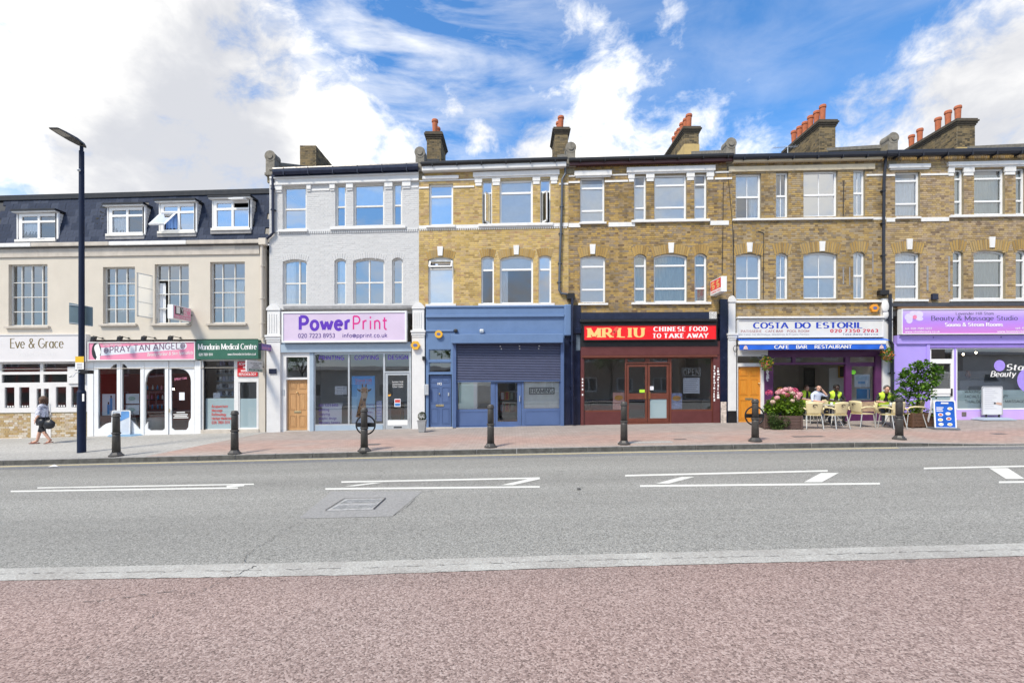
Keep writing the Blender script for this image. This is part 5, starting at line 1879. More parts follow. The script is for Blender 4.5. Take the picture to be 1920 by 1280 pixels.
for (s_, xa, xb) in (('PRINTING', 598, 645), ('COPYING', 665, 710), ('DESIGN', 727.5, 765)):
 letters(sf, s_, xa, xb, 666.5, 674, FY + .055, VIOL, wv=.16, wh=.16, gap=.18)
for k, s_ in enumerate(('020 7223 8953', 'printing', 'copying', 'graphic design', 'stationery, banners')):
 letters(sf, s_, 598, (634, 617, 618, 631, 637)[k], 757 + k * 8, 761.5 + k * 8, FY + .055, VIOLD, wv=.13, wh=.12)
for (s_, y) in (('Business Cards', 715), ('Letterheads', 719.5), ('Colour Copies', 724)):
 letters(d, s_, 735.5, 756, y, y + 3, FY + .055, PALE, wv=.13, wh=.12)
# poster with a giraffe, notices
t = thing('banner', 'blue pull-up banner printed with a giraffe in the print shop window', 'banner', M(681, 794, FY + .22))


def sky_print():
 m = bpy.data.materials.new('sky_print')
 m.use_nodes = True
 n = NT(m.node_tree)
 tc = n.n('ShaderNodeTexCoord').outputs['Generated']
 z = n.n('ShaderNodeSeparateXYZ', {0: tc}).outputs[2]
 c = n.ramp(z, [(0, (.72, .76, .88)), (.4, (.52, .76, .92)), (1, (.08, .42, .90))])
 p = n.n('ShaderNodeBsdfPrincipled', {'Base Color': c, 'Roughness': .5})
 n.n('ShaderNodeOutputMaterial', {0: p.outputs[0]})
 return m


Yp = FY + .10
flat('sheet', t, sky_print(), 659.5, 703, 705, 793, Yp)
letters(t, 'Stand tall', 666, 697, 710, 716, Yp, PINK, wv=.2, wh=.16)
letters(t, 'above the others', 666, 697, 717.5, 720.5, Yp, PINK, wv=.15, wh=.12)
GIR = mat('giraffe_print', (.50, .27, .12), .6, .35, 14)
GIRD = mat('giraffe_dark_print', (.16, .075, .035), .6, .2, 9)
GIRL = mat('giraffe_pale_print', (.66, .50, .36), .6, .15, 9)


def shape(t, pts, m, lift, nm='print', Y=None):
 Y = Y or Yp
 return MB().plate(pts, [], Y - lift, Y, ref=Y, rim=False).build(nm, m, t)


shape(t, [(667, 782), (690, 782), (686, 760), (685.5, 746), (677, 742), (673, 758)], GIR, .0015)
shape(t, [(676, 729), (680, 725.5), (686, 725.5), (690, 729), (689.5, 740), (687.5, 748), (686, 753), (681.5, 753), (679, 748), (677, 740)], GIRL, .0022)
shape(t, [(677.5, 728), (688.5, 728), (687, 738), (683, 735), (679, 738)], GIR, .0029)
shape(t, [(680.5, 747), (686.5, 747), (686, 752.5), (681.5, 752.5)], GIRD, .0033)
for s_ in (-1, 1):
 shape(t, [(683 + s_ * 6.5, 731), (683 + s_ * 14, 728.5), (683 + s_ * 12, 732.5), (683 + s_ * 7, 735.5)], GIRD, .0030)
 shape(t, [(683 + s_ * 2.2, 726), (683 + s_ * 4.6, 726), (683 + s_ * 4.8, 720), (683 + s_ * 2.6, 720)], GIRD, .0027)
 shape(t, [(683 + s_ * 3.6, 734), (683 + s_ * 5.6, 734), (683 + s_ * 5.4, 736), (683 + s_ * 3.6, 736)], INK, .0037)
rg = random.Random(5)
for k in range(16):
 cx, cy = rg.uniform(671, 685), rg.uniform(755, 780)
 shape(t, [(cx + rg.uniform(1, 2.2) * math.cos(R(a)), cy + rg.uniform(1.2, 2.4) * math.sin(R(a))) for a in range(0, 360, 72)], GIRD, .0024 + k * .00004)
for k, (s_, xb) in enumerate((('Printing', 701), ('Large format', 702), ('Banners', 699), ('Posters', 698))):
 letters(t, s_, 687.5, xb, 757 + k * 7, 760.5 + k * 7, Yp, VIOL if k % 2 == 0 else PINK, wv=.15, wh=.13)
for k, (x0, x1, y0, y1, m_, lab) in enumerate(((628, 650.5, 723.5, 739.5, CARD, 'wide white notice behind the print shop glass'), (739.5, 751, 748.5, 763.5, CARD, 'red and blue sticker card on the print shop door'))):
 t = thing('window_card', lab, 'poster', M(x0, y1, FY + .05))
 flat('sheet', t, m_, x0, x1, y0, y1, FY + (.12 if k == 0 else .05))
 if k == 1:
  flat('red_print', t, REDL, x0 + 1, x1 - 1, y0 + 1.5, y0 + 7, FY + .047)
  flat('blue_print', t, mat('blue_sticker', (.06, .22, .55), .5), x0 + 1, x1 - 1, y0 + 8.5, y1 - 1.5, FY + .047)
 else:
  for q in range(4):
   flat('print_line', t, INKG, x0 + 3, x1 - 3 - q * 2, y0 + 3 + q * 3, y0 + 3.8 + q * 3, FY + .117)
t = thing('window_sticker', 'round orange sticker on the print shop door glass', 'sticker', M(729.5, 742, FY + .05))
shape(t, [(729.5 + 3.8 * math.cos(R(a)), 740 + 3.8 * math.sin(R(a))) for a in range(0, 360, 20)], mat('orange_sticker', (.7, .35, .05), .5), .003, 'disc', FY + .054)
shape(t, [(725.8, 740), (733.2, 740), (732, 736.5), (727, 736.5)], INK, .005, 'band', FY + .054)
t = thing('window_card', 'large pale poster low in the print shop window nearest the wooden door', 'poster', M(604, 793, FY + .09))
flat('sheet', t, CARD, 604, 641, 758, 793, FY + .09)
t = thing('window_card', 'lilac price poster beside the giraffe banner', 'poster', M(706, 790, FY + .09))
flat('sheet', t, LILC, 706, 716, 752, 790, FY + .09)
for q in range(6):
 flat('print_line', t, CARD, 707.5, 714.5, 755 + q * 5.5, 757 + q * 5.5, FY + .086)
# counter and printer inside
t = thing('counter', 'brown wooden counter inside the print shop', 'counter', M(745, 800, FY + 1.4))
WOODB = mat('brown_wood', (.24, .11, .03), .5, .2, 8.0, stretch=(5, 5, .6))
MB().fbox(733, 752, 758, 797, FY + 1.3, FY + 1.9).build('front_panel', WOODB, t, bevel=.01)
MB().fbox(729, 757, 755.5, 757.8, FY + 1.2, FY + 2.0).build('counter_top', WOODB, t, bevel=.008)
t = thing('copier', 'pale office copier standing behind the print shop window', 'copier', M(615, 800, FY + 1.0))
MB().fbox(603, 640, 762, 800, FY + .8, FY + 1.5).build('cabinet', ROOML, t, bevel=.02)
MB().fbox(600, 643, 755, 761.7, FY + .78, FY + 1.5).build('scanner_lid', PALE, t, bevel=.02)
MB().fbox(606, 637, 775, 777, FY + .79, FY + .81).build('paper_tray', INKG, t)
hexbox('alarm_box', 'yellow hexagonal alarm box on the white pier by the print shop', 779.5, 648.5, 8.0, FY - .14, mat('alarm_yellow', (.72, .40, .03), .4, .06, 4), 6)
b.box('intercom', SILV, 795, 803.5, 722, 742, FY - .16, FY - .11, bevel=.01)
b.box('meter_box', BLACK, 791.5, 797, 669, 676, FY - .2, FY - .11, bevel=.01)

# ================================================================= yellow brick house with the blue framing shop
b = B('yellow brick house over the blue framing shop with its half-lowered shutter', 785.5, 1066, 925, 1.0)
window(b, 804.5, 849.5, 342, 420.5, ys=(364.5,), fw=3.4, bw=3.6, g=G_UPS, behind=('blind', BLIND, 0, 1, .30, 1))
window(b, 937, 999, 338.5, 420.5, ys=(361.5,), fw=3.4, bw=3.6, behind=[('blind', BLIND, 0, 1, 0, .95)])
for (x0, x1, s_) in ((904.5, 922.5, -1), (1013, 1032, 1)):
 w_ = window(b, x0, x1, 338.5, 420.5, ys=(360.5,), fw=1.8, bw=2.4, skip=(1,), g=G_UPS)
 # the casement stands open, seen edge-on
 Yf = FY + .10
 hx_ = x0 + 3 if s_ > 0 else x1 - 3
 hinge = lambda py, u, hx_=hx_, s_=s_: (M(hx_, py, Yf, FY)[0] + (.17 * u) * s_ * (1), Yf - .24 * u, M(hx_, py, FY)[2])
 cs = MB()
 for (u0, u1, a, c) in ((0, .12, 362, 418), (.86, 1, 362, 418), (0, 1, 362, 365), (0, 1, 415, 418)):
  f = [hinge(c, u0), hinge(c, u1), hinge(a, u1), hinge(a, u0)]
  cs.hexa(f + [(x + .035 * s_, y + .03, z) for (x, y, z) in f])
 oc = cs.build('open_casement', UPVC, w_)
 b_ = MB().add([hinge(416, .1), hinge(416, .9), hinge(364, .9), hinge(364, .1)], [(0, 1, 2, 3)])
 b_.build('casement_pane', G_UP, w_)
window(b, 803, 850, 480.5, 569.5, rise=5, ys=(502,), fw=3.0, bw=3.2, g=G_UPS, skip=(0,), behind=('blind', BLIND, 0, 1, .26, 1))
tl = MB()
c1, c0 = Vector(M(806, 486.5, FY + .08, FY)), Vector(M(847, 486.5, FY + .08, FY))
o_ = Vector((0, -.20, -.27))
ins = (c0 - c1).normalized()
nn = Vector((0, -.022, .016))
for (p, q) in ((c1, c0), (c1 + o_, c0 + o_), (c1, c1 + o_), (c0, c0 + o_)):
 e = (q - p).normalized()
 s_ = e.cross(nn.normalized()) * .028
 tl.hexa([p - s_, q - s_, q + s_, p + s_, p - s_ + nn, q - s_ + nn, q + s_ + nn, p + s_ + nn])
ot = tl.build('open_toplight', UPVC, b.root)
MB().add([c1, c0, c0 + o_, c1 + o_], [(0, 1, 2, 3)]).build('pane', G_UPS, ot)
window(b, 902.5, 926, 480, 569.5, rise=4, ys=(505.5,), fw=2.6, bw=3.4, behind=('blind', BLIND, 0, 1, 0, .3))
window(b, 937.5, 999.5, 480, 569.5, rise=6, ys=(505,), fw=3.0, bw=3.4, behind=[('blind', BLIND, 0, 1, 0, .26), ('curtain', NET, .04, .24, .26, 1)])
window(b, 1010, 1033.5, 480, 569.5, rise=4, ys=(505.5,), fw=2.6, bw=3.4, g=G_UPS, behind=('blind', BLIND, 0, 1, 0, .3))
stock_front(b, 318.5, 575, STOCK1, MORTY, arches=[(803, 850, 480.5, 5, 14), (902.5, 926, 480, 4, 14), (937.5, 999.5, 480, 6, 14), (1010, 1033.5, 480, 4, 14)])
keystone(b, 825.5, 461, 478.5)
keystone(b, 968, 461, 478.5)
lintel_band(b, 792, 860, 327, 332.5, lip=2)
lintel_band(b, 887, 1049, 322.5, 331.5, [(890, 904), (922.5, 938), (998.5, 1013), (1032, 1046)], 16)
st = MB().fbox(786, 892, 334.8, 337, FY - .03, FY + .01, ref=FY)
for (a, c) in ((786, 804), (850, 889), (1048, 1065)):
 st.fbox(a, c, 347.5, 350.5, FY - .035, FY + .01, ref=FY)
st.fbox(786, 1065, 421.0, 427.5, FY - .04, FY + .01, ref=FY)
for k in range(66):
 xa = 787 + k * 4.2
 st.fbox(xa, xa + 2.4, 427.6, 430.5, FY - .03, FY + .01, ref=FY)
st.build('string_course', TRIMW, b.root)
sill(b, 799, 854, 420.6, 425)
sill(b, 897, 1037, 419.6, 424.6)
sill(b, 798, 855, 569.6, 573.5, WHITE)
sill(b, 897, 1040, 569, 573.5, WHITE)
gutter(b, 790, 1063, 300, 306.5, BLACK, .26)
b.box('fascia_board', WHITE, 791, 1062, 306.8, 316, FY - .24, FY + .0, bevel=.02)
dn = MB()
for k in range(52):
 xa = 795 + k * 5.2
 dn.fbox(xa, xa + 3, 316.4, 320, FY - .05, FY + .02, ref=FY)
dn.build('dentil_band', STOCK2, b.root, kind='stuff')
roof_gable(b, 787, 1065, 303)
parapet(b, 1070, 268, w=.34)
chimney(b, 786, FY + 3.4, 10.6, 13.05, 2, w=.62, length=1.5, pots_h=.6, pots=(0, 1))
chimney(b, 1070, FY + 3.4, 10.6, 13.25, 2, w=.58, length=1.4, pots_h=.6)
inner(b, 787, 1064, (330, 436, 578, 801), back=4.5)
pipe(b, [(1060, 307), (1060, 330), (1054, 340), (1053, 400), (1050, 480), (1048.5, 545), (1052, 551), (1068, 553)], .045, mat('grey_pipe', (.07, .085, .11), .5, .15, 6), clips=[(1053.5, 390), (1051.5, 440), (1050, 495), (1048.7, 530)])
b.box('hopper', BLACK, 1063, 1078, 550, 562, FY - .22, FY - .02, bevel=.03)
pipe(b, [(1073, 560), (1072.5, 680), (1074.5, 797)], .05, NAVYP, clips=[(1072.5, 640), (1073, 725)], Y=FY - .22)
# shopfront in slate blue
MB().plate(rect(798.5, 1058, 573, 803), [rect(804, 846, 654, 674), rect(804, 846, 678, 697.5), rect(803.5, 847, 701, 800), rect(855, 1052, 643, 800)], FY - .08, FY + .14).build('shopfront_wall', BLUE, b.root)
cn = MB().fbox(798, 1058, 590, 594.5, FY - .16, FY - .08).fbox(798, 1058, 572.6, 576, FY - .12, FY - .08).fbox(799, 850, 617.5, 621, FY - .12, FY - .08)
cn.build('cornice', BLUE, b.root, bevel=.012)
b.box('pilaster', BLUE, 1058, 1072, 571, 630, FY - .15, FY + .05, bevel=.04)
for (y0, y1) in ((654, 674), (678, 697.5)):
 f_ = MB().plate(rect(803, 847, y0 - .6, y1 + .6), [rect(805.5, 844.5, y0 + 1.4, y1 - 1.4)], FY - .05, FY - .0, ref=FY - .08).build('transom_light', BLUE, b.root)
 MB().plate(rect(805.5, 844.5, y0 + 1.4, y1 - 1.4), [], FY - .02, FY, ref=FY - .08, rim=False).build('pane', G_UP, f_)
dr = panel_door(b, 805, 845.5, 702.5, 799.5, BLUED, [(.06, .44, .03, .14), (.56, .94, .03, .14), (.06, .44, .22, .54), (.56, .94, .22, .54), (.06, .44, .63, .94), (.56, .94, .63, .94)], Y=FY + .02, handle=(824, 737.5), letter=(817, 832, 757, 761))
MB().fbox(840, 842.5, 735, 741, FY - .02, FY + .019, ref=FY).build('handle', SILV, dr)
letters(dr, '193', 820, 828, 716.5, 720.5, FY + .015, PALE, wv=.2, wh=.2)
b.box('doorstep', CREAMD, 797, 849, 800, 807.5, FY - .2, FY + .1)
# shutter box and shutter
bx = MB()
a = [(845, 625), (1056, 625), (1056, 643), (845, 643)]
bx.fbox(846, 1056, 626, 643, FY - .36, FY - .07)
bx.build('shutter_box', BLUE, b.root, bevel=.015)
nsl = 23
mbs = MB().fbox(853, 1053.5, 640, 643.5, FY - .05, FY + .02)
shut = mbs.build('shutter', SHUT, b.root)
for k in range(nsl):
 y0 = 643.6 + k * 3.04
 mb = MB()
 ref = FY - .02
 pr = [(0, .012), (.22, -.03), (.60, -.034), (.98, .010)]
 for (p, q) in zip(pr, pr[1:]):
  A = [M(855, y0 + 3.04 * q[0], ref + q[1], ref), M(1051.5, y0 + 3.04 * q[0], ref + q[1], ref), M(1051.5, y0 + 3.04 * p[0], ref + p[1], ref), M(855, y0 + 3.04 * p[0], ref + p[1], ref)]
  mb.add(A, [(0, 1, 2, 3)])
 mb.build('slat', SHUT, shut)
MB().fbox(855, 1051.5, 713.2, 715.6, FY - .035, FY + .0).build('bottom_bar', BLUED, shut)
for (px, py) in ((938, 649), (974, 649), (1011, 649), (940, 654), (974.5, 654), (1010, 654)):
 MB().ellipsoid(M(px, py, FY - .06), .028, .02, .022, 8, 6).build('light_spot', PALE, shut)  # pale discs stand in for small spots of light, without emission
b.box('shutter_guide', BLUED, 849, 855.2, 643.2, 803, FY - .12, FY - .0)
b.box('shutter_guide', BLUED, 1051.3, 1057, 643.2, 800, FY - .12, FY - .0)
holes = [rect(859, 918, 716, 765.5), rect(984.5, 1047.5, 716, 765.5)]
sf = MB().plate(rect(855, 1052, 714, 801), [rect(858, 920, 715, 766.5), rect(982, 1049, 715, 766.5), rect(928, 978, 714.5, 800)], FY + .03, FY + .12).build('shopfront_frame', BLUED, b.root)
G_BR = glass('framing_shop_glass', .12, wave=.05)
for q in holes:
 MB().plate(rect(q[0][0] - 2, q[1][0] + 2, q[2][1] - 1, q[0][1] + 1), [], FY + .08, FY + .09, ref=FY + .03, rim=False).build('pane', G_BR, sf)
pan = MB()
for (a, c) in ((860, 918), (984, 1048)):
 pan.plate(rect(a, c, 770, 797), [rect(a + 1.6, c - 1.6, 771.6, 795.4)], FY + .018, FY + .031, ref=FY + .03)
pan.build('riser_panel', BLUED, sf)
d = MB().plate(rect(928.5, 977.5, 715, 799.5), [rect(933, 970, 718, 790.5)], FY + .05, FY + .10, ref=FY + .03).build('door', BLUED, b.root)
MB().plate(rect(933, 970, 718, 790.5), [], FY + .07, FY + .08, ref=FY + .03, rim=False).build('pane', G_BR, d)
MB().tube([M(974.5, 742, FY - .0), M(974.5, 753, FY - .0)], .016, 8).build('handle', SILV, d)
mbl = lettering('FRAMING', 995, 1036, 729.5, 737, FY + .075, wv=.17, wh=.10, serif=.06, gap=.10)
mbl.plate(rect(992, 1039.5, 727, 739.5), [rect(993.4, 1038.1, 728.4, 738.1)], FY + .071, FY + .072, ref=FY + .075, rim=False)
mbl.build('lettering', INK, sf)
flat('blind', sf, mat('pale_green_panel', (.70, .84, .78), .7, .05, 3), 860, 893, 716, 766, FY + .14)
flat('display_panel', sf, PALE, 888, 895, 716, 766, FY + .13)
flat('blind', sf, mat('pale_window_panel', (.82, .83, .80), .7, .08, 3), 982, 1049, 716, 766, FY + .14)
b.box('threshold', CREAMD, 848, 1084, 800.5, 805, FY - .12, FY + .1)
# frames on show
FRM = [mat('frame_red', (.30, .02, .02), .4), mat('frame_gold', (.45, .30, .08), .35, metal=.4), mat('frame_black', (.02, .02, .02), .4), PALE]
rf = random.Random(9)
for k in range(7):
 px = 938 + (k % 4) * 9 + rf.uniform(-1, 1)
 py = 742 + (k // 4) * 22
 Yq = FY + 1.3 + .15 * k
 t = thing('picture_frame', ['small framed picture high in the framing shop doorway, nearest the hinge', 'small framed picture second across the framing shop doorway', 'small framed picture third across the framing shop doorway', 'small framed picture fourth across the framing shop doorway', 'framed picture low in the framing shop doorway, first across', 'framed picture low in the framing shop doorway, second across', 'framed picture low in the framing shop doorway, third across'][k], 'picture frame', AT(px, py + 8, Yq), 'frames inside the framing shop')
 MB().plate(rect(px, px + 8, py - 8, py + 8), [rect(px + 1.3, px + 6.7, py - 6.7, py + 6.7)], Yq, Yq + .04).build('frame', FRM[k % 4], t)
 MB().fbox(px + 1.3, px + 6.7, py - 6.7, py + 6.7, Yq + .02, Yq + .03, ref=Yq).build('picture', [CARD, REDL, GREENP, LILC][k % 4], t)
# pot plants inside the window
hexbox('alarm_box', 'round yellow alarm box on the blue shopfront above the street door', 823, 626, 6.6, FY - .08, MATS['alarm_yellow'], 14, .09)
b.box('camera_housing', BLACK, 851, 857.5, 616, 623, FY - .2, FY - .08, bevel=.03)
b.box('flood_lamp', SILV, 899, 907.5, 616.5, 624, FY - .2, FY - .08, bevel=.04)
# dark pier between the blue shop and the takeaway
b.box('pier', NAVYP, 1058.5, 1088, 628, 803, FY - .03, FY + .1)
b.box('pier', NAVYP, 1072.5, 1089, 573, 628, FY - .06, FY + .1)
b.box('pier_capital', NAVYP, 1070, 1090, 616, 626, FY - .14, FY - .03, bevel=.02)
crk = MB()
for (x0, y0, x1, y1) in ((1080, 627.5, 1088, 658), ):
 crk.fbox(x0, x1, y0, y1, FY - .034, FY - .031)
crk.build('pier_tile', mat('pier_tile', (.10, .13, .17), .2, .5, 3), b.root)

# ================================================================= brown brick house with the takeaway
b = B('brown brick house over the red-signed takeaway with maroon joinery', 1066, 1373, 1215, .85)
three = dict(fw=3.0, bw=3.2)
window(b, 1088, 1133.5, 330, 414.5, ys=(349, 392), g=G_UP, behind=('blind', BLIND, 0, 1, .12, .98), **three)
for (x0, x1, bh) in ((1189, 1211.5, ('blind', BLIND, 0, 1, .2, 1)), (1227, 1287.5, ('blind', BLIND, 0, 1, .05, .97)), (1302, 1325.5, ('blind', BLIND, 0, 1, .3, 1))):
 window(b, x0, x1, 328, 412, ys=(347, 388.5), g=G_UP, behind=bh, **three)
window(b, 1088, 1135, 478, 567.5, rise=3, ys=(498, 541.5), behind=('blind', BLIND, 0, 1, 0, 1), **three)
for (x0, x1, bh) in ((1189, 1212, ('curtain', NETD, 0, 1, 0, 1)), (1226, 1288.5, ('curtain', NETD, 0, 1, 0, 1)), (1302.5, 1325.5, ('curtain', NETD, .0, 1, 0, 1))):
 window(b, x0, x1, 476, 566.5, rise=6, ys=(497.5, 540.5), behind=bh, **three)
stock_front(b, 300, 589, STOCK2, MORTB, arches=[(1088, 1135, 477.5, 5, 17), (1189, 1212, 476, 6, 17), (1226, 1288.5, 476, 6, 17), (1302.5, 1325.5, 476, 6, 17)])
keystone(b, 1111, 457, 475.5)
keystone(b, 1258, 456, 475)
lintel_band(b, 1077, 1147, 317.5, 327)
lintel_band(b, 1175, 1341, 313.5, 323, [(1178, 1190), (1211.5, 1227), (1287.5, 1302.5), (1325, 1339)], 17)
st = MB()
for (a, c) in ((1066, 1087), (1134, 1177), (1340, 1372)):
 st.fbox(a, c, 325.5, 328.2, FY - .03, FY + .01, ref=FY)
 st.fbox(a, c, 337, 340.5, FY - .035, FY + .01, ref=FY)
for (a, c) in ((1066, 1088), (1141, 1190), (1331, 1366)):
 st.fbox(a, c, 416.5, 424.5, FY - .035, FY + .01, ref=FY)
st.build('string_course', TRIMW, b.root)
dn = MB()
for k in range(74):
 xa = 1067 + k * 4.1
 dn.fbox(xa, xa + 2.4, 306.5, 311.5, FY - .05, FY + .02, ref=FY)
 dn.fbox(xa, xa + 2.4, 412.6 if 1190 < xa < 1328 else 426, 415.4 if 1190 < xa < 1328 else 428.5, FY - .022, FY + .02, ref=FY)
dn.build('dentil_band', STOCK2, b.root, kind='stuff')
sill(b, 1086, 1137, 415, 418.5)
sill(b, 1184, 1331, 412.5, 417)
sill(b, 1084, 1140, 567.8, 571.5)
sill(b, 1184, 1333, 566.8, 571)
gutter(b, 1067, 1375, 293, 299.5, BLACK, .24)
b.box('fascia_board', mat('brown_red_fascia', (.06, .018, .02), .5, .15, 5), 1068, 1374, 299.8, 305.5, FY - .22, FY + .0)
roof_gable(b, 1067, 1372, 297)
parapet(b, 1369, 260, w=.34)
chimney(b, 1369, FY + 3.9, 10.7, 13.55, 6, w=.66, length=2.7, pots_h=.62, render_to=12.75)
inner(b, 1067, 1372, (314, 430, 590, 798), back=4.5)
cb = MB()
cb.tube([M(1356, 345, FY - .02), M(1355.5, 420, FY - .02), M(1354, 515, FY - .02)], .012, 5)
cb.tube([M(1362, 300, FY - .02), M(1374, 430, FY - .02), M(1376, 560, FY - .02)], .010, 5)
cb.build('cable', BLACK, b.root)
# shopfront
b.box('fascia_beam', NAVY, 1089, 1330, 585.5, 598, FY - .05, FY + .1)
b.box('fascia_beam', mat('peeling_white', (.5, .5, .5), .8, .6, 30), 1330, 1344, 585, 598, FY - .055, FY + .1)
b.box('cornice', BLACK, 1088, 1346, 598.3, 603, FY - .22, FY + .1, bevel=.01)
b.box('fascia_board', BLACK, 1089, 1345, 603.3, 649, FY - .10, FY + .1)
RSIG = mat('red_sign_face', (.78, .012, .018), .35, .05, 2.0)
YLET = mat('cream_yellow_letter', (.80, .56, .20), .45, .05, 5)
Ys = FY - .22
t = board_sign('fascia_sign', 'bright red fascia sign with big cream and small white slab lettering', 1094, 1343.5, 609, 637.5, Ys, .12, RSIG, BLACK, .9)
letters(t, 'MR', 1103, 1147, 615, 631.5, Ys, YLET, wv=.30, wh=.11, serif=.20, gap=.24)
letters(t, 'LIU', 1159, 1207, 615, 631.5, Ys, YLET, wv=.30, wh=.11, serif=.20, gap=.30)
pe = MB()
for (x0, y0, x1, y1) in ((1150, 612, 1160, 622), (1147, 618, 1153, 627)):
 pe.plate([(x0, y1), ((x0 + x1) / 2, y1 + 2), (x1, y0 + 4), (x1 - 3, y0), (x0 + 2, y0 + 3)], [], Ys - .004, Ys - .003, rim=False)
pe.build('dragon_print', mat('faint_red_print', (.70, .09, .06), .4, .2, 9), t)
letters(t, 'CHINESE', 1226, 1285, 613, 620.8, Ys, PALE, wv=.30, wh=.13, serif=.20, gap=.34)
letters(t, 'FOOD', 1293, 1326, 613, 620.8, Ys, PALE, wv=.30, wh=.13, serif=.20, gap=.30)
letters(t, 'TO', 1224, 1239, 625.5, 633.3, Ys, PALE, wv=.30, wh=.13, serif=.20, gap=.30)
letters(t, 'TAKE', 1245, 1282, 625.5, 633.3, Ys, PALE, wv=.30, wh=.13, serif=.20, gap=.34)
letters(t, 'AWAY', 1289, 1327, 625.5, 633.3, Ys, PALE, wv=.30, wh=.13, serif=.20, gap=.34)
b.box('shopfront_head', MAROON, 1091, 1349, 649.3, 665.5, FY - .09, FY + .1)
b.box('shopfront_head', BROWNR, 1091, 1345, 665.8, 669.5, FY - .12, FY + .1)
holes = [rect(1096, 1172, 672, 768), rect(1259, 1334, 672, 768), rect(1177, 1210, 672, 678.5), rect(1218, 1252, 672, 678.5), rect(1174.5, 1255.5, 681.5, 797.5)]
sf = MB().plate(rect(1093, 1337, 669.8, 799), holes, FY + .0, FY + .09).build('shopfront_frame', BROWNR, b.root)
for q in holes[:4]:
 MB().plate(q, [], FY + .05, FY + .06, ref=FY, rim=False).build('pane', glass('takeaway_glass', .15, wave=.05), sf)
rp = MB()
for (a, c) in ((1095, 1172), (1259, 1335)):
 rp.fbox(a, c, 771, 796.5, FY - .02, FY + .0)
rp.build('stall_riser', MAROON, b.root)
for (a, c, hs) in ((1175.5, 1214, 1), (1215, 1254.5, 0)):
 pn = [rect(a + 4, c - 4, 687, 737), rect(a + 4, c - 4, 748, 784)]
 d = MB().plate(rect(a, c, 682.5, 791), pn, FY + .03, FY + .08, ref=FY).build('door', BROWNR, b.root)
 MB().plate(pn[0], [], FY + .05, FY + .06, ref=FY, rim=False).build('pane', glass('takeaway_glass'), d)
 MB().plate(pn[1], [], FY + .05, FY + .06, ref=FY, rim=False).build('pane', glass('takeaway_glass') if hs else G_FROST, d)
 MB().fbox(c - 5 if hs else a + 1.5, c - 2 if hs else a + 5, 735, 748, FY + .005, FY + .03, ref=FY).build('handle_plate', mat('brass_old', (.28, .12, .05), .4, metal=.5), d, bevel=.006)
b.box('threshold', BROWNR, 1174, 1256, 791.5, 798.5, FY - .04, FY + .1)
b.box('pilaster', MAROON, 1089, 1094.5, 649, 799, FY - .08, FY + .1)
b.box('pilaster', MAROON, 1337.5, 1350, 640, 798, FY - .07, FY + .1)
ns_ = MB()
for (px, py0, py1) in ((1338.5, 686, 750), (1345.5, 690, 748)):
 y = py0
 while y < py1:
  h_ = rf.uniform(2, 5)
  ns_.fbox(px + rf.uniform(-1, .6), px + rf.uniform(1.4, 3.6), y, y + h_, FY - .073, FY - .0705)
  y += h_ + rf.uniform(.6, 3)
for y in (708, 714, 720, 727, 737):
 ns_.fbox(1091, 1093.5, y, y + 3.4, FY - .083, FY - .0805)
ns_.build('sticker_scraps', PALE, b.root, kind='stuff')
# things in the window
t = thing('neon_sign', 'unlit outline sign reading open in the takeaway window', 'sign', M(1294, 706, FY + .16))
lettering('OPEN', 1281, 1311, 693, 703, FY + .15, wv=.10, wh=.10, gap=.2).build('lettering', PALE, t)
MB().plate(rect(1278.5, 1313.5, 690.5, 705.5), [rect(1279.3, 1312.7, 691.3, 704.7)], FY + .15, FY + .16).build('outline', SILV, t)
for (x0, x1, y0, y1, m_, lab, lines) in ((1281, 1312, 708.5, 738, CARD, 'large white menu sheet in the takeaway window', 7), (1149, 1171, 735, 767, mat('pink_poster', (.85, .50, .44), .5, .25, 12), 'colourful pink and orange poster in the takeaway window', 0),
                                  (1258.5, 1279, 737, 767, mat('blue_poster', (.42, .48, .72), .5, .3, 10), 'blue and yellow poster beside the takeaway doors', 0), (1218.5, 1225.5, 724, 731, CARD, 'tiny white notice on the takeaway door', 2), (1199, 1209, 730, 735.5, mat('lime_card', (.45, .75, .05), .5), 'lime green card on the takeaway door', 0)):
 Yq = FY + (.068 if x1 - x0 > 12 else .045)
 t = thing('window_card', lab, 'poster', M(x0, y1, Yq))
 flat('sheet', t, m_, x0, x1, y0, y1, Yq)
 for k in range(lines):
  flat('print_line', t, INKG, x0 + 2, x1 - 3 - (k % 3) * 2, y0 + 2 + k * (y1 - y0 - 3) / lines, y0 + 2.6 + k * (y1 - y0 - 3) / lines, Yq - .003)
 if 'pink' in m_.name or 'blue' in m_.name:
  MB().plate([((x0 + x1) / 2 + 8 * math.cos(R(a)), y0 + 10 + 5 * math.sin(R(a))) for a in range(0, 360, 24)], [], Yq - .003, Yq - .002, rim=False).build('print', mat('orange_print', (.75, .42, .08), .5, .2, 9), t)
t = thing('counter', 'dark serving counter inside the takeaway', 'counter', M(1215, 798, FY + 2.6))
MB().fbox(1110, 1330, 752, 792, FY + 2.5, FY + 3.2).build('front_panel', ROOMD, t)
MB().fbox(1106, 1334, 749, 751.8, FY + 2.4, FY + 3.3).build('counter_top', BROWNR, t)
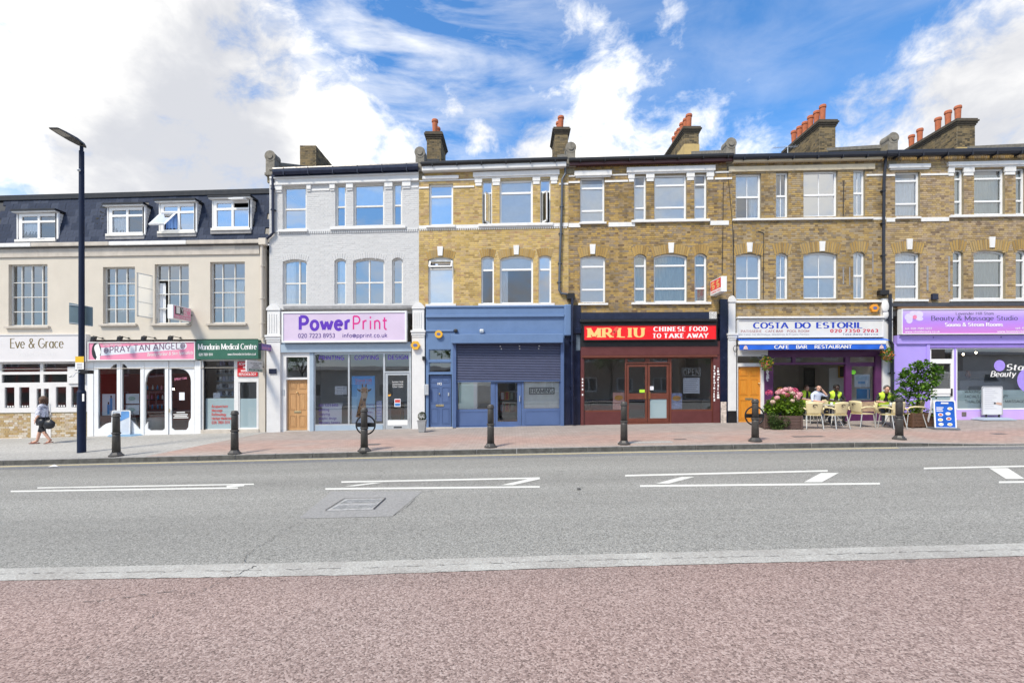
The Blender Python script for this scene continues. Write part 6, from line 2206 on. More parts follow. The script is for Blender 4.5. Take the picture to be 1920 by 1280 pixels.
# projecting sign on the takeaway
t, face, words = swing_sign('red and yellow projecting sign above the takeaway, beside the navy pier', 1331, 1352.5, 1363, 517.5, 546.5, RSIG, GWHT)
face(.04, .96, .04, .30, PALE, 'strip', 1.4)
for (u, v) in ((.12, .38), (.55, .38)):
 for (du, dv, w_, h_) in ((0, .44, .3, .06), (.12, .0, .06, .5), (0, .2, .3, .05), (.02, .0, .26, .05), (.0, .30, .06, .14), (.24, .05, .06, .2)):
  face(u + du, u + du + w_, v + dv * .9, v + dv * .9 + h_, YLET, 'character', 1.8 + du)
words('CHINESE FOOD', .1, .9, .12, .22, RSIG, 2.2)

# ================================================================= brown brick house with the cafe
b = B('brown brick house over the cafe with the blue and white awning', 1373, 1660.5, 1515, .62)
MUL = dict(fw=2.8, bw=2.0)


def cross_win(x0, x1, y0, y1, rail, rise=0, bar=True, **k):
 w_ = window(b, x0, x1, y0, y1, rise=rise, ys=(rail,), fw=3.0, bw=3.4, **k)
 if bar:
  c = (x0 + x1) / 2
  MB().fbox(c - .5, c + .5, y0 + 3, y1 - 3, FY + .118, FY + .136, ref=FY).build('glazing_bar', UPVC, w_)
 return w_


cross_win(1379.5, 1427, 323.5, 408.5, 366.5, behind=[('blind', NET, 0, 1, 0, .5), ('curtain', NET, .6, 1, .5, 1)])
cross_win(1455, 1478, 322, 407.5, 365.5, g=G_UP, behind=('curtain', NET, 0, 1, .5, 1))
cross_win(1506.5, 1570.5, 321, 406.5, 364.5, g=G_UPS)
cross_win(1600, 1622, 319.5, 406, 362.5, behind=('blind', NET, 0, 1, 0, 1))
cross_win(1379.5, 1427.5, 474.5, 561.5, 520, rise=4, behind=('blind', BLIND, 0, 1, 0, 1))
cross_win(1455, 1478, 474, 561.5, 519.5, rise=5, behind=('blind', BLIND, 0, 1, 0, 1))
cross_win(1506.5, 1570.5, 473, 560, 518.5, rise=5, behind=('blind', BLIND, 0, 1, 0, 1))
cross_win(1600, 1622, 472.5, 560.5, 517, rise=5, behind=('blind', BLIND, 0, 1, 0, 1))
stock_front(b, 294, 596, STOCK3, MORTB, arches=[(1378, 1429, 474, 5, 19), (1453, 1480, 473.5, 5, 19), (1505, 1572, 472.5, 5, 19), (1598, 1624, 472, 5, 19)], vj=.16)
keystone(b, 1405, 454, 472)
keystone(b, 1541, 453, 471.5)
b.box('lintel', TRIMC, 1367, 1641, 309.5, 319, FY - .06, FY + .02)
dn = MB()
for k in range(69):
 xa = 1375 + k * 4.1
 dn.fbox(xa, xa + 2.4, 301, 306, FY - .05, FY + .02, ref=FY)
 if xa < 1636:
  dn.fbox(xa, xa + 2.4, 412.6, 415.5, FY - .022, FY + .02, ref=FY)
dn.build('dentil_band', STOCK3, b.root, kind='stuff')
st = MB().fbox(1624, 1660, 329.5, 332.5, FY - .035, FY + .01, ref=FY)
st.fbox(1637, 1660, 409, 414, FY - .03, FY + .01, ref=FY)
st.build('string_course', TRIMW, b.root)
sill(b, 1373.5, 1637, 408.8, 412.4)
sill(b, 1380, 1661, 563, 567.5)
gutter(b, 1374, 1664, 287.5, 296, GUTTER, .24)
b.box('fascia_board', TRIMC, 1376, 1655, 296.4, 300.5, FY - .2, FY + .0)
roof_gable(b, 1375, 1659, 292)
parapet(b, 1672, 250, w=.4, rise=1.4)
chimney(b, 1672, FY + 3.7, 10.9, 13.75, 6, w=.72, length=2.9, pots_h=.66)
inner(b, 1374, 1659, (306, 422, 590, 796), back=5.2)
cb = MB()
cb.tube([M(1421, 432, FY - .02), M(1432, 436, FY - .02), M(1431, 560, FY - .02)], .012, 5)
cb.tube([M(1376, 430, FY - .02), M(1374.5, 560, FY - .02)], .010, 5)
cb.tube([M(1582, 340, FY - .02), M(1581, 405, FY - .02)], .016, 5)
cb.build('cable', BLACK, b.root)
ae = MB()
A_ = AT(1477, 288, FY + 4.0)
ae.tube([A_ - Vector((0, 0, .6)), A_ + Vector((0, 0, .35))], .018, 6).tube([A_ + Vector((-.7, 0, .25)), A_ + Vector((.5, .1, .38))], .012, 5)
for k in range(8):
 q_ = A_ + Vector((-.65 + k * .155, k * .013, .255 + k * .0165))
 ae.tube([q_ - Vector((0, .22, .03)), q_ + Vector((0, .22, .03))], .007, 4)
ae.build('aerial', SILV, b.root)
pp = MB()
for (px, y0, y1) in ((1581.5, 501, 533), (1593.5, 501, 535), (1637, 472, 512)):
 pp.fbox(px - .8, px + .8, y0, y1, FY - .025, FY)
pp.build('wall_strip', LEAD, b.root)
pipe(b, [(1661, 297), (1657.5, 340), (1656.5, 450), (1657, 546)], .05, GUTTER, clips=[(1657, 360), (1656.5, 420), (1657, 480)])
b.box('hopper', BLACK, 1651, 1668, 544, 553, FY - .22, FY - .02, bevel=.02)
pipe(b, [(1669, 552), (1669, 640), (1673, 646), (1673, 795)], .06, GUTTER, Y=FY - .2, clips=[(1669, 600), (1673, 700)])
# sign, awning
b.box('fascia_rail', WHITE, 1384, 1662, 592.5, 596.5, FY - .2, FY + .05, bevel=.01)
FASC = mat('off_white_sign', (.66, .66, .64), .5, .05, 2.5)
COBL = mat('cobalt_letter', (.015, .05, .42), .45, .08, 5)
BRNL = mat('brown_red_letter', (.36, .12, .12), .5, .1, 5)
REDN = mat('crimson_letter', (.58, .02, .06), .5, .1, 5)
Ys = FY - .13
t = board_sign('fascia_sign', 'off-white fascia sign with blue serif lettering above the awning', 1383, 1656, 599.5, 632, Ys, .15, FASC, WHITE, 1.2)
letters(t, 'COSTA', 1413, 1477, 604.5, 615, Ys, COBL, wv=.27, wh=.10, serif=.09, gap=.16)
letters(t, 'DO', 1491, 1519, 604.5, 615, Ys, COBL, wv=.27, wh=.10, serif=.09, gap=.16)
letters(t, 'ESTORIL', 1531, 1617, 604.5, 615, Ys, COBL, wv=.27, wh=.10, serif=.09, gap=.16)
letters(t, '*PATISSERIE  *CAFE BAR  *POOL ROOM', 1387, 1517, 618.5, 622.5, Ys, BRNL, wv=.17, wh=.12, gap=.2)
letters(t, 'We Cater for Birthdays, Weddings & Private Parties', 1385, 1517, 625, 628, Ys, INKG, wv=.12, wh=.10, gap=.2)
letters(t, '020 7350 2963', 1557, 1646, 617.5, 623, Ys, REDN, wv=.26, wh=.18, gap=.3)
letters(t, 'Take Away Service', 1580, 1646, 625, 628.5, Ys, mat('navy_letter', (.03, .05, .2), .5), wv=.14, wh=.12, gap=.3)
AWB = mat('awning_blue', (.012, .115, .62), .7, .06, 3)
AWW = mat('awning_white', (.74, .75, .76), .7, .04, 3)
t = thing('awning', 'rolled-up blue and white awning over the cafe front', 'awning', M(1520, 655, FY - .4))
Ya = FY - .50
up, lo = [], []
prof = [(FY - .16, 634.5), (FY - .30, 636), (FY - .44, 639)]
mb = MB()
for (p, q) in zip(prof, prof[1:]):
 mb.add([M(1384, q[1], q[0], FY - .3), M(1663, q[1], q[0], FY - .3), M(1663, p[1], p[0], FY - .3), M(1384, p[1], p[0], FY - .3)], [(0, 1, 2, 3)])
mb.build('cover', AWB, t)
MB().fbox(1386, 1662, 638.5, 645.5, Ya, Ya + .12).build('front_rail', AWW, t, bevel=.02)
val = MB()
n = 60
for k in range(n):
 xa, xb = 1387 + k * 275 / n, 1387 + (k + 1) * 275 / n
 wob = .012 * math.sin(k * .9)
 val.add([M(xa, 655, Ya + .02 + wob, Ya), M(xb, 655, Ya + .02 + .012 * math.sin((k + 1) * .9), Ya), M(xb, 645.4, Ya + .02, Ya), M(xa, 645.4, Ya + .02, Ya)], [(0, 1, 2, 3)])
val.build('valance', AWB, t)
for (s_, a, c) in (('CAFE', 1452, 1479), ('BAR', 1493, 1513), ('RESTAURANT', 1527.5, 1597)):
 letters(t, s_, a, c, 647, 653, Ya - .002, PALE, wv=.24, wh=.14, serif=.10, gap=.14)
for px in (1398, 1653):
 em = MB().plate([(px - 4.5, 654), (px + 4.5, 654), (px + 3, 649), (px, 646.5), (px - 3, 649)], [], Ya - .004, Ya - .003, rim=False)
 em.build('emblem', mat('pinkish_emblem', (.66, .50, .50), .5, .3, 20), t)
ar = MB()
for px in (1395, 1655):
 ar.tube([M(px, 640, FY - .02), M(px, 642, FY - .3), M(px, 643, Ya + .1)], .022, 6)
ar.build('arm', WHITE, t)
# shopfront
pilaster(b, 1364, 1383, WHITE, 552, 624, 797, flutes=0, Y=FY - .16)
b.box('pier_base', BLACK, 1365, 1381, 769, 797, FY - .158, FY - .13)
b.box('pilaster', NAVYP, 1350.5, 1365, 560, 799, FY - .10, FY + .1)
b.box('pier_base', mat('peeling_base', (.52, .45, .40), .8, .5, 14), 1351.5, 1362, 752, 797, FY - .108, FY - .09)
sg = MB()
for k in range(8):
 a = R(k * 40)
 sg.tube([M(1379 + 4 * math.cos(a), 653 + 6 * math.sin(a), FY - .24), M(1379 + 4 * math.cos(a + .7), 653 + 6 * math.sin(a + .7), FY - .24)], .012, 5)
sg.build('scroll_bracket', BLACK, b.root)
b.box('shopfront_head', WHITE, 1383, 1440, 648, 666, FY - .04, FY + .1)
MB().plate(rect(1382, 1433, 666, 796), [rect(1382.8, 1430, 667.5, 680), rect(1384, 1427, 686.5, 793)], FY - .02, FY + .1).build('door_frame', WHITE, b.root)
MB().plate(rect(1382.8, 1430, 667.5, 680), [], FY + .03, FY + .04, ref=FY - .02, rim=False).build('fanlight', G_UP, b.root)
panel_door(b, 1384.5, 1426.5, 687, 792.5, ORANGE, [(.07, .44, .04, .16), (.56, .93, .04, .16), (.07, .44, .21, .50), (.56, .93, .21, .50), (.07, .44, .58, .93), (.56, .93, .58, .93)], Y=FY + .05, handle=(1423, 718), letter=(1398, 1413, 745, 749))
b.box('doorstep', CREAMD, 1382, 1430, 793, 797, FY - .06, FY + .1)
b.box('shopfront_head', PURP, 1441, 1656, 656, 667, FY - .06, FY + .1)
holes = [rect(1451, 1486, 669.5, 679.5), rect(1492, 1585, 669.5, 679.5), rect(1594, 1643, 669.5, 679.5), rect(1450, 1586, 683.5, 800), rect(1596, 1640.5, 687, 752)]
sf = MB().plate(rect(1434, 1655, 667.2, 797), holes, FY - .02, FY + .1).build('shopfront_frame', PURP, b.root)
for k in (0, 1, 2, 4):
 MB().plate(holes[k], [], FY + .03, FY + .04, ref=FY - .02, rim=False).build('pane', G_SHOP, sf)
b.box('pilaster', PURP, 1433.5, 1449, 667, 796, FY - .05, FY - .022)
b.box('pilaster', PURP, 1585.5, 1597, 680, 797, FY - .06, FY - .022)
b.box('pilaster', PURP, 1641.5, 1655, 667, 797, FY - .06, FY - .022)
b.box('riser_panel', mat('salmon_panel', (.42, .30, .20), .6, .3, 8), 1598, 1640, 753.5, 772, FY - .03, FY - .021)
b.box('pilaster', WHITE, 1655.5, 1674, 560, 797, FY - .12, FY + .1)
# scroll bracket at the head of the white pier
sc_ = MB().ellipsoid(M(1660, 575, FY - .2), .14, .06, .24, 12, 8).ellipsoid(M(1661, 590, FY - .18), .11, .05, .16, 12, 8)
sc_.build('carved_bracket', TRIMW, b.root, smooth=True)
hexbox('alarm_box', 'orange alarm box on the brick strip above the cafe sign', 1637, 578.5, 7.5, FY, mat('alarm_orange', (.72, .30, .03), .4, .06, 4), 6)
# cafe room
rm = MB().fbox(1555, 1584, 690, 800, FY + 1.8, FY + 1.85).build('inner_wall', ROOML, b.root)
for (x0, x1, y0, y1, Yq, lab) in ((1573, 1590, 686, 708, FY + 1.72, 'gold framed painting high on the pale cafe wall'), (1508, 1528, 690, 725, FY + 2.2, 'large dark painting at the back of the cafe')):
 t = thing('painting', lab, 'painting', AT(x0, y1, Yq))
 MB().plate(rect(x0, x1, y0, y1), [rect(x0 + 1.5, x1 - 1.5, y0 + 1.5, y1 - 1.5)], Yq, Yq + .05).build('frame', FRM[1] if x0 > 1550 else FRM[2], t)
 MB().fbox(x0 + 1.5, x1 - 1.5, y0 + 1.5, y1 - 1.5, Yq + .02, Yq + .03, ref=Yq).build('canvas', mat('dark_canvas', (.05, .05, .045), .6, .5, 4), t)
t = thing('counter', 'dark bar counter at the back of the cafe', 'counter', AT(1490, 800, FY + 3.2))
MB().fbox(1455, 1560, 755, 800, FY + 3.0, FY + 3.6).build('front_panel', ROOMD, t)
MB().fbox(1452, 1563, 751.5, 754.8, FY + 2.9, FY + 3.7).build('counter_top', WOODB, t)
MB().lathe([(.10, 0), (.14, .06), (.13, .14), (.05, .18)], AT(1463, 734, FY + 1.2), 10).build('lamp_bowl', mat('yellow_bowl', (.6, .36, .03), .5), b.root)
for (x0, x1, y0, y1, m_, lab) in ((1602, 1631, 702, 726, CARD, 'white framed price list in the cafe side window'), (1606, 1631, 729, 749, CYAN, 'bright blue poster in the cafe side window')):
 t = thing('window_card', lab, 'poster', M(x0, y1, FY + .1))
 flat('sheet', t, m_, x0, x1, y0, y1, FY + .10)
 if m_ is CARD:
  flat('print', t, mat('sky_text', (.25, .45, .75), .5), x0 + 7, x1 - 9, y0 + 13, y0 + 18, FY + .096)
  flat('print', t, mat('pale_blue_sheet', (.55, .66, .78), .5), x0 + 3, x1 - 3, y0 + 3, y0 + 11, FY + .096)
 else:
  flat('print', t, CARD, x1 - 5, x1 - 2, y0 + 2, y1 - 2, FY + .096)
t = thing('window_sticker', 'round green sticker in the cafe side window', 'sticker', M(1599, 700, FY + .02))
shape(t, [(1600 + 4.6 * math.cos(R(a)), 698 + 4.2 * math.sin(R(a))) for a in range(0, 360, 20)], mat('green_sticker', (.15, .55, .03), .5), .003, 'disc', FY + .02)
ns_ = MB()
for k in range(9):
 y = 693 + k * 2.4
 ns_.fbox(1436 + rf.uniform(0, 2), 1440 + rf.uniform(0, 2.5), y, y + 1.6, FY - .053, FY - .0505)
ns_.build('sticker_scraps', PALE, b.root, kind='stuff')

# ================================================================= brown brick house with the beauty studio
b = B('brown brick house over the lilac beauty studio at the uphill end', 1660.5, 1990, 1820, .62)
window(b, 1678.5, 1725, 320, 405, ys=(335.5, 379), behind=('curtain', NET, 0, 1, .1, 1), **three)
for (x0, x1) in ((1789.5, 1807), (1826.5, 1884), (1904.5, 1923)):
 window(b, x0, x1, 316.5, 402.5, ys=(334, 376.5), behind=('curtain', NETD, 0, 1, .1, 1), g=G_UP, **three)
window(b, 1678.5, 1725, 471.5, 560.5, rise=4, ys=(489.5, 536), behind=('curtain', NET, 0, 1, 0, 1), **three)
for (x0, x1) in ((1786.5, 1806), (1825.5, 1885), (1904.5, 1926)):
 window(b, x0, x1, 469.5, 560.5, rise=5, ys=(488, 534), behind=('curtain', NETD, 0, 1, 0, 1), **three)
stock_front(b, 287, 580, STOCK4, MORTB, arches=[(1676, 1727, 470, 6, 19), (1785, 1808, 468, 6, 19), (1823, 1888, 468, 6, 19), (1902, 1928, 468, 6, 19)], vj=.16)
keystone(b, 1704.5, 447, 467)
keystone(b, 1859, 445, 465)
lintel_band(b, 1666, 1744, 305.5, 313)
lintel_band(b, 1777, 1940, 303.5, 311, [(1778, 1790), (1807, 1827), (1884, 1905), (1923, 1938)], 18)
st = MB()
for (a, c) in ((1661, 1677), (1726, 1778)):
 st.fbox(a, c, 324.5, 328, FY - .035, FY + .01, ref=FY)
 st.fbox(a, c, 407, 414.5, FY - .035, FY + .01, ref=FY)
st.build('string_course', TRIMW, b.root)
dn = MB()
for k in range(80):
 xa = 1662 + k * 4.1
 dn.fbox(xa, xa + 2.4, 294, 299, FY - .05, FY + .02, ref=FY)
dn.build('dentil_band', STOCK3, b.root, kind='stuff')
sill(b, 1679, 1726, 405.3, 409, TRIMW)
sill(b, 1781, 1942, 403, 407.5)
sill(b, 1676, 1740, 561, 565)
sill(b, 1781, 1945, 561, 565.5, WHITE)
gutter(b, 1662, 1988, 279.5, 289.5, GUTTER, .26)
roof_gable(b, 1662, 1988, 285)
parapet(b, 1985, 246, w=.4, rise=1.4)
chimney(b, 1985, FY + 3.7, 10.9, 13.8, 6, w=.8, length=3.4, pots_h=.66, pots=(0, 1, 2, 4, 5), render_to=12.5)
inner(b, 1662, 1988, (300, 418, 585, 792), back=4.5)
pp = MB()
for (px, y0, y1) in ((1739.5, 498, 544), (1780, 480, 546)):
 pp.fbox(px - 1.6, px + 1.6, y0, y1, FY - .025, FY)
pp.build('wall_strip', LEAD, b.root)
b.box('vent_box', NAVY, 1749, 1760, 550, 561, FY - .1, FY, bevel=.01)
b.box('lead_ledge', mat('dark_lead', (.05, .055, .07), .6, .3, 6), 1664, 1988, 567, 573.5, FY - .14, FY)
b.box('fascia_beam', mat('bare_wood', (.36, .20, .10), .7, .25, 6, stretch=(.6, 6, 6)), 1683, 1988, 573.8, 577.5, FY - .10, FY)


def studio_print():
 m = bpy.data.materials.new('lilac_gradient_print')
 m.use_nodes = True
 n = NT(m.node_tree)
 tc = n.n('ShaderNodeTexCoord').outputs['Generated']
 z = n.n('ShaderNodeSeparateXYZ', {0: tc}).outputs[2]
 c = n.ramp(z, [(0, (.58, .20, .56)), (.35, (.48, .22, .74)), (.62, (.40, .25, .80)), (1, (.62, .50, .76))])
 p = n.n('ShaderNodeBsdfPrincipled', {'Base Color': c, 'Roughness': .4})
 n.n('ShaderNodeOutputMaterial', {0: p.outputs[0]})
 return m


Ys = FY - .22
t = board_sign('fascia_sign', 'lilac and pink fascia sign with a pale flower at one end', 1690.5, 1986, 579, 626, Ys, .2, studio_print(), GWHT, 1.2)
SLTX = mat('slate_letter', (.10, .09, .18), .5)
letters(t, 'Lavender Hill Stam', 1792, 1863, 585, 590, Ys, SLTX, wv=.16, wh=.08, serif=.06)
letters(t, 'Beauty & Massage Studio', 1746, 1908, 592, 600.5, Ys, SLTX, wv=.17, wh=.07, serif=.09, gap=.12)
letters(t, 'Sauna & Steam Rooms', 1772, 1880, 605, 611.5, Ys, PALE, wv=.25, wh=.12, serif=.08, gap=.13)
letters(t, 'tel: 020 7585 1222', 1697, 1747, 613.5, 617, Ys, PALE, wv=.18, wh=.12)
letters(t, 'www.stambeauty.co.uk', 1697, 1762, 619.5, 623, Ys, PALE, wv=.18, wh=.12)
letters(t, 'tel: 020 7585', 1904, 1945, 613.5, 617, Ys, PALE, wv=.18, wh=.12)
letters(t, 'www.lavenderhillstudio.co.uk', 1870, 1960, 619.5, 623, Ys, PALE, wv=.18, wh=.12)
PET = mat('petal_print', (.66, .60, .82), .5, .08, 8)
for k, (cx, cy, rx, ry) in enumerate(((1704, 594, 8, 7), (1722, 589, 9, 7), (1705, 600, 6, 6), (1724, 597, 7, 4), (1713, 587, 8, 5))):
 shape(t, [(cx + rx * math.cos(R(a)), cy + ry * math.sin(R(a))) for a in range(0, 360, 20)], PET, .002 + k * .0006, 'petal', Ys)
shape(t, [(1715 + 4 * math.cos(R(a)), 594 + 4 * math.sin(R(a))) for a in range(0, 360, 20)], mat('flower_heart', (.75, .22, .38), .5), .006, 'heart', Ys)
b.box('shopfront_head', LILAC, 1682.5, 1988, 628, 644, FY - .1, FY + .1)
bl = MB()
for px in (1687, 1750, 1877):
 bl.ellipsoid(M(px, 632, FY - .1), .025, .02, .025, 8, 5)
bl.build('bolt', mat('dark_lilac', (.10, .06, .25), .5), b.root)
MB().plate(rect(1675, 1988, 644.3, 792), [rect(1744, 1790, 652, 792), rect(1793, 1972, 652, 768)], FY - .04, FY + .1).build('shopfront_wall', LILAC, b.root)
b.box('shopfront_head', LILAC, 1738, 1744, 645, 792, FY - .07, FY - .041)
b.box('shopfront_head', mat('deeper_lilac', (.27, .19, .60), .5), 1744.2, 1988, 645, 651.5, FY - .06, FY - .041)
holes = [rect(1746, 1786.5, 654.5, 672.5), rect(1747, 1783, 681, 733), rect(1747, 1783, 742, 786)]
sf = MB().plate(rect(1744, 1791.5, 652.5, 792), holes, FY - .01, FY + .05).build('door', UPVC, b.root)
MB().plate(holes[0], [], FY + .02, FY + .03, ref=FY - .01, rim=False).build('pane', G_UP, sf)
MB().plate(holes[1], [], FY + .02, FY + .03, ref=FY - .01, rim=False).build('pane', G_UP, sf)
MB().plate(holes[2], [], FY + .02, FY + .03, ref=FY - .01, rim=False).build('pane', G_FROST, sf)
MB().fbox(1748, 1783, 728, 737, FY - .03, FY - .011).build('letter_plate', PALE, sf)
MB().fbox(1783.2, 1786.5, 728, 742, FY - .04, FY - .011).build('handle', BLACK, sf)
sf = MB().plate(rect(1791.8, 1973, 652, 769.5), [rect(1795, 1970, 654, 765.5)], FY - .01, FY + .05).build('window', UPVC, b.root)
MB().plate(rect(1795, 1970, 654, 731), [], FY + .02, FY + .03, ref=FY - .01, rim=False).build('pane', glass('studio_glass', .18, wave=.05), sf)
MB().plate(rect(1795, 1970, 731.3, 765.5), [], FY + .02, FY + .03, ref=FY - .01, rim=False).build('pane', glass('studio_film', .16, milk=.62, milk_col=(.30, .42, .46)), sf, label='pane covered with blue-grey film')
INKT = mat('charcoal_vinyl', (.03, .04, .05), .5)
for (s_, a, c, y) in (('WAXING', 1809, 1838, 736.5), ('FACIALS & SUN THERAPY', 1809, 1890, 745.5), ('THALGO & SPORTS MASSAGE', 1809, 1921, 755)):
 letters(sf, s_, a, c, y - 5, y, FY + .018, INKT, wv=.14, wh=.13, gap=.14)
letters(sf, 'Stam', 1886, 1935, 683, 694, FY + .016, PALE, wv=.2, wh=.09, serif=.07, slant=.25)
letters(sf, 'Beauty', 1857, 1903, 696, 706, FY + .016, PALE, wv=.2, wh=.09, serif=.07, slant=.25)
for (cx, cy, r_) in ((1874, 685.5, 10.5), (1931, 713, 24)):
 shape(sf, [(cx + r_ * math.cos(R(a)), cy + r_ * math.sin(R(a))) for a in range(0, 360, 15)], mat('lilac_vinyl', (.34, .25, .75), .5), .003, 'disc_sticker', FY + .017)
b.box('stall_riser', LILACP, 1792, 1975, 770, 789, FY - .075, FY - .041)
b.box('air_vent', mat('vent_grey', (.14, .12, .12), .7), 1804, 1812, 772, 780, FY - .09, FY - .074)
b.box('plinth', FLAG, 1682, 1988, 789.5, 797, FY - .09, FY + .1)
# inside the studio: lamps and shelf
t = thing('side_board', 'dark cabinet with flower vase inside the beauty studio', 'cabinet', AT(1850, 790, FY + 2.0))
MB().fbox(1800, 1900, 712, 780, FY + 2.0, FY + 2.5).build('cabinet', ROOML, t, bevel=.01)
MB().fbox(1796, 1904, 708.5, 711.8, FY + 1.9, FY + 2.6).build('cabinet_top', ROOMD, t)
MB().lathe([(.06, 0), (.1, .12), (.05, .26), (.07, .3)], AT(1815, 708.3, FY + 2.2), 12).build('vase', POT, t, smooth=True)

# ================================================================= street furniture
WARP[1] = 0.0
BOLM = mat('bollard_paint', (.055, .052, .050), .5, .25, 8.0, dirt=.35, dirt_col=(.13, .125, .12))
LAMPB = mat('lamp_column_navy', (.006, .014, .042), .55, .2, 4.0, spec=.25)


def move(o, loc, rz=0.0, s=1.0):
 o.location = loc
 o.rotation_euler = (0, 0, rz)
 o.scale = (s, s, s)
 return o


def make_bollard():
 t = thing('bollard', 'x', 'bollard')
 # flared eight-sided foot
 MB().lathe([(.175, 0), (.175, .035), (.145, .055), (.114, .10), (.106, .115)], (0, 0, 0), 8).build('foot', BOLM, t)
 MB().lathe([(.098, .112), (.091, .55), (.088, .60)], (0, 0, 0), 18).build('shaft', BOLM, t, smooth=True)
 MB().lathe([(.091, .602), (.106, .612), (.106, .64), (.091, .65)], (0, 0, 0), 18).build('collar', BOLM, t)
 MB().lathe([(.086, .64), (.083, 1.02), (.081, 1.06)], (0, 0, 0), 18).build('upper_shaft', BOLM, t, smooth=True)
 MB().lathe([(.083, 1.055), (.100, 1.065), (.100, 1.09), (.089, 1.10), (.086, 1.13), (.07, 1.16), (.02, 1.17)], (0, 0, 0), 18).build('cap', BOLM, t)
 return t


bol = make_bollard()
BL = [((218, 855), 'charcoal bollard in front of the tanning salon, by the tall lamp column', 0), ((440, 851), 'charcoal bollard in front of the medical centre door', 0), ((683, 846), 'charcoal bollard with a black cycle hoop in front of the giraffe banner', 1),
      ((920, 838.5), 'charcoal bollard in front of the blue framing shop', 0), ((1170, 833), 'charcoal bollard in front of the maroon takeaway', 0), ((1416, 827.5), 'charcoal bollard with a black cycle hoop in front of the orange door', 2),
      ((1686, 823.5), 'charcoal bollard in front of the lilac wall and the cafe tables', 0)]
for i, (p, lab, ring) in enumerate(BL):
 o = bol if i == 0 else copy_tree(bol)
 g_ = G(*p)
 move(o, g_, R(13 * i))
 o['label'] = lab
 o['group'] = 'bollards along the kerb'
 if ring:
  cz_ = .70
  hp = MB()
  n = 36
  pts = [(.255 * math.cos(2 * math.pi * k / n), -.0, cz_ + .255 * math.sin(2 * math.pi * k / n)) for k in range(n + 1)]
  off = (.0 if ring == 1 else .04)
  hp.tube([(g_.x + off + x, g_.y + .12, g_.z + z) for (x, y, z) in pts], .021, 8, cap=False)
  hp.build('hoop', BLACK, o).matrix_parent_inverse = Matrix.LocRotScale(g_, o.rotation_euler.to_quaternion(), None).inverted()
  bb = MB().box(g_.x + off - .245, g_.x + off + .245, g_.y + .105, g_.y + .135, g_.z + cz_ - .055, g_.z + cz_ + .055)
  bb.build('hoop_bar', BLACK, o).matrix_parent_inverse = Matrix.LocRotScale(g_, o.rotation_euler.to_quaternion(), None).inverted()

# ---- lamp column
lp = G(153, 848)
t = thing('lamp_column', 'tall navy street lamp column with flat lantern and sign plates', 'street lamp', lp)
yl = lp.y
k = yl / F
zt = AT(153, 276, yl).z
zb = AT(153, 733, yl).z
MB().lathe([(.105, -.02), (.105, zb - lp.z - .03), (.085, zb - lp.z + .03)], lp, 18).build('base_section', LAMPB, t, smooth=False)
MB().lathe([(.075, zb - lp.z), (.070, (zt - lp.z) * .6), (.062, zt - lp.z - .12), (.045, zt - lp.z - .11), (.042, zt - lp.z + .02)], lp, 18).build('pole', LAMPB, t, smooth=False)
hd = MB()
L = 1.0
top = Vector((lp.x, lp.y, zt))
sec = [(.14, .02, .05), (0.0, .11, .06), (-.25, .15, .075), (-.6, .155, .05), (-.82, .14, .03), (-.86, .13, .02)]
vs = []
for (dy, hw, hh) in sec:
 z_ = top.z + .05 + (-dy) * .05
 vs += [(top.x - hw, top.y + dy, z_), (top.x + hw, top.y + dy, z_), (top.x + hw * .8, top.y + dy, z_ + hh), (top.x - hw * .8, top.y + dy, z_ + hh)]
fs = []
for i in range(len(sec) - 1):
 for j in range(4):
  fs.append((i * 4 + j, i * 4 + (j + 1) % 4, (i + 1) * 4 + (j + 1) % 4, (i + 1) * 4 + j))
fs += [(3, 2, 1, 0), tuple(len(sec) * 4 - 4 + j for j in range(4))]
hd.add(vs, fs)
hd.build('lantern', mat('lantern_black', (.008, .009, .011), .45, .2, 6), t)
MB().add([(top.x - .12, top.y - .45, top.z + .070), (top.x + .12, top.y - .45, top.z + .070), (top.x + .11, top.y - .80, top.z + .088), (top.x - .11, top.y - .80, top.z + .088)], [(3, 2, 1, 0)]).build('lamp_glass', mat('lantern_lens', (.24, .24, .22), .3, .1, 9), t)
MB().ellipsoid(AT(148, 319, yl - .08), .045, .05, .045, 10, 6).build('sensor', SILV, t, smooth=True)
cl_ = MB().tube([AT(153, 321, yl), AT(148, 319, yl - .08)], .012, 6)
cl_.build('sensor_arm', SILV, t)
# back of a road sign
SGB = mat('sign_back', (.135, .20, .235), .45, .08, 4.0)
sp = [AT(123, 606, yl - .14), AT(167, 611, yl + .09), AT(167, 574.5, yl + .09), AT(123, 566, yl - .14)]
pn = MB().hexa([v + Vector((0, .10, 0)) for v in sp] + [v + Vector((.01, .125, 0)) for v in sp]).build('sign_panel', SGB, t, bevel=.01)
rl = MB()
for py in (571, 606):
 rl.tube([AT(124, py - 1 if py < 600 else py - 2, yl - .14) + Vector((0, .095, 0)), AT(166, py + 4, yl + .09) + Vector((0, .095, 0))], .012, 6)
rl.build('sign_rail', SILV, pn)
YPL = mat('yellow_plate', (.72, .45, .02), .45, .05, 4)
Yq = yl - .085
pl = MB().fbox(141, 157, 668, 692, Yq, Yq + .01).build('parking_plate', PALE, t)
MB().fbox(141, 157, 668, 679, Yq - .003, Yq - .001).build('yellow_half', YPL, pl)
lines = MB()
for y in (681.5, 684, 686.5, 689):
 lines.fbox(144, 154, y, y + .9, Yq - .002, Yq - .001)
lines.build('plate_print', INKG, pl)
br_ = MB().fbox(147, 165, 693.5, 700.5, yl - .10, yl + .10, ref=yl - .1)
br_.build('clamp', BLACK, t, bevel=.01)
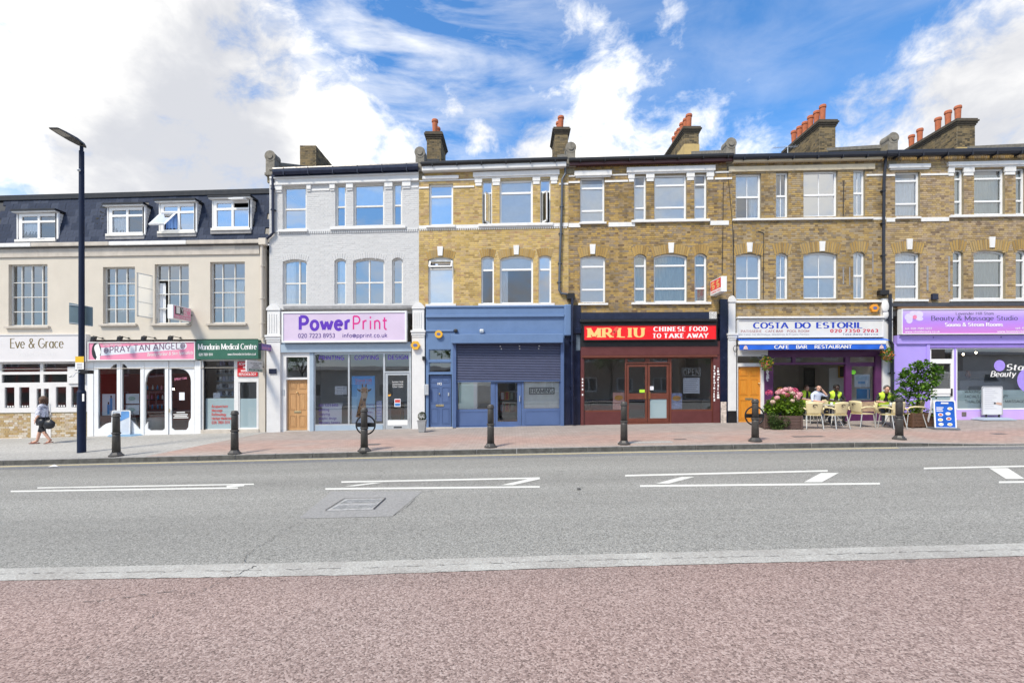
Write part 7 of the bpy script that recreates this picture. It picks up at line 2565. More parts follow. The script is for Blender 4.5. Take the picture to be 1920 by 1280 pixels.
ar_ = MB().tube([AT(150, 697, yl - .1), AT(142, 699, yl - .16), AT(137, 706, yl - .2), AT(131.5, 705, yl - .2)], .011, 6).ellipsoid(AT(131.5, 705, yl - .2), .035, .03, .03, 8, 5).ellipsoid(AT(142.5, 693, yl - .18), .035, .03, .03, 8, 5)
ar_.build('arm', SILV, t)
MB().fbox(154, 157.6, 738, 752, yl - .12, yl - .11).build('small_plate', PALE, t)

# ---- litter by the kerb
t = thing('litter', 'scrap of white paper litter lying by the kerb', 'litter', G(100, 875))
g_ = G(100, 875)
lm = MB().add([g_ + Vector(v) for v in ((-.09, -.05, .012), (.05, -.06, .02), (.1, .03, .012), (-.02, .06, .05), (-.10, .04, .015))], [(0, 1, 3), (1, 2, 3), (0, 3, 4)])
lm.build('paper', PALE, t)
for (px, py, lab) in ((1085, 918, 'small dark stone lying on the road in mid lane'), ):
 g_ = G(px, py)
 tag(MB().ellipsoid(g_ + Vector((0, 0, .02)), .035, .03, .02, 8, 6, .15).build('stone', mat('pebble', (.10, .10, .10), .8)), lab, 'stone')

# ---- cafe chairs and tables
CHM = mat('cream_plastic', (.66, .58, .35), .4, .05, 3.0)
LEGM = mat('chair_aluminium', (.55, .56, .55), .35, .08, 6.0, metal=.5)


def make_chair():
 """faces +Y: its back is towards -Y"""
 t = thing('cafe_chair', 'x', 'chair')
 nx, nz = 9, 7
 vs = []
 for side in (0, 1):
  for j in range(nz):
   v = j / (nz - 1)
   hw = .195 + .055 * v - .03 * max(0, v - .8) * 5
   for i in range(nx):
    u = -1 + 2 * i / (nx - 1)
    vs.append((u * hw, -.22 - .10 * v + .06 * u * u * (.4 + .6 * v) + .016 * side, .44 + .40 * v - .02 * u * u * (1 if j == nz - 1 else 0)))
 fs = []
 w_ = nx * nz
 for j in range(nz - 1):
  for i in range(nx - 1):
   a = j * nx + i
   fs += [(a, a + 1, a + nx + 1, a + nx), (w_ + a, w_ + a + nx, w_ + a + nx + 1, w_ + a + 1)]
 rim = [i for i in range(nx)] + [j * nx + nx - 1 for j in range(1, nz)] + [(nz - 1) * nx + i for i in range(nx - 2, -1, -1)] + [j * nx for j in range(nz - 2, 0, -1)]
 for q in range(len(rim)):
  a, c = rim[q], rim[(q + 1) % len(rim)]
  fs.append((a, w_ + a, w_ + c, c))
 MB().add(vs, fs).build('backrest', CHM, t, smooth=True)
 pts = [(.0, -.22)] + [(.235 * math.sin(R(a)) * (1 if abs(math.sin(R(a))) < .99 else 1), .02 + .23 * -math.cos(R(a))) for a in range(30, 331, 20)]
 seat = MB()
 poly = [(-.20, -.22), (.20, -.22), (.235, -.05), (.235, .17), (.20, .235), (-.20, .235), (-.235, .17), (-.235, -.05)]
 seat.prism(poly, 'z', .415, .445)
 seat.build('seat', CHM, t, bevel=.012)
 for s in (-1, 1):
  a = MB()
  path = [(s * .235, -.27, .60), (s * .272, -.16, .645), (s * .280, .02, .650), (s * .275, .17, .635), (s * .262, .235, .58), (s * .240, .225, .44)]
  a.tube(path, [.020, .024, .026, .026, .022, .020], 8)
  a.build('armrest', CHM, t, smooth=True)
  MB().tube([(s * .20, -.20, .42), (s * .235, -.30, .0)], [.016, .014], 8).build('leg', LEGM, t)
  MB().tube([(s * .215, .20, .42), (s * .245, .25, .0)], [.016, .014], 8).build('leg', LEGM, t)
 em = MB()
 ring = [(.07 * math.cos(R(a)), .045 * math.sin(R(a))) for a in range(0, 360, 20)]
 ring2 = [(.045 * math.cos(R(a)) + .006, .026 * math.sin(R(a))) for a in range(0, 360, 20)]
 n = len(ring)
 em.add([(x, -.305, .72 + z) for (x, z) in ring] + [(x, -.305, .72 + z) for (x, z) in ring2], [(i, (i + 1) % n, n + (i + 1) % n, n + i) for i in range(n - 4)])
 em.build('emblem', mat('dark_emblem', (.06, .04, .03), .5), t)
 return t


def make_table():
 t = thing('cafe_table', 'x', 'table')
 MB().prism([(.35 * math.cos(R(a)), .35 * math.sin(R(a))) for a in range(0, 360, 15)], 'z', .715, .735).build('table_top', mat('table_top_grey', (.60, .60, .58), .3, .06, 6), t, bevel=.004)
 for k in range(4):
  a = R(45 + 90 * k)
  MB().tube([(.10 * math.cos(a), .10 * math.sin(a), .715), (.12 * math.cos(a), .12 * math.sin(a), .35), (.30 * math.cos(a), .30 * math.sin(a), .0)], .014, 8).build('leg', LEGM, t)
 MB().tube([(.125 * math.cos(R(a)), .125 * math.sin(R(a)), .36) for a in range(0, 361, 30)], .010, 6, cap=False).build('ring', LEGM, t)
 return t


chair = make_chair()
CHS = [((1522, 803), -.25, 'cream plastic armchair with its back to the road beside the hydrangeas'), ((1567, 803), .12, 'cream plastic armchair with its back to the road in front of the cafe opening'),
       ((1616, 800), -1.40, 'cream plastic armchair standing sideways before the purple pillar'), ((1672, 802.5), .15, 'cream plastic armchair with its back to the road nearest the last bollard'),
       ((1709, 800), 1.35, 'cream plastic armchair standing sideways in front of the lilac wall')]
for i, (p, rz, lab) in enumerate(CHS):
 o = chair if i == 0 else copy_tree(chair)
 move(o, G(*p), rz, 1.06)
 o['label'] = lab
 o['group'] = 'cafe chairs on the pavement'
ins_chairs = []
for (x_, y_, rz, lab) in ((10.85, 17.3, 2.9, 'cream plastic armchair under the man in the pale shirt'), (11.62, 17.5, 3.5, 'cream plastic armchair under the man in the hi-vis vest inside the cafe opening'), (13.05, 17.0, 2.6, 'cream plastic armchair under the hi-vis man before the side window')):
 o = copy_tree(chair)
 move(o, (x_, y_, gz(x_, y_)), rz, 1.0)
 o['label'] = lab
 o['group'] = 'cafe chairs on the pavement'
 ins_chairs.append((x_, y_, gz(x_, y_), rz))
tab = make_table()
for i, (x_, y_, lab) in enumerate(((11.02, 16.6, 'small grey-topped cafe table in front of the man in the pale shirt'), (12.88, 16.35, 'small grey-topped cafe table in front of the seated hi-vis man'))):
 o = tab if i == 0 else copy_tree(tab)
 move(o, (x_, y_, gz(x_, y_)), .4 * i)
 o['label'] = lab
 o['group'] = 'cafe tables on the pavement'
for i, (x_, y_, lab) in enumerate(((10.9, 16.5, 'white cup on the cafe table by the man in the pale shirt'), (12.85, 16.4, 'white cup on the table of the seated hi-vis man'))):
 t = thing('cup', lab, 'cup', (x_, y_, gz(x_, y_) + .737))
 MB().lathe([(.03, 0), (.042, .07), (.044, .085), (.038, .085), (.03, .02)], (x_, y_, gz(x_, y_) + .737), 12).build('bowl', CER, t)
 MB().lathe([(.03, -.004), (.07, .008), (.07, .012), (.03, .003)], (x_, y_, gz(x_, y_) + .739), 14).build('saucer', CER, t)

# ---- planting
def leaf_mat(name, cols):
 m = bpy.data.materials.new(name)
 m.use_nodes = True
 n = NT(m.node_tree)
 r_ = n.n('ShaderNodeNewGeometry').outputs['Random Per Island']
 c = n.ramp(r_, [(i / (len(cols) - 1), q) for i, q in enumerate(cols)])
 d = n.n('ShaderNodeBsdfPrincipled', {'Base Color': c, 'Roughness': .5, 'Specular IOR Level': .4})
 tr = n.n('ShaderNodeBsdfTranslucent', {0: c})
 mx = n.n('ShaderNodeMixShader', {0: .35, 1: d.outputs[0], 2: tr.outputs[0]})
 n.n('ShaderNodeOutputMaterial', {0: mx.outputs[0]})
 return m


def leaf(mb, p, d, size, rnd, wid=.42):
 """a folded pointed leaf at p growing along d"""
 d = d.normalized()
 side = d.cross(Vector((rnd.uniform(-.4, .4), rnd.uniform(-.4, .4), 1))).normalized()
 up = side.cross(d).normalized()
 w_ = size * wid
 m_ = p + d * size * .5 + up * size * .06
 tip = p + d * size - up * size * .10
 mb.add([p, m_ + side * w_ + up * size * .10, tip, m_ - side * w_ + up * size * .10, m_], [(0, 4, 1), (1, 4, 2), (0, 3, 4), (3, 2, 4)])


def clump(mb, c, r, n, size, rnd, sq=(1, 1, 1), shell=.55):
 for _ in range(n):
  v = Vector((rnd.gauss(0, 1), rnd.gauss(0, 1), rnd.gauss(0, 1))).normalized()
  q = shell + (1 - shell) * rnd.random()
  p = c + Vector((v.x * r * sq[0], v.y * r * sq[1], v.z * r * sq[2])) * q
  d = (v + Vector((rnd.uniform(-.7, .7), rnd.uniform(-.7, .7), rnd.uniform(-.3, .8))))
  leaf(mb, p, d, size * rnd.uniform(.6, 1.25), rnd)


LF1 = leaf_mat('hydrangea_leaf', [(.06, .13, .012), (.15, .27, .02), (.24, .38, .035), (.10, .20, .02)])
LF2 = leaf_mat('trailing_leaf', [(.035, .075, .02), (.08, .14, .035), (.13, .19, .06)])
LF3 = leaf_mat('bay_leaf', [(.03, .08, .012), (.08, .19, .02), (.17, .33, .035), (.05, .13, .018)])
PLW = mat('planter_wood', (.085, .052, .045), .75, .3, 8.0, stretch=(.6, 6, 6), bump=.4)


def planter(name, label, c, rz, wx, wy, h_, m, rows=4):
 t = thing(name, label, 'planter', c)
 rot = Matrix.Rotation(rz, 3, 'Z')
 def bxr(nm, x0, x1, y0, y1, z0, z1, mm):
  o_ = MB()
  q = [(x0, y0, z0), (x1, y0, z0), (x1, y0, z1), (x0, y0, z1), (x0, y1, z0), (x1, y1, z0), (x1, y1, z1), (x0, y1, z1)]
  o_.hexa([Vector(c) + rot @ Vector(v) for v in q])
  return o_.build(nm, mm, t, bevel=.005)
 ph = h_ / rows
 for r_ in range(rows):
  z0, z1 = .02 + r_ * ph, .02 + (r_ + 1) * ph - .006
  bxr('plank', -wx / 2, wx / 2, -wy / 2, -wy / 2 + .025, z0, z1, m)
  bxr('plank', -wx / 2, wx / 2, wy / 2 - .025, wy / 2, z0, z1, m)
  bxr('plank', -wx / 2, -wx / 2 + .025, -wy / 2 + .026, wy / 2 - .026, z0, z1, m)
  bxr('plank', wx / 2 - .025, wx / 2, -wy / 2 + .026, wy / 2 - .026, z0, z1, m)
 for sx in (-1, 1):
  for sy in (-1, 1):
   bxr('corner_post', sx * (wx / 2 + .006) - .03, sx * (wx / 2 + .006) + .03, sy * (wy / 2 + .006) - .03, sy * (wy / 2 + .006) + .03, 0, h_ + .03, m)
 bxr('soil', -wx / 2 + .03, wx / 2 - .03, -wy / 2 + .03, wy / 2 - .03, h_ - .08, h_ - .05, mat('soil', (.03, .02, .014), .95, .3, 20))
 return t


rp_ = random.Random(77)
hc = G(1474, 805)
hc = Vector((hc.x, hc.y + .38, gz(hc.x, hc.y + .38)))
planter('wooden_planter', 'dark wooden planter filled with pink hydrangeas beside the orange door', hc, R(-12), 1.10, .62, .42, PLW)
t = thing('hydrangea_bush', 'bushy green hydrangea with pink flower heads in the wooden planter', 'plant', hc + Vector((0, 0, .38)))
fo = MB()
kpx = hc.y / F
for (px, py, r_, n_) in ((1450, 762, .26, 260), (1475, 755, .32, 380), (1496, 765, .22, 240), (1462, 776, .28, 260), (1488, 778, .24, 240), (1446, 775, .2, 150), (1480, 768, .3, 240), (1441, 765, .14, 90)):
 clump(fo, AT(px, py, hc.y - rp_.uniform(-.12, .15)), r_, n_, .10, rp_)
fo.build('foliage', LF1, t)
st_ = MB()
for (px, py) in ((1450, 770), (1462, 770), (1475, 765), (1488, 770), (1496, 772)):
 st_.tube([hc + Vector((rp_.uniform(-.3, .3), 0, .36)), AT(px, py, hc.y)], .008, 5)
st_.build('stem', LF2, t)
tf = MB()
for (px, py, r_, n_) in ((1452, 790, .2, 300), (1462, 797, .16, 220), (1455, 800, .13, 160), (1472, 790, .16, 200), (1447, 782, .14, 150)):
 clump(tf, AT(px, py, hc.y - .36), r_, n_, .05, rp_, (1, .6, 1))
tf.build('trailing_growth', LF2, t)
PK = [leaf_mat('deep_pink_petal', [(.55, .03, .14), (.72, .10, .24), (.78, .22, .34)]), leaf_mat('pale_pink_petal', [(.70, .26, .36), (.80, .42, .46), (.82, .55, .55)]), leaf_mat('cream_petal', [(.62, .42, .34), (.75, .60, .50), (.80, .70, .62)])]
for k, (px, py, r_, ci) in enumerate(((1442, 736, 6.2, 0), (1464, 733, 5.6, 1), (1473, 730, 4.6, 1), (1481, 730, 6.0, 1), (1490, 732, 5.8, 0), (1498, 739, 6.0, 1), (1494, 745, 5.4, 1), (1457, 745.5, 4.6, 1), (1475, 740.5, 4.8, 0), (1449, 753, 4.0, 2), (1486, 737, 4.2, 2), (1469, 737, 4.0, 1), (1486, 751, 3.6, 2), (1458, 736, 4.2, 1))):
 c = AT(px, py, hc.y - .12 - (py - 730) * .012)
 fl = MB()
 rr = r_ * kpx
 for _ in range(90):
  v = Vector((rp_.gauss(0, 1), rp_.gauss(0, 1), rp_.gauss(0, 1) * .8 + .2)).normalized()
  p = c + Vector((v.x * rr, v.y * rr, v.z * rr * .8))
  a = v.orthogonal().normalized() * .022
  b_ = v.cross(a).normalized() * .022
  n_ = v * .006
  fl.add([p - a + n_, p - b_ + n_, p + a + n_, p + b_ + n_], [(0, 1, 2, 3)])
 fl.build('flower_head', PK[ci], t)
# bay tree in its box
bc = G(1735, 802)
bc = Vector((bc.x, bc.y + .28, gz(bc.x, bc.y + .28)))
planter('wooden_planter', 'dark brown planter box holding the bay tree by the blue menu board', bc, R(6), .92, .50, .46, mat('planter_brown', (.10, .052, .030), .7, .25, 8.0, stretch=(.6, 6, 6)), 4)
t = thing('bay_tree', 'leafy green bay tree in the brown planter before the lilac wall', 'tree', bc + Vector((0, 0, .4)))
tk = MB()
base = bc + Vector((-.12, 0, .38))
heads = []
for (px, py) in ((1702, 715), (1718, 698), (1738, 692), (1752, 705), (1725, 725), (1690, 735), (1710, 742), (1740, 722), (1680, 750)):
 heads.append(AT(px, py, bc.y + rp_.uniform(-.25, .2)))
fork = AT(1722, 745, bc.y)
tk.tube([base, (base + fork) / 2 + Vector((.02, .01, 0)), fork], [.032, .026, .022], 8)
for h_ in heads:
 mid = (fork + h_) / 2 + Vector((rp_.uniform(-.05, .05), 0, .02))
 tk.tube([fork, mid, h_], [.016, .011, .006], 6)
tk.build('trunk', mat('bay_bark', (.06, .045, .03), .85, .3, 12), t)
cr = MB()
for (px, py, r_, n_) in ((1699, 712, .27, 210), (1715, 698, .28, 240), (1735, 690, .24, 200), (1752, 700, .25, 210), (1742, 714, .26, 200), (1722, 716, .30, 220), (1705, 728, .25, 180), (1687, 738, .18, 120), (1728, 735, .25, 160), (1680, 750, .15, 90), (1712, 747, .2, 110),
                         (1690, 755, .14, 70), (1745, 738, .16, 70), (1760, 694, .12, 60), (1724, 684, .12, 60), (1695, 700, .12, 60)):
 clump(cr, AT(px, py, bc.y + rp_.uniform(-.22, .22)), r_, n_, .105, rp_, shell=.35)
cr.build('crown', LF3, t)
gr = MB()
for k in range(10):
 p = bc + Vector((rp_.uniform(-.4, .45), rp_.uniform(-.15, .15), .40))
 clump(gr, p + Vector((0, 0, .10)), .13, 26, .09, rp_)
gr.build('underplanting', LF1, t)
# potted topiary ball
pc = G(791.5, 810)
pc = Vector((pc.x, pc.y, gz(pc.x, pc.y)))
t = thing('plant_pot', 'tapered grey pot beside the blue street door', 'pot', pc)
MB().hexa([pc + Vector(v) for v in ((-.10, -.10, 0), (.10, -.10, 0), (.15, -.15, .42), (-.15, -.15, .42), (-.10, .10, 0), (.10, .10, 0), (.15, .15, .42), (-.15, .15, .42))]).build('pot_body', mat('zinc_pot', (.30, .31, .32), .5, .15, 6), t, bevel=.01)
MB().box(pc.x - .16, pc.x + .16, pc.y - .16, pc.y + .16, pc.z + .40, pc.z + .43).build('rim', MATS['zinc_pot'], t, bevel=.006)
t = thing('topiary_ball', 'small clipped box ball growing in the grey pot', 'plant', pc + Vector((0, 0, .42)))
tb = MB()
for _ in range(700):
 v = Vector((rp_.gauss(0, 1), rp_.gauss(0, 1), rp_.gauss(0, 1))).normalized()
 leaf(tb, pc + Vector((0, 0, .56)) + v * .135 * rp_.uniform(.85, 1.03), v + Vector((rp_.uniform(-.8, .8), rp_.uniform(-.8, .8), rp_.uniform(-.8, .8))), .035, rp_)
tb.build('foliage', leaf_mat('box_leaf', [(.03, .05, .015), (.06, .09, .03), (.10, .12, .06)]), t)
MB().tube([pc + Vector((0, 0, .38)), pc + Vector((0, 0, .5))], .015, 6).build('stem', MATS['bay_bark'], t)
# hanging baskets
for (px, py, lab) in ((1437, 683, 'hanging basket of flowers by the orange door'), (1663, 667, 'hanging basket of red flowers on the white pier by the drainpipe')):
 c = AT(px, py, FY - .38)
 t = thing('hanging_basket', lab, 'basket', c, 'hanging baskets on the cafe front')
 MB().lathe([(.03, -.20), (.10, -.15), (.15, -.04), (.16, .0)], c, 14).build('basket', mat('basket_coir', (.40, .27, .13), .9, .3, 20), t)
 hk = MB()
 for k_ in range(3):
  a = R(120 * k_)
  hk.tube([c + Vector((.15 * math.cos(a), .15 * math.sin(a), 0)), c + Vector((0, 0, .34))], .005, 4)
 hk.tube([c + Vector((0, 0, .34)), Vector((c.x, FY - .02, c.z + .36))], .010, 5)
 hk.build('chain', BLACK, t)
 fl = MB()
 clump(fl, c + Vector((0, 0, .06)), .20, 150, .09, rp_)
 clump(fl, c + Vector((.02, -.02, -.06)), .17, 70, .08, rp_)
 fl.build('foliage', LF1, t)
 bl_ = MB()
 for _ in range(26):
  v = Vector((rp_.gauss(0, 1), rp_.gauss(0, 1) - .5, rp_.gauss(0, 1) * .8)).normalized()
  bl_.ellipsoid(c + Vector((0, 0, .05)) + v * .21, .028, .02, .026, 6, 4)
 bl_.build('blossom', leaf_mat('basket_bloom', [(.6, .03, .02), (.7, .3, .03), (.7, .12, .2)]), t)

# ---- boards on the pavement
def a_board(name, label, px0, px1, py0, py1, rz, mface, frame, lean=.10, basem=None, prop=True):
 c = G((px0 + px1) / 2, py1)
 s = c.y / F
 w_, h_ = (px1 - px0) * s, (py1 - py0) * s
 t = thing(name, label, 'board', c)
 rot = Matrix.Rotation(rz, 3, 'Z')

 def pt_(u, v, d):
  return c + rot @ Vector(((u - .5) * w_, lean * h_ * v * 1.0 + d, .04 + (h_ - .04) * v))
 r_ = .06

 def rpoly(i, d):
  out = []
  iu, iv = i / w_, i / h_
  ru, rv = (r_ / w_), (r_ / h_)
  for (cu, cv_, a0) in ((iu + ru, 1 - iv - rv, 90), (1 - iu - ru, 1 - iv - rv, 0)):
   for a in range(0, 91, 30):
    aa = R(a0 + 90 - a) if a0 == 90 else R(90 - a)
    out.append((cu + ru * math.cos(aa), cv_ + rv * math.sin(aa)))
  out += [(1 - iu, iv), (iu, iv)]
  return [pt_(u, v, d) for (u, v) in out]
 o_, i_ = rpoly(0, 0), rpoly(.035, 0)
 n = len(o_)
 ob, ib = rpoly(0, .03), rpoly(.035, .03)
 fr = MB().add(o_ + i_ + ob + ib, [(k, (k + 1) % n, n + (k + 1) % n, n + k) for k in range(n)] + [(2 * n + k, 2 * n + (k + 1) % n, (k + 1) % n, k) for k in range(n)] + [(n + k, n + (k + 1) % n, 3 * n + (k + 1) % n, 3 * n + k) for k in range(n)])
 fr.build('frame', frame, t)
 fc = MB().add(rpoly(.034, .012), [tuple(range(n))])
 fo_ = fc.build('poster', mface, t)
 if prop:
  mb_ = MB()
  for u in (.0, .94):
   q = [pt_(u, 1, .03), pt_(u + .06, 1, .03)]
   e = [c + rot @ Vector(((u - .5) * w_, .48, .0)), c + rot @ Vector(((u + .06 - .5) * w_, .48, 0))]
   mb_.hexa([e[0], e[1], q[1], q[0], e[0] + Vector((0, .03, 0)), e[1] + Vector((0, .03, 0)), q[1] + Vector((0, .03, 0)), q[0] + Vector((0, .03, 0))])
  mb_.build('rear_leg', frame, t)
 return t, pt_, c, w_, h_, rot


MENB = mat('menu_blue', (.012, .10, .48), .4, .35, 2.0)
t, pt_, c, w_, h_, rot = a_board('menu_board', 'blue menu board with round food pictures in a white frame', 1756, 1791, 750, 805, R(-14), MENB, GWHT, .08)
FOOD = [mat('food_yellow', (.70, .55, .22), .5, .3, 30), mat('food_red', (.50, .10, .05), .5, .3, 30), mat('food_pale', (.78, .72, .58), .5, .2, 30)]
for k, (u, v) in enumerate(((.74, .70), (.30, .48), (.64, .52), (.28, .30), (.66, .34), (.30, .14), (.70, .14))):
 for (r1, r2, mm, dd) in ((.12, .055, GWHT, .008), (.08, .034, FOOD[k % 3], .006)):
  MB().add([pt_(u + r1 * math.cos(R(a)), v + r2 * math.sin(R(a)), dd) for a in range(360, 0, -24)], [tuple(range(15))]).build('dish_print', mm, t)
for (u0, u1, v0, v1) in ((.34, .68, .87, .92), (.12, .45, .72, .75), (.12, .40, .66, .69), (.12, .42, .60, .63)):
 MB().add([pt_(u0, v0, .008), pt_(u1, v0, .008), pt_(u1, v1, .008), pt_(u0, v1, .008)], [(0, 1, 2, 3)]).build('print_line', PALE, t)
MB().add([c + rot @ Vector(v) for v in ((-w_ * .6, -.10, .01), (w_ * .6, -.10, .01), (w_ * .6, .55, .01), (-w_ * .6, .55, .01), (-w_ * .55, -.06, .06), (w_ * .55, -.06, .06), (w_ * .55, .5, .06), (-w_ * .55, .5, .06))],
         [(4, 5, 6, 7), (0, 1, 5, 4), (1, 2, 6, 5), (2, 3, 7, 6), (3, 0, 4, 7)]).build('base', mat('board_base', (.10, .11, .13), .6, .15, 8), t)
# board on a weighted base outside the studio
t, pt_, c, w_, h_, rot = a_board('pavement_sign', 'white pavement sign on a grey weighted base outside the beauty studio', 1841.5, 1880.5, 731, 787, R(0), mat('pale_notice', (.66, .69, .74), .45, .05, 3), SILV, .0, prop=False)
c2 = c
for ch in list(t.children):
 ch.location.z += .14
bs = MB()
prof = [(.62, .27, .0), (.62, .27, .03), (.40, .20, .09), (.34, .16, .10)]
vs = []
for (hw, hd_, z_) in prof:
 vs += [(c.x - hw, c.y - hd_, c.z + z_), (c.x + hw, c.y - hd_, c.z + z_), (c.x + hw, c.y + hd_, c.z + z_), (c.x - hw, c.y + hd_, c.z + z_)]
bs.add(vs, [(i * 4 + j, i * 4 + (j + 1) % 4, (i + 1) * 4 + (j + 1) % 4, (i + 1) * 4 + j) for i in range(3) for j in range(4)] + [(12, 13, 14, 15)])
bs.build('base', mat('base_grey', (.30, .36, .44), .5, .1, 5), t)
for sx in (-.24, .24):
 MB().tube([(c.x + sx, c.y, c.z + .08), (c.x + sx, c.y, c.z + .20)], .03, 10).build('spring', BLACK, t)
for k in range(10):
 v = .90 - k * .075
 MB().add([pt_(.14, v, .008) + Vector((0, 0, .14)), pt_(.5 + .35 * ((k * 7) % 5) / 5, v, .008) + Vector((0, 0, .14)), pt_(.5 + .35 * ((k * 7) % 5) / 5, v + .014, .008) + Vector((0, 0, .14)), pt_(.14, v + .014, .008) + Vector((0, 0, .14))], [(0, 1, 2, 3)]).build('print_line', mat('faint_print', (.48, .50, .58), .5), t)
MB().add([pt_(u, v, .006) + Vector((0, 0, .14)) for (u, v) in ((.62, .40), (.72, .37), (.95, .34), (.95, .42), (.74, .45))], [(0, 1, 2, 3, 4)]).build('hand_print', mat('skin_print', (.60, .40, .32), .5), t)
MB().add([pt_(.62 + .05 * math.cos(R(a)), .41 + .03 * math.sin(R(a)), .004) + Vector((0, 0, .14)) for a in range(360, 0, -30)], [tuple(range(12))]).build('dark_print', INK, t)
# leaning board by the salon
t, pt_, c, w_, h_, rot = a_board('pavement_sign', 'white and blue pavement board on a flat base behind the first bollard', 211, 241, 769, 817, R(16), mat('salon_board', (.62, .68, .76), .45, .12, 2.5), GWHT, .05, prop=False)
MB().add([pt_(u, v, .006) for (u, v) in ((.45, .55), (.93, .72), (.93, .95), (.5, .95))], [(0, 1, 2, 3)]).build('blue_print', mat('salon_blue', (.12, .30, .62), .5, .2, 4), t)
MB().add([c + Vector(v) for v in ((-.35, -.20, .0), (.62, -.26, .0), (.75, .24, .0), (-.3, .26, .0), (-.3, -.14, .06), (.5, -.18, .06), (.6, .16, .06), (-.25, .18, .06))],
         [(4, 5, 6, 7), (0, 1, 5, 4), (1, 2, 6, 5), (2, 3, 7, 6), (3, 0, 4, 7)]).build('base', mat('salon_base', (.14, .26, .40), .5, .15, 5), t)

# ================================================================= people
SKIN = mat('skin_light', (.58, .34, .25), .55, .06, 9)
SKIND = mat('skin_dark', (.05, .028, .02), .5, .1, 9)
HAIRB = mat('hair_brown', (.085, .045, .028), .7, .35, 30, stretch=(1, 1, 4))
HAIRG = mat('hair_grey', (.13, .12, .115), .7, .3, 30)
HAIRK = mat('hair_black', (.012, .010, .010), .7, .3, 30)
HIVIS = mat('hi_vis_yellow', (.52, .74, .05), .6, .08, 6)
REFL = mat('reflective_strip', (.62, .64, .62), .4, .05, 9)
DARKC = mat('dark_clothes', (.022, .022, .028), .8, .25, 9)
SHOE = mat('shoe_dark', (.03, .025, .022), .6, .2, 9)
SHIRT = mat('pale_lilac_shirt', (.52, .57, .72), .8, .06, 5)
DENIM = mat('dark_denim', (.04, .05, .08), .8, .2, 12)


def blouse_mat():
 m = bpy.data.materials.new('patterned_blouse')
 m.use_nodes = True
 n = NT(m.node_tree)
 tc = n.n('ShaderNodeTexCoord').outputs['Object']
 v = n.n('ShaderNodeTexVoronoi', {'Vector': tc, 'Scale': 16.0})
 z = n.n('ShaderNodeTexNoise', {'Vector': tc, 'Scale': 14.0, 'Detail': 4.0}).outputs[0]
 c = n.ramp(z, [(.34, (.16, .18, .28)), (.46, (.42, .45, .54)), (.56, (.66, .68, .74)), (.72, (.34, .26, .40))], 'LINEAR')
 p = n.n('ShaderNodeBsdfPrincipled', {'Base Color': c, 'Roughness': .85})
 n.n('ShaderNodeOutputMaterial', {0: p.outputs[0]})
 return m


BLOUSE = blouse_mat()


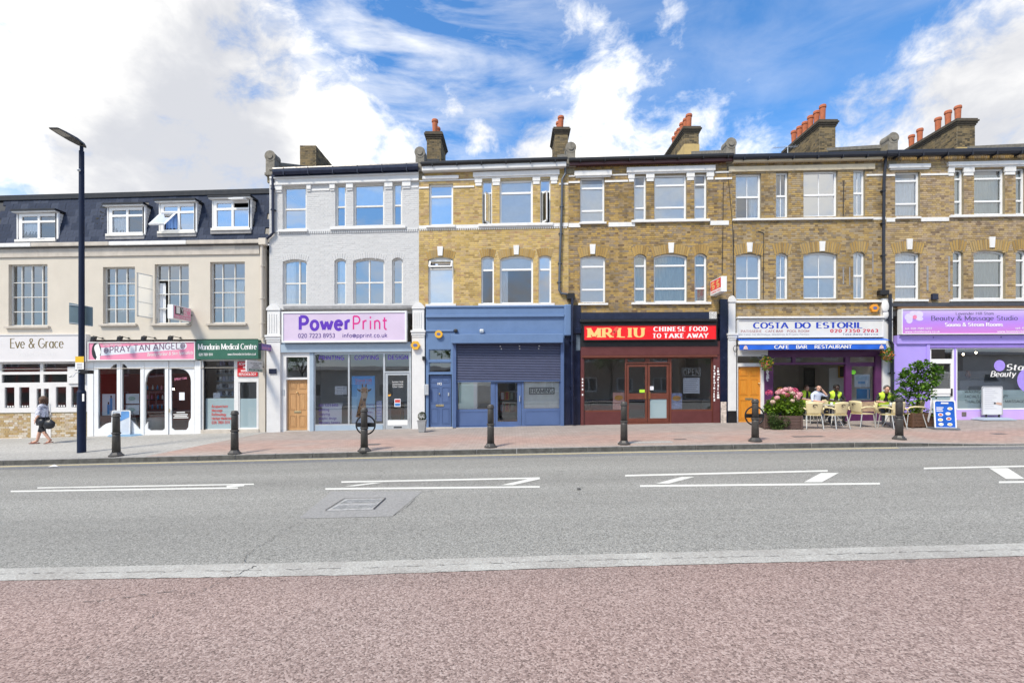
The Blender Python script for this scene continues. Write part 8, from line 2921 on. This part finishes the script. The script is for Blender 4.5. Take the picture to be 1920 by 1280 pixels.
def person(label, origin, rz, J, E, tags, mats, hair, hairm, vest=None, eyes=True, group=None, scale=1.0):
 """J: joint -> (x, y, z, radius); E: bones; tags: bone -> material index. The body is one skinned surface."""
 names = list(J)
 me = bpy.data.meshes.new('person_body')
 me.from_pydata([J[n][:3] for n in names], [(names.index(a), names.index(c)) for (a, c) in E], [])
 tmp = bpy.data.objects.new('person_tmp', me)
 COL.objects.link(tmp)
 md = tmp.modifiers.new('skin', 'SKIN')
 md.use_smooth_shade = True
 for i, n in enumerate(names):
  sv = me.skin_vertices[0].data[i]
  r_ = J[n][3]
  sv.radius = (r_, r_) if not isinstance(r_, tuple) else r_
  sv.use_root = (n == 'pelvis')
 sd = tmp.modifiers.new('sub', 'SUBSURF')
 sd.levels = sd.render_levels = 2
 dg = bpy.context.evaluated_depsgraph_get()
 body = bpy.data.meshes.new_from_object(tmp.evaluated_get(dg))
 bpy.data.objects.remove(tmp)
 segs = [(Vector(J[a][:3]), Vector(J[c][:3]), (J[a][3] if not isinstance(J[a][3], tuple) else J[a][3][0]) + (J[c][3] if not isinstance(J[c][3], tuple) else J[c][3][0]), tags[(a, c)], (a, c)) for (a, c) in E]
 idx = []
 vestf = []
 for p in body.polygons:
  c = p.center
  best, bi, bb = 1e9, 0, None
  for (a, d, rr, ti, nm) in segs:
   ab = d - a
   tt = max(0, min(1, (c - a).dot(ab) / max(1e-9, ab.length_squared)))
   ds = (c - (a + ab * tt)).length - rr * .5
   if ds < best:
    best, bi, bb = ds, ti, nm
  idx.append(bi)
  if vest and bb in vest and abs(c.x) < .175 and not (p.normal.y < -.2 and abs(c.x - J['chest'][0]) < .04 and c.z > .78):
   vestf.append(p.index)
 body.materials.clear()
 for m in mats:
  body.materials.append(m)
 body.polygons.foreach_set('material_index', idx)
 body.polygons.foreach_set('use_smooth', [True] * len(body.polygons))
 t = thing('person', label, 'person', origin, group)
 t.rotation_euler = (0, 0, rz)
 t.scale = (scale,) * 3
 bo = bpy.data.objects.new('body', body)
 COL.objects.link(bo)
 bo.parent = t
 hx, hy, hz = J['skull'][:3]
 hm = MB()
 hair(hm, Vector((hx, hy, hz)))
 ho = hm.build('hair', hairm, None, smooth=True)
 ho.parent = t
 if eyes:
  dirv = (Vector(J['nose'][:3]) - Vector((hx, hy, J['nose'][2])))
  dirv.normalize()
  sd_ = Vector((-dirv.y, dirv.x, 0))
  for s in (-1, 1):
   e = MB().ellipsoid(Vector((hx, hy, hz + .0)) + dirv * .083 + sd_ * .032 * s, .011, .011, .008, 8, 6).build('eye', INK, None)
   e.parent = t
  mo_ = MB().ellipsoid(Vector((hx, hy, hz - .075)) + dirv * .078, .022, .012, .006, 8, 5).build('mouth', mat('lip', (.40, .16, .14), .5), None)
  mo_.parent = t
  for s in (-1, 1):
   ea = MB().ellipsoid(Vector((hx, hy, hz - .015)) + sd_ * .082 * s, .016, .022, .032, 8, 6).build('ear', mats[0], None)
   ea.parent = t
 if vestf:
  vm = MB()
  for fi in vestf:
   p = body.polygons[fi]
   z_ = p.center.z
   vm.mat(0)
   if vest_stripe(z_, J):
    vm.mat(1)
   vm.add([body.vertices[v].co + body.vertices[v].normal * .014 for v in p.vertices], [tuple(range(len(p.vertices)))])
  vo = vm.build('hi_vis_vest', [HIVIS, REFL], None)
  vo.parent = t
 return t


def vest_stripe(z, J):
 a, c = J['belly'][2], J['chest'][2]
 return abs(z - (a * .6 + c * .4)) < .03


def hand(J, E, T, wrist, name, d, side, r=.0085, curl=.35, tag_=0):
 """palm and five fingers growing from a wrist joint along d; side points to the thumb"""
 w = Vector(J[wrist][:3])
 d = Vector(d).normalized()
 side = Vector(side)
 side = (side - d * side.dot(d)).normalized()
 nrm = d.cross(side).normalized()
 palm = w + d * .075
 J[name + 'palm'] = (*palm, .026)
 E.append((wrist, name + 'palm'))
 T[(wrist, name + 'palm')] = tag_
 for k, (o_, l_) in enumerate(((.030, .07), (.011, .082), (-.009, .077), (-.028, .062))):
  a = palm + side * o_ + d * .018
  b1 = a + d * l_ * .55 + nrm * curl * .02
  b2 = b1 + (d * .75 + nrm * curl).normalized() * l_ * .5
  for q, p in enumerate((a, b1, b2)):
   J['%sf%d%d' % (name, k, q)] = (*p, r * (1.05 - .12 * q))
  for (u, v) in ((name + 'palm', '%sf%d0' % (name, k)), ('%sf%d0' % (name, k), '%sf%d1' % (name, k)), ('%sf%d1' % (name, k), '%sf%d2' % (name, k))):
   E.append((u, v))
   T[(u, v)] = tag_
 th = w + d * .035 + side * .03
 t2 = th + (d * .6 + side * .7).normalized() * .045
 J[name + 't0'], J[name + 't1'] = (*th, .011), (*t2, .009)
 E += [(wrist, name + 't0'), (name + 't0', name + 't1')]
 T[(wrist, name + 't0')] = tag_
 T[(name + 't0', name + 't1')] = tag_


def cap_hair(hm, c, back=.02, low=-.02, vol=1.0, seed=1, front=.35):
 """hair over the top, back and sides of a head that faces -Y"""
 rnd = random.Random(seed)
 n, m = 18, 10
 vs, fs = [], []
 for i in range(m + 1):
  for j in range(n):
   a = 2 * math.pi * j / n
   facing = max(0, -math.sin(a))           # towards the face
   th = math.pi * (.02 + (.62 - front * facing ** 1.5) * i / m)
   rr = vol * (1 + .06 * rnd.uniform(-1, 1))
   vs.append((c.x + .098 * rr * math.sin(th) * math.cos(a), c.y + back + .112 * rr * math.sin(th) * math.sin(a), c.z + .01 + low * 0 + .118 * rr * math.cos(th)))
 for i in range(m):
  for j in range(n):
   k_ = (j + 1) % n
   fs.append((i * n + j, (i + 1) * n + j, (i + 1) * n + k_, i * n + k_))
 fs.append(tuple(range(n - 1, -1, -1)))
 hm.add(vs, fs)


def head_joints(J, neck, c, f=(0, -1)):
 """neck base, skull centre c, facing direction f"""
 J['neck'] = (*neck, .058)
 J['jaw'] = (c[0] + f[0] * .018, c[1] + f[1] * .018, c[2] - .075, .062)
 J['skull'] = (c[0], c[1], c[2], .088)
 J['crown'] = (c[0] - f[0] * .012, c[1] - f[1] * .012, c[2] + .075, .062)
 J['nose'] = (c[0] + f[0] * .100, c[1] + f[1] * .100, c[2] - .025, .013)


def head_edges(E, T, skin=0):
 for e in (('neck', 'jaw'), ('jaw', 'skull'), ('skull', 'crown'), ('skull', 'nose')):
  E.append(e)
  T[e] = skin


# ---- the woman walking past the wellness shop: seen from behind, heading left
J, E, T = {}, [], {}
J['pelvis'] = (0, 0, .86, (.155, .125))
J['belly'] = (0, -.01, 1.00, (.145, .115))
J['chest'] = (-.01, -.01, 1.16, (.150, .110))
J['upper'] = (-.015, -.01, 1.26, (.115, .085))
head_joints(J, (-.02, -.015, 1.33), (-.045, -.03, 1.455), (0, -1))
J['shl'], J['elbl'], J['wrl'] = (-.16, -.01, 1.235, .055), (-.20, -.10, 1.02, .042), (-.17, -.22, .88, .030)
J['shr'], J['elbr'], J['wrr'] = (.15, .0, 1.235, .055), (.21, .04, 1.00, .042), (.19, -.06, .84, .030)
J['hipl'], J['knl'], J['anl'], J['tol'] = (-.085, .0, .78, .098), (-.09, -.13, .45, .060), (-.09, -.22, .085, .040), (-.09, -.38, .03, .034)
J['hipr'], J['knr'], J['anr'], J['tor'] = (.085, .0, .78, .098), (.09, .06, .45, .060), (.09, .28, .11, .040), (.09, .17, .03, .034)
E0 = [(('pelvis', 'belly'), 1), (('belly', 'chest'), 1), (('chest', 'upper'), 1), (('upper', 'neck'), 0), (('upper', 'shl'), 1), (('shl', 'elbl'), 1), (('elbl', 'wrl'), 0), (('upper', 'shr'), 1), (('shr', 'elbr'), 1), (('elbr', 'wrr'), 0),
      (('pelvis', 'hipl'), 2), (('hipl', 'knl'), 2), (('knl', 'anl'), 0), (('anl', 'tol'), 3), (('pelvis', 'hipr'), 2), (('hipr', 'knr'), 2), (('knr', 'anr'), 0), (('anr', 'tor'), 3)]
for (e, k) in E0:
 E.append(e)
 T[e] = k
head_edges(E, T)
hand(J, E, T, 'wrl', 'hl', (.1, -.6, -.7), (.8, -.3, 0))
hand(J, E, T, 'wrr', 'hr', (.05, -.35, -.9), (-.6, -.6, 0))
wp = G(80, 831.5)


def woman_hair(hm, c):
 cap_hair(hm, c, .02, 0, 1.14, 3, .22)
 for k in range(70):
  rnd = random.Random(k)
  a = rnd.uniform(-.3, math.pi + .3)
  p = c + Vector((.10 * math.cos(a), .02 + .105 * math.sin(a), rnd.uniform(-.05, .08)))
  hm.tube([p, p + Vector((.012 * math.cos(a), .012, -.05)), p + Vector((0, -.005, -.085))], [.016, .014, .006], 5)


wm = person('person in a patterned grey blouse and black shorts walking past the wellness shop', wp, R(281), J, E, T, [SKIN, BLOUSE, DARKC, SKIN], woman_hair, HAIRB)
# shorts stand off the legs, sandals under the feet
sh_ = MB()
for s in (-1, 1):
 a = Vector(J['hipl' if s < 0 else 'hipr'][:3])
 k_ = Vector(J['knl' if s < 0 else 'knr'][:3])
 sh_.tube([a + Vector((0, 0, .09)), a, a.lerp(k_, .42)], [.14, .135, .128], 14, cap=False)
sh_.tube([(0, 0, .99), (0, 0, .86), (0, 0, .80)], [.158, .178, .172], 16)
so_ = sh_.build('shorts', DARKC, None, smooth=True)
so_.parent = wm
bs_ = MB().tube([(0, -.01, 1.20), (0, -.005, 1.08), (0, 0, .96), (0, 0, .90)], [.150, .172, .185, .195], 16, cap=False).build('blouse_hem', BLOUSE, None, smooth=True)
bs_.parent = wm
for (ank, toe) in (('anl', 'tol'), ('anr', 'tor')):
 a, c = Vector(J[ank][:3]), Vector(J[toe][:3])
 d = (c - a)
 d.z = 0
 d.normalize()
 s_ = Vector((-d.y, d.x, 0)) * .045
 h0, h1 = a - d * .06, c + d * .06
 z0 = 0.004 if ank == 'anl' else .004
 za = z0 if ank == 'anl' else .05
 sn = MB().hexa([Vector((h0.x, h0.y, za)) - s_, Vector((h1.x, h1.y, z0)) - s_, Vector((h1.x, h1.y, z0 + .02)) - s_, Vector((h0.x, h0.y, za + .025)) - s_, Vector((h0.x, h0.y, za)) + s_, Vector((h1.x, h1.y, z0)) + s_, Vector((h1.x, h1.y, z0 + .02)) + s_, Vector((h0.x, h0.y, za + .025)) + s_])
 sn.tube([Vector((c.x, c.y, z0 + .02)) - s_, Vector((c.x, c.y, .075)), Vector((c.x, c.y, z0 + .02)) + s_], .010, 6)
 sn.tube([Vector((a.x, a.y, za + .05)) - s_, Vector((a.x, a.y, za + .10)) - d * .03, Vector((a.x, a.y, za + .05)) + s_], .010, 6)
 sn.build('sandal', mat('sandal_red', (.22, .07, .05), .6), None).parent = wm
# her bags
LEA = mat('black_leather', (.012, .014, .020), .4, .3, 9)
t = thing('shoulder_bag', 'black leather shoulder bag hanging at the side of the walking person', 'bag', wp + Vector((.24, -.06, .62)))
bc_ = wp + Vector((.30, -.10, .66))
MB().ellipsoid(bc_, .20, .11, .16, 18, 12, .03).build('bag_body', LEA, t, smooth=True)
stp = MB().tube([bc_ + Vector((-.12, .0, .12)), wp + Vector((.15, -.05, 1.02)), wp + Vector((.05, -.03, 1.28)), wp + Vector((.14, .06, 1.10)), bc_ + Vector((.03, .05, .14))], .016, 6)
stp.build('strap', LEA, t)
t = thing('handbag', 'smaller black handbag held low behind the walking person', 'bag', wp + Vector((.15, -.16, .60)))
MB().ellipsoid(wp + Vector((.12, -.17, .72)), .11, .07, .13, 14, 10, .04).build('bag_body', LEA, t, smooth=True)
MB().tube([wp + Vector((.04, -.18, .82)), wp + Vector((.08, -.19, .98)), wp + Vector((.17, -.17, .83))], .010, 6).build('handle', LEA, t)
MB().tube([wp + Vector((.24, -.16, .68)), wp + Vector((.26, -.17, .50)), wp + Vector((.27, -.17, .36))], .012, 6).build('loose_strap', LEA, t)


def seated(label, x_, y_, z_, rz, mats, hairm, arms, lean=.05, headturn=(0, -1), vest=True, hair_fn=None, scale=1.0, eyes=True, lean_x=0.0):
 """sits at seat height .45 on a chair; faces -Y before turning by rz"""
 J, E, T = {}, [], {}
 J['pelvis'] = (0, .02, .555, (.150, .125))
 J['belly'] = (lean_x * .3, .0 - lean * .3, .72, (.150, .120))
 J['chest'] = (lean_x * .7, -lean * .8, .91, (.165, .118))
 J['upper'] = (lean_x, -lean * 1.2, 1.02, (.120, .085))
 nk = (lean_x * 1.1, -lean * 1.6, 1.09)
 hc_ = (lean_x * 1.3, -lean * 2.3 - .01, 1.215)
 head_joints(J, nk, hc_, headturn)
 for s, n in ((-1, 'l'), (1, 'r')):
  J['sh' + n] = (s * .185 + lean_x, -lean * 1.1, .995, .062)
  el, wr = arms[n]
  J['elb' + n] = (*el, .046)
  J['wr' + n] = (*wr, .032)
  J['hip' + n] = (s * .095, -.05, .52, .092)
  J['kn' + n] = (s * .13, -.43, .51, .068)
  J['an' + n] = (s * .13, -.40, .09, .045)
  J['to' + n] = (s * .135, -.57, .045, .040)
 for (e, k) in [(('pelvis', 'belly'), 1), (('belly', 'chest'), 1), (('chest', 'upper'), 1), (('upper', 'neck'), 0)] + [(e, k) for n in 'lr' for (e, k) in ((('upper', 'sh' + n), 1), (('sh' + n, 'elb' + n), 1), (('elb' + n, 'wr' + n), 0), (('pelvis', 'hip' + n), 2), (('hip' + n, 'kn' + n), 2), (('kn' + n, 'an' + n), 2), (('an' + n, 'to' + n), 3))]:
  E.append(e)
  T[e] = k
 head_edges(E, T)
 for n, s in (('l', -1), ('r', 1)):
  w_, e_ = Vector(J['wr' + n][:3]), Vector(J['elb' + n][:3])
  hand(J, E, T, 'wr' + n, 'h' + n, (w_ - e_) + Vector((0, 0, .001)), (-s, -.2, .3), curl=.6)
 v = {('belly', 'chest'), ('chest', 'upper'), ('pelvis', 'belly'), ('upper', 'shl'), ('upper', 'shr')} if vest else None
 return person(label, (x_, y_, z_), rz, J, E, T, mats, hair_fn or (lambda hm, c: cap_hair(hm, c, .015, 0, .98, 5, .40)), hairm, vest=v, eyes=eyes, scale=scale)


# the bald man in the pale shirt, hand to his ear
def bald(hm, c):
 for s in (-1, 1):
  hm.ellipsoid(c + Vector((s * .078, .03, -.02)), .016, .05, .035, 8, 6)
 hm.ellipsoid(c + Vector((0, .088, -.03)), .06, .014, .035, 8, 6)


(x_, y_, z_, _r) = ins_chairs[0]
seated('person in a pale lilac shirt seated at the cafe holding a phone to the ear', x_, y_ - .02, z_, R(14), [SKIN, SHIRT, DENIM, SHOE], HAIRG, {'l': ((-.24, -.10, .78), (-.16, -.34, .76)), 'r': ((.33, -.14, .93), (.155, -.12, 1.13))}, .04, (-.35, -.93), vest=False, hair_fn=bald, scale=1.06)
ph = thing('phone', 'small dark phone held to the ear of the person in the pale shirt', 'phone', (x_ + .16, y_ - .12, z_ + 1.22))
MB().box(x_ + .128, x_ + .140, y_ - .16, y_ - .09, z_ + 1.20, z_ + 1.34).build('case', INK, ph, bevel=.004)
(x_, y_, z_, _r) = ins_chairs[1]
seated('person in dark clothes and a hi-vis vest seated in the cafe opening', x_, y_ - .02, z_, R(-10), [SKIND, DARKC, DARKC, SHOE], HAIRK, {'l': ((-.27, -.16, .80), (-.12, -.36, .76)), 'r': ((.30, -.12, .80), (.16, -.36, .77))}, .09, (.1, -.99), scale=1.05)
(x_, y_, z_, _r) = ins_chairs[2]
seated('person with grey hair and a hi-vis vest bent over the table by the side window', x_, y_ - .02, z_, R(-22), [SKIN, DARKC, DENIM, SHOE], HAIRG, {'l': ((-.28, -.20, .78), (-.16, -.42, .77)), 'r': ((.30, -.18, .86), (.16, -.36, .98))}, .13, (.15, -.98), scale=1.03)
# third worker further in
c = AT(1507, 800, FY + .9)
o = copy_tree(chair)
move(o, (c.x, c.y, gz(c.x, FY) + .02), 3.1, 1.0)
o['label'] = 'cream plastic armchair under the hi-vis worker deep inside the cafe'
o['group'] = 'cafe chairs on the pavement'
seated('person in a hi-vis vest sitting deep in the shade of the cafe', c.x, c.y - .02, gz(c.x, FY) + .02, R(10), [SKIN, DARKC, DARKC, SHOE], HAIRB, {'l': ((-.27, -.16, .80), (-.12, -.36, .76)), 'r': ((.30, -.12, .80), (.16, -.36, .77))}, .06, (-.1, -.99))

# ================================================================= the other side of the street (seen in the shop windows)
OPB = brick_mat('dark_red_block_brick', [(.10, .06, .045), (.16, .085, .06), (.20, .11, .075), (.13, .075, .055)], .3, (.05, .04, .035))
opm = mat('block_brick_wall', (.30, .23, .18), .9, .3, 14)
YO = -13.0
gq = strip_xy([(x, YO - 3) for x in XS], [(x, -6.0) for x in XS], .10)
structure('footway', gq, FLAG)


def block(xa, xb, yf, sg, h_, lab, wall, floors, rise):
 """plain block whose front at yf faces sg * Y"""
 zb = slope((xa + xb) / 2) + (.12 if sg < 0 else 0)
 t = thing('housing_block', lab, 'building', ((xa + xb) / 2, yf, zb))
 MB().box(xa, xb, *sorted((yf, yf - 8 * sg)), zb - 1, zb + h_).build('wall', wall, t)
 MB().prism([(yf + .4 * sg, zb + h_), (yf - 4 * sg, zb + h_ + rise), (yf - 8.4 * sg, zb + h_)], 'x', xa - .3, xb + .3).build('roof', ROOFT, t)
 x = xa + 1.6
 while x < xb - 2:
  for zf in floors:
   wf = MB()
   z0, z1 = zb + zf, zb + zf + 1.35
   for (a, c, d, e) in ((x, x + .09, z0, z1), (x + 1.51, x + 1.6, z0, z1), (x + .76, x + .85, z0, z1), (x, x + 1.6, z1 - .09, z1), (x, x + 1.6, z0 - .08, z0 + .06)):
    wf.box(a, c, *sorted((yf, yf + .06 * sg)), d, e)
   o = wf.build('window', UPVC, t)
   MB().box(x + .05, x + 1.55, *sorted((yf + .01 * sg, yf + .02 * sg)), z0, z1 - .05).build('pane', mat('far_pane', (.05, .06, .07), .1, .2, 2), o)
  x += 3.7


pbr = mat('pale_block_render', (.55, .54, .52), .9, .08, 2)
block(-72, -33, YO, 1, 6.4, 'furthest downhill brick block with white windows across the road', opm, (1, 4), 2.2)
block(-30, -7, YO, 1, 3.7, 'low pale rendered block with white windows across the road', pbr, (1,), .5)
block(-2, 17, YO, 1, 7.4, 'brick housing block with white windows and a dark roof across the road', opm, (1, 4), 2.2)
block(19, 44, YO, 1, 6.8, 'far brick block with white windows across the road, uphill', opm, (1, 4), 2.2)
block(46, 72, YO, 1, 4.2, 'furthest uphill pale block with white windows across the road', pbr, (1,), .6)
block(-60, -24.2, FY, -1, 7.6, 'plain rendered block next downhill from the cream building', pbr, (1, 4.4), 1.8)
block(26.5, 60, FY, -1, 8.6, 'brick block across the side street uphill of the beauty studio', opm, (1, 4, 6.6), 2.2)
rt = random.Random(15)
for i, (x, y, h_, lab) in enumerate(((-5.0, -9.5, 7.5, 'street tree across the road near the middle'), (9.5, -10.0, 6.5, 'street tree across the road before the housing block'), (19.0, -9.5, 8.0, 'tall street tree across the road, uphill'), (-20.0, -9.8, 7.2, 'street tree across the road, downhill'))):
 z = slope(x) + .1
 t = thing('street_tree', lab, 'tree', (x, y, z), 'street trees across the road')
 tk = MB().tube([(x, y, z - .1), (x + .05, y, z + h_ * .3), (x - .05, y + .1, z + h_ * .55)], [.16, .12, .08], 8)
 for k in range(6):
  a = R(60 * k)
  tk.tube([(x, y, z + h_ * .42), (x + 1.1 * math.cos(a), y + 1.1 * math.sin(a), z + h_ * .7)], [.06, .02], 6)
 tk.build('trunk', MATS['bay_bark'], t)
 cr = MB()
 for k in range(26):
  v = Vector((rt.gauss(0, 1), rt.gauss(0, 1), rt.gauss(0, 1))).normalized() * rt.uniform(.4, 1)
  clump(cr, Vector((x, y, z + h_ * .72)) + Vector((v.x * 1.7, v.y * 1.7, v.z * h_ * .26)), .75, 60, .26, rt, shell=.3)
 cr.build('crown', LF3, t)
# a white van and a red bus standing in the far lane
VX, BX = 33.0, -18.0
zb = slope(42.0) + .1
vw = thing('delivery_van', 'white delivery van waiting across the road, mirrored in the studio window', 'van', (9.3 + VX, -8.0, zb))
VW = mat('van_white', (.72, .73, .74), .3, .03, 2)
TY = mat('tyre_black', (.02, .02, .02), .8)
body = [(6.6, .45), (6.6, 2.25), (6.8, 2.4), (9.9, 2.4), (10.3, 2.25), (11.0, 1.5), (11.9, 1.25), (12.0, .45)]
MB().prism([(x + VX, z + zb) for (x, z) in body], 'y', -8.9, -7.1).build('body', VW, vw, bevel=.06)
MB().prism([(x + VX, z + zb) for (x, z) in ((9.4, 1.45), (9.4, 2.15), (10.2, 2.15), (10.75, 1.5))], 'y', -7.1, -7.08).build('side_window', mat('far_pane', (.05, .06, .07), .1), vw)
for wx in (7.6 + VX, 11.1 + VX):
 wl_ = MB().prism([(wx + .36 * math.cos(R(a)), zb + .36 + .36 * math.sin(R(a))) for a in range(0, 360, 20)], 'y', -7.3, -7.06).build('wheel', TY, vw)
 MB().prism([(wx + .2 * math.cos(R(a)), zb + .36 + .2 * math.sin(R(a))) for a in range(0, 360, 20)], 'y', -7.07, -7.04).build('rim', SILV, wl_)
zb = slope(-42.0) + .1
bus = thing('bus', 'red bus standing across the road, mirrored in the wellness shop windows', 'bus', (-24.0 + BX, -8.0, zb))
REDB = mat('bus_red', (.50, .015, .015), .3, .04, 2)
MB().box(-29.5 + BX, -18.5 + BX, -9.2, -6.8, zb + .35, zb + 4.3).build('body', REDB, bus, bevel=.15)
for zf in (1.2, 2.9):
 for k in range(7):
  x = -29.2 + k * 1.52 + BX
  MB().box(x, x + 1.35, -6.8, -6.78, zb + zf, zb + zf + .85).build('window', mat('far_pane', (.05, .06, .07), .1), bus)
for wx in (-27.0 + BX, -21.0 + BX):
 MB().prism([(wx + .48 * math.cos(R(a)), zb + .48 + .48 * math.sin(R(a))) for a in range(0, 360, 20)], 'y', -7.1, -6.76).build('wheel', TY, bus)

# ---- the lit bulbs inside the beauty studio and the salon
BULB = bpy.data.materials.new('lit_bulb')
BULB.use_nodes = True
n_ = NT(BULB.node_tree)
n_.n('ShaderNodeOutputMaterial', {0: n_.n('ShaderNodeEmission', {0: (1.0, .82, .55, 1), 1: 8.0}).outputs[0]})
for (px, py, Yq, lab) in ((1806, 664, FY + 1.1, 'lit pendant bulb inside the beauty studio window, nearer the door'), (1830, 661, FY + 1.4, 'lit pendant bulb inside the beauty studio window, further from the door'), (325, 729, FY + .9, 'small lit bulb behind the arched salon door')):
 c = AT(px, py, Yq)
 t = thing('pendant_lamp', lab, 'lamp', c, 'lit bulbs inside the shops')
 MB().ellipsoid(c, .035, .035, .045, 12, 8).build('bulb', BULB, t, smooth=True)
 MB().tube([c + Vector((0, 0, .055)), c + Vector((0, 0, .5))], .008, 6).build('flex', BLACK, t)
 MB().lathe([(.028, .05), (.028, .10), (.012, .12)], c, 10).build('holder', BLACK, t)
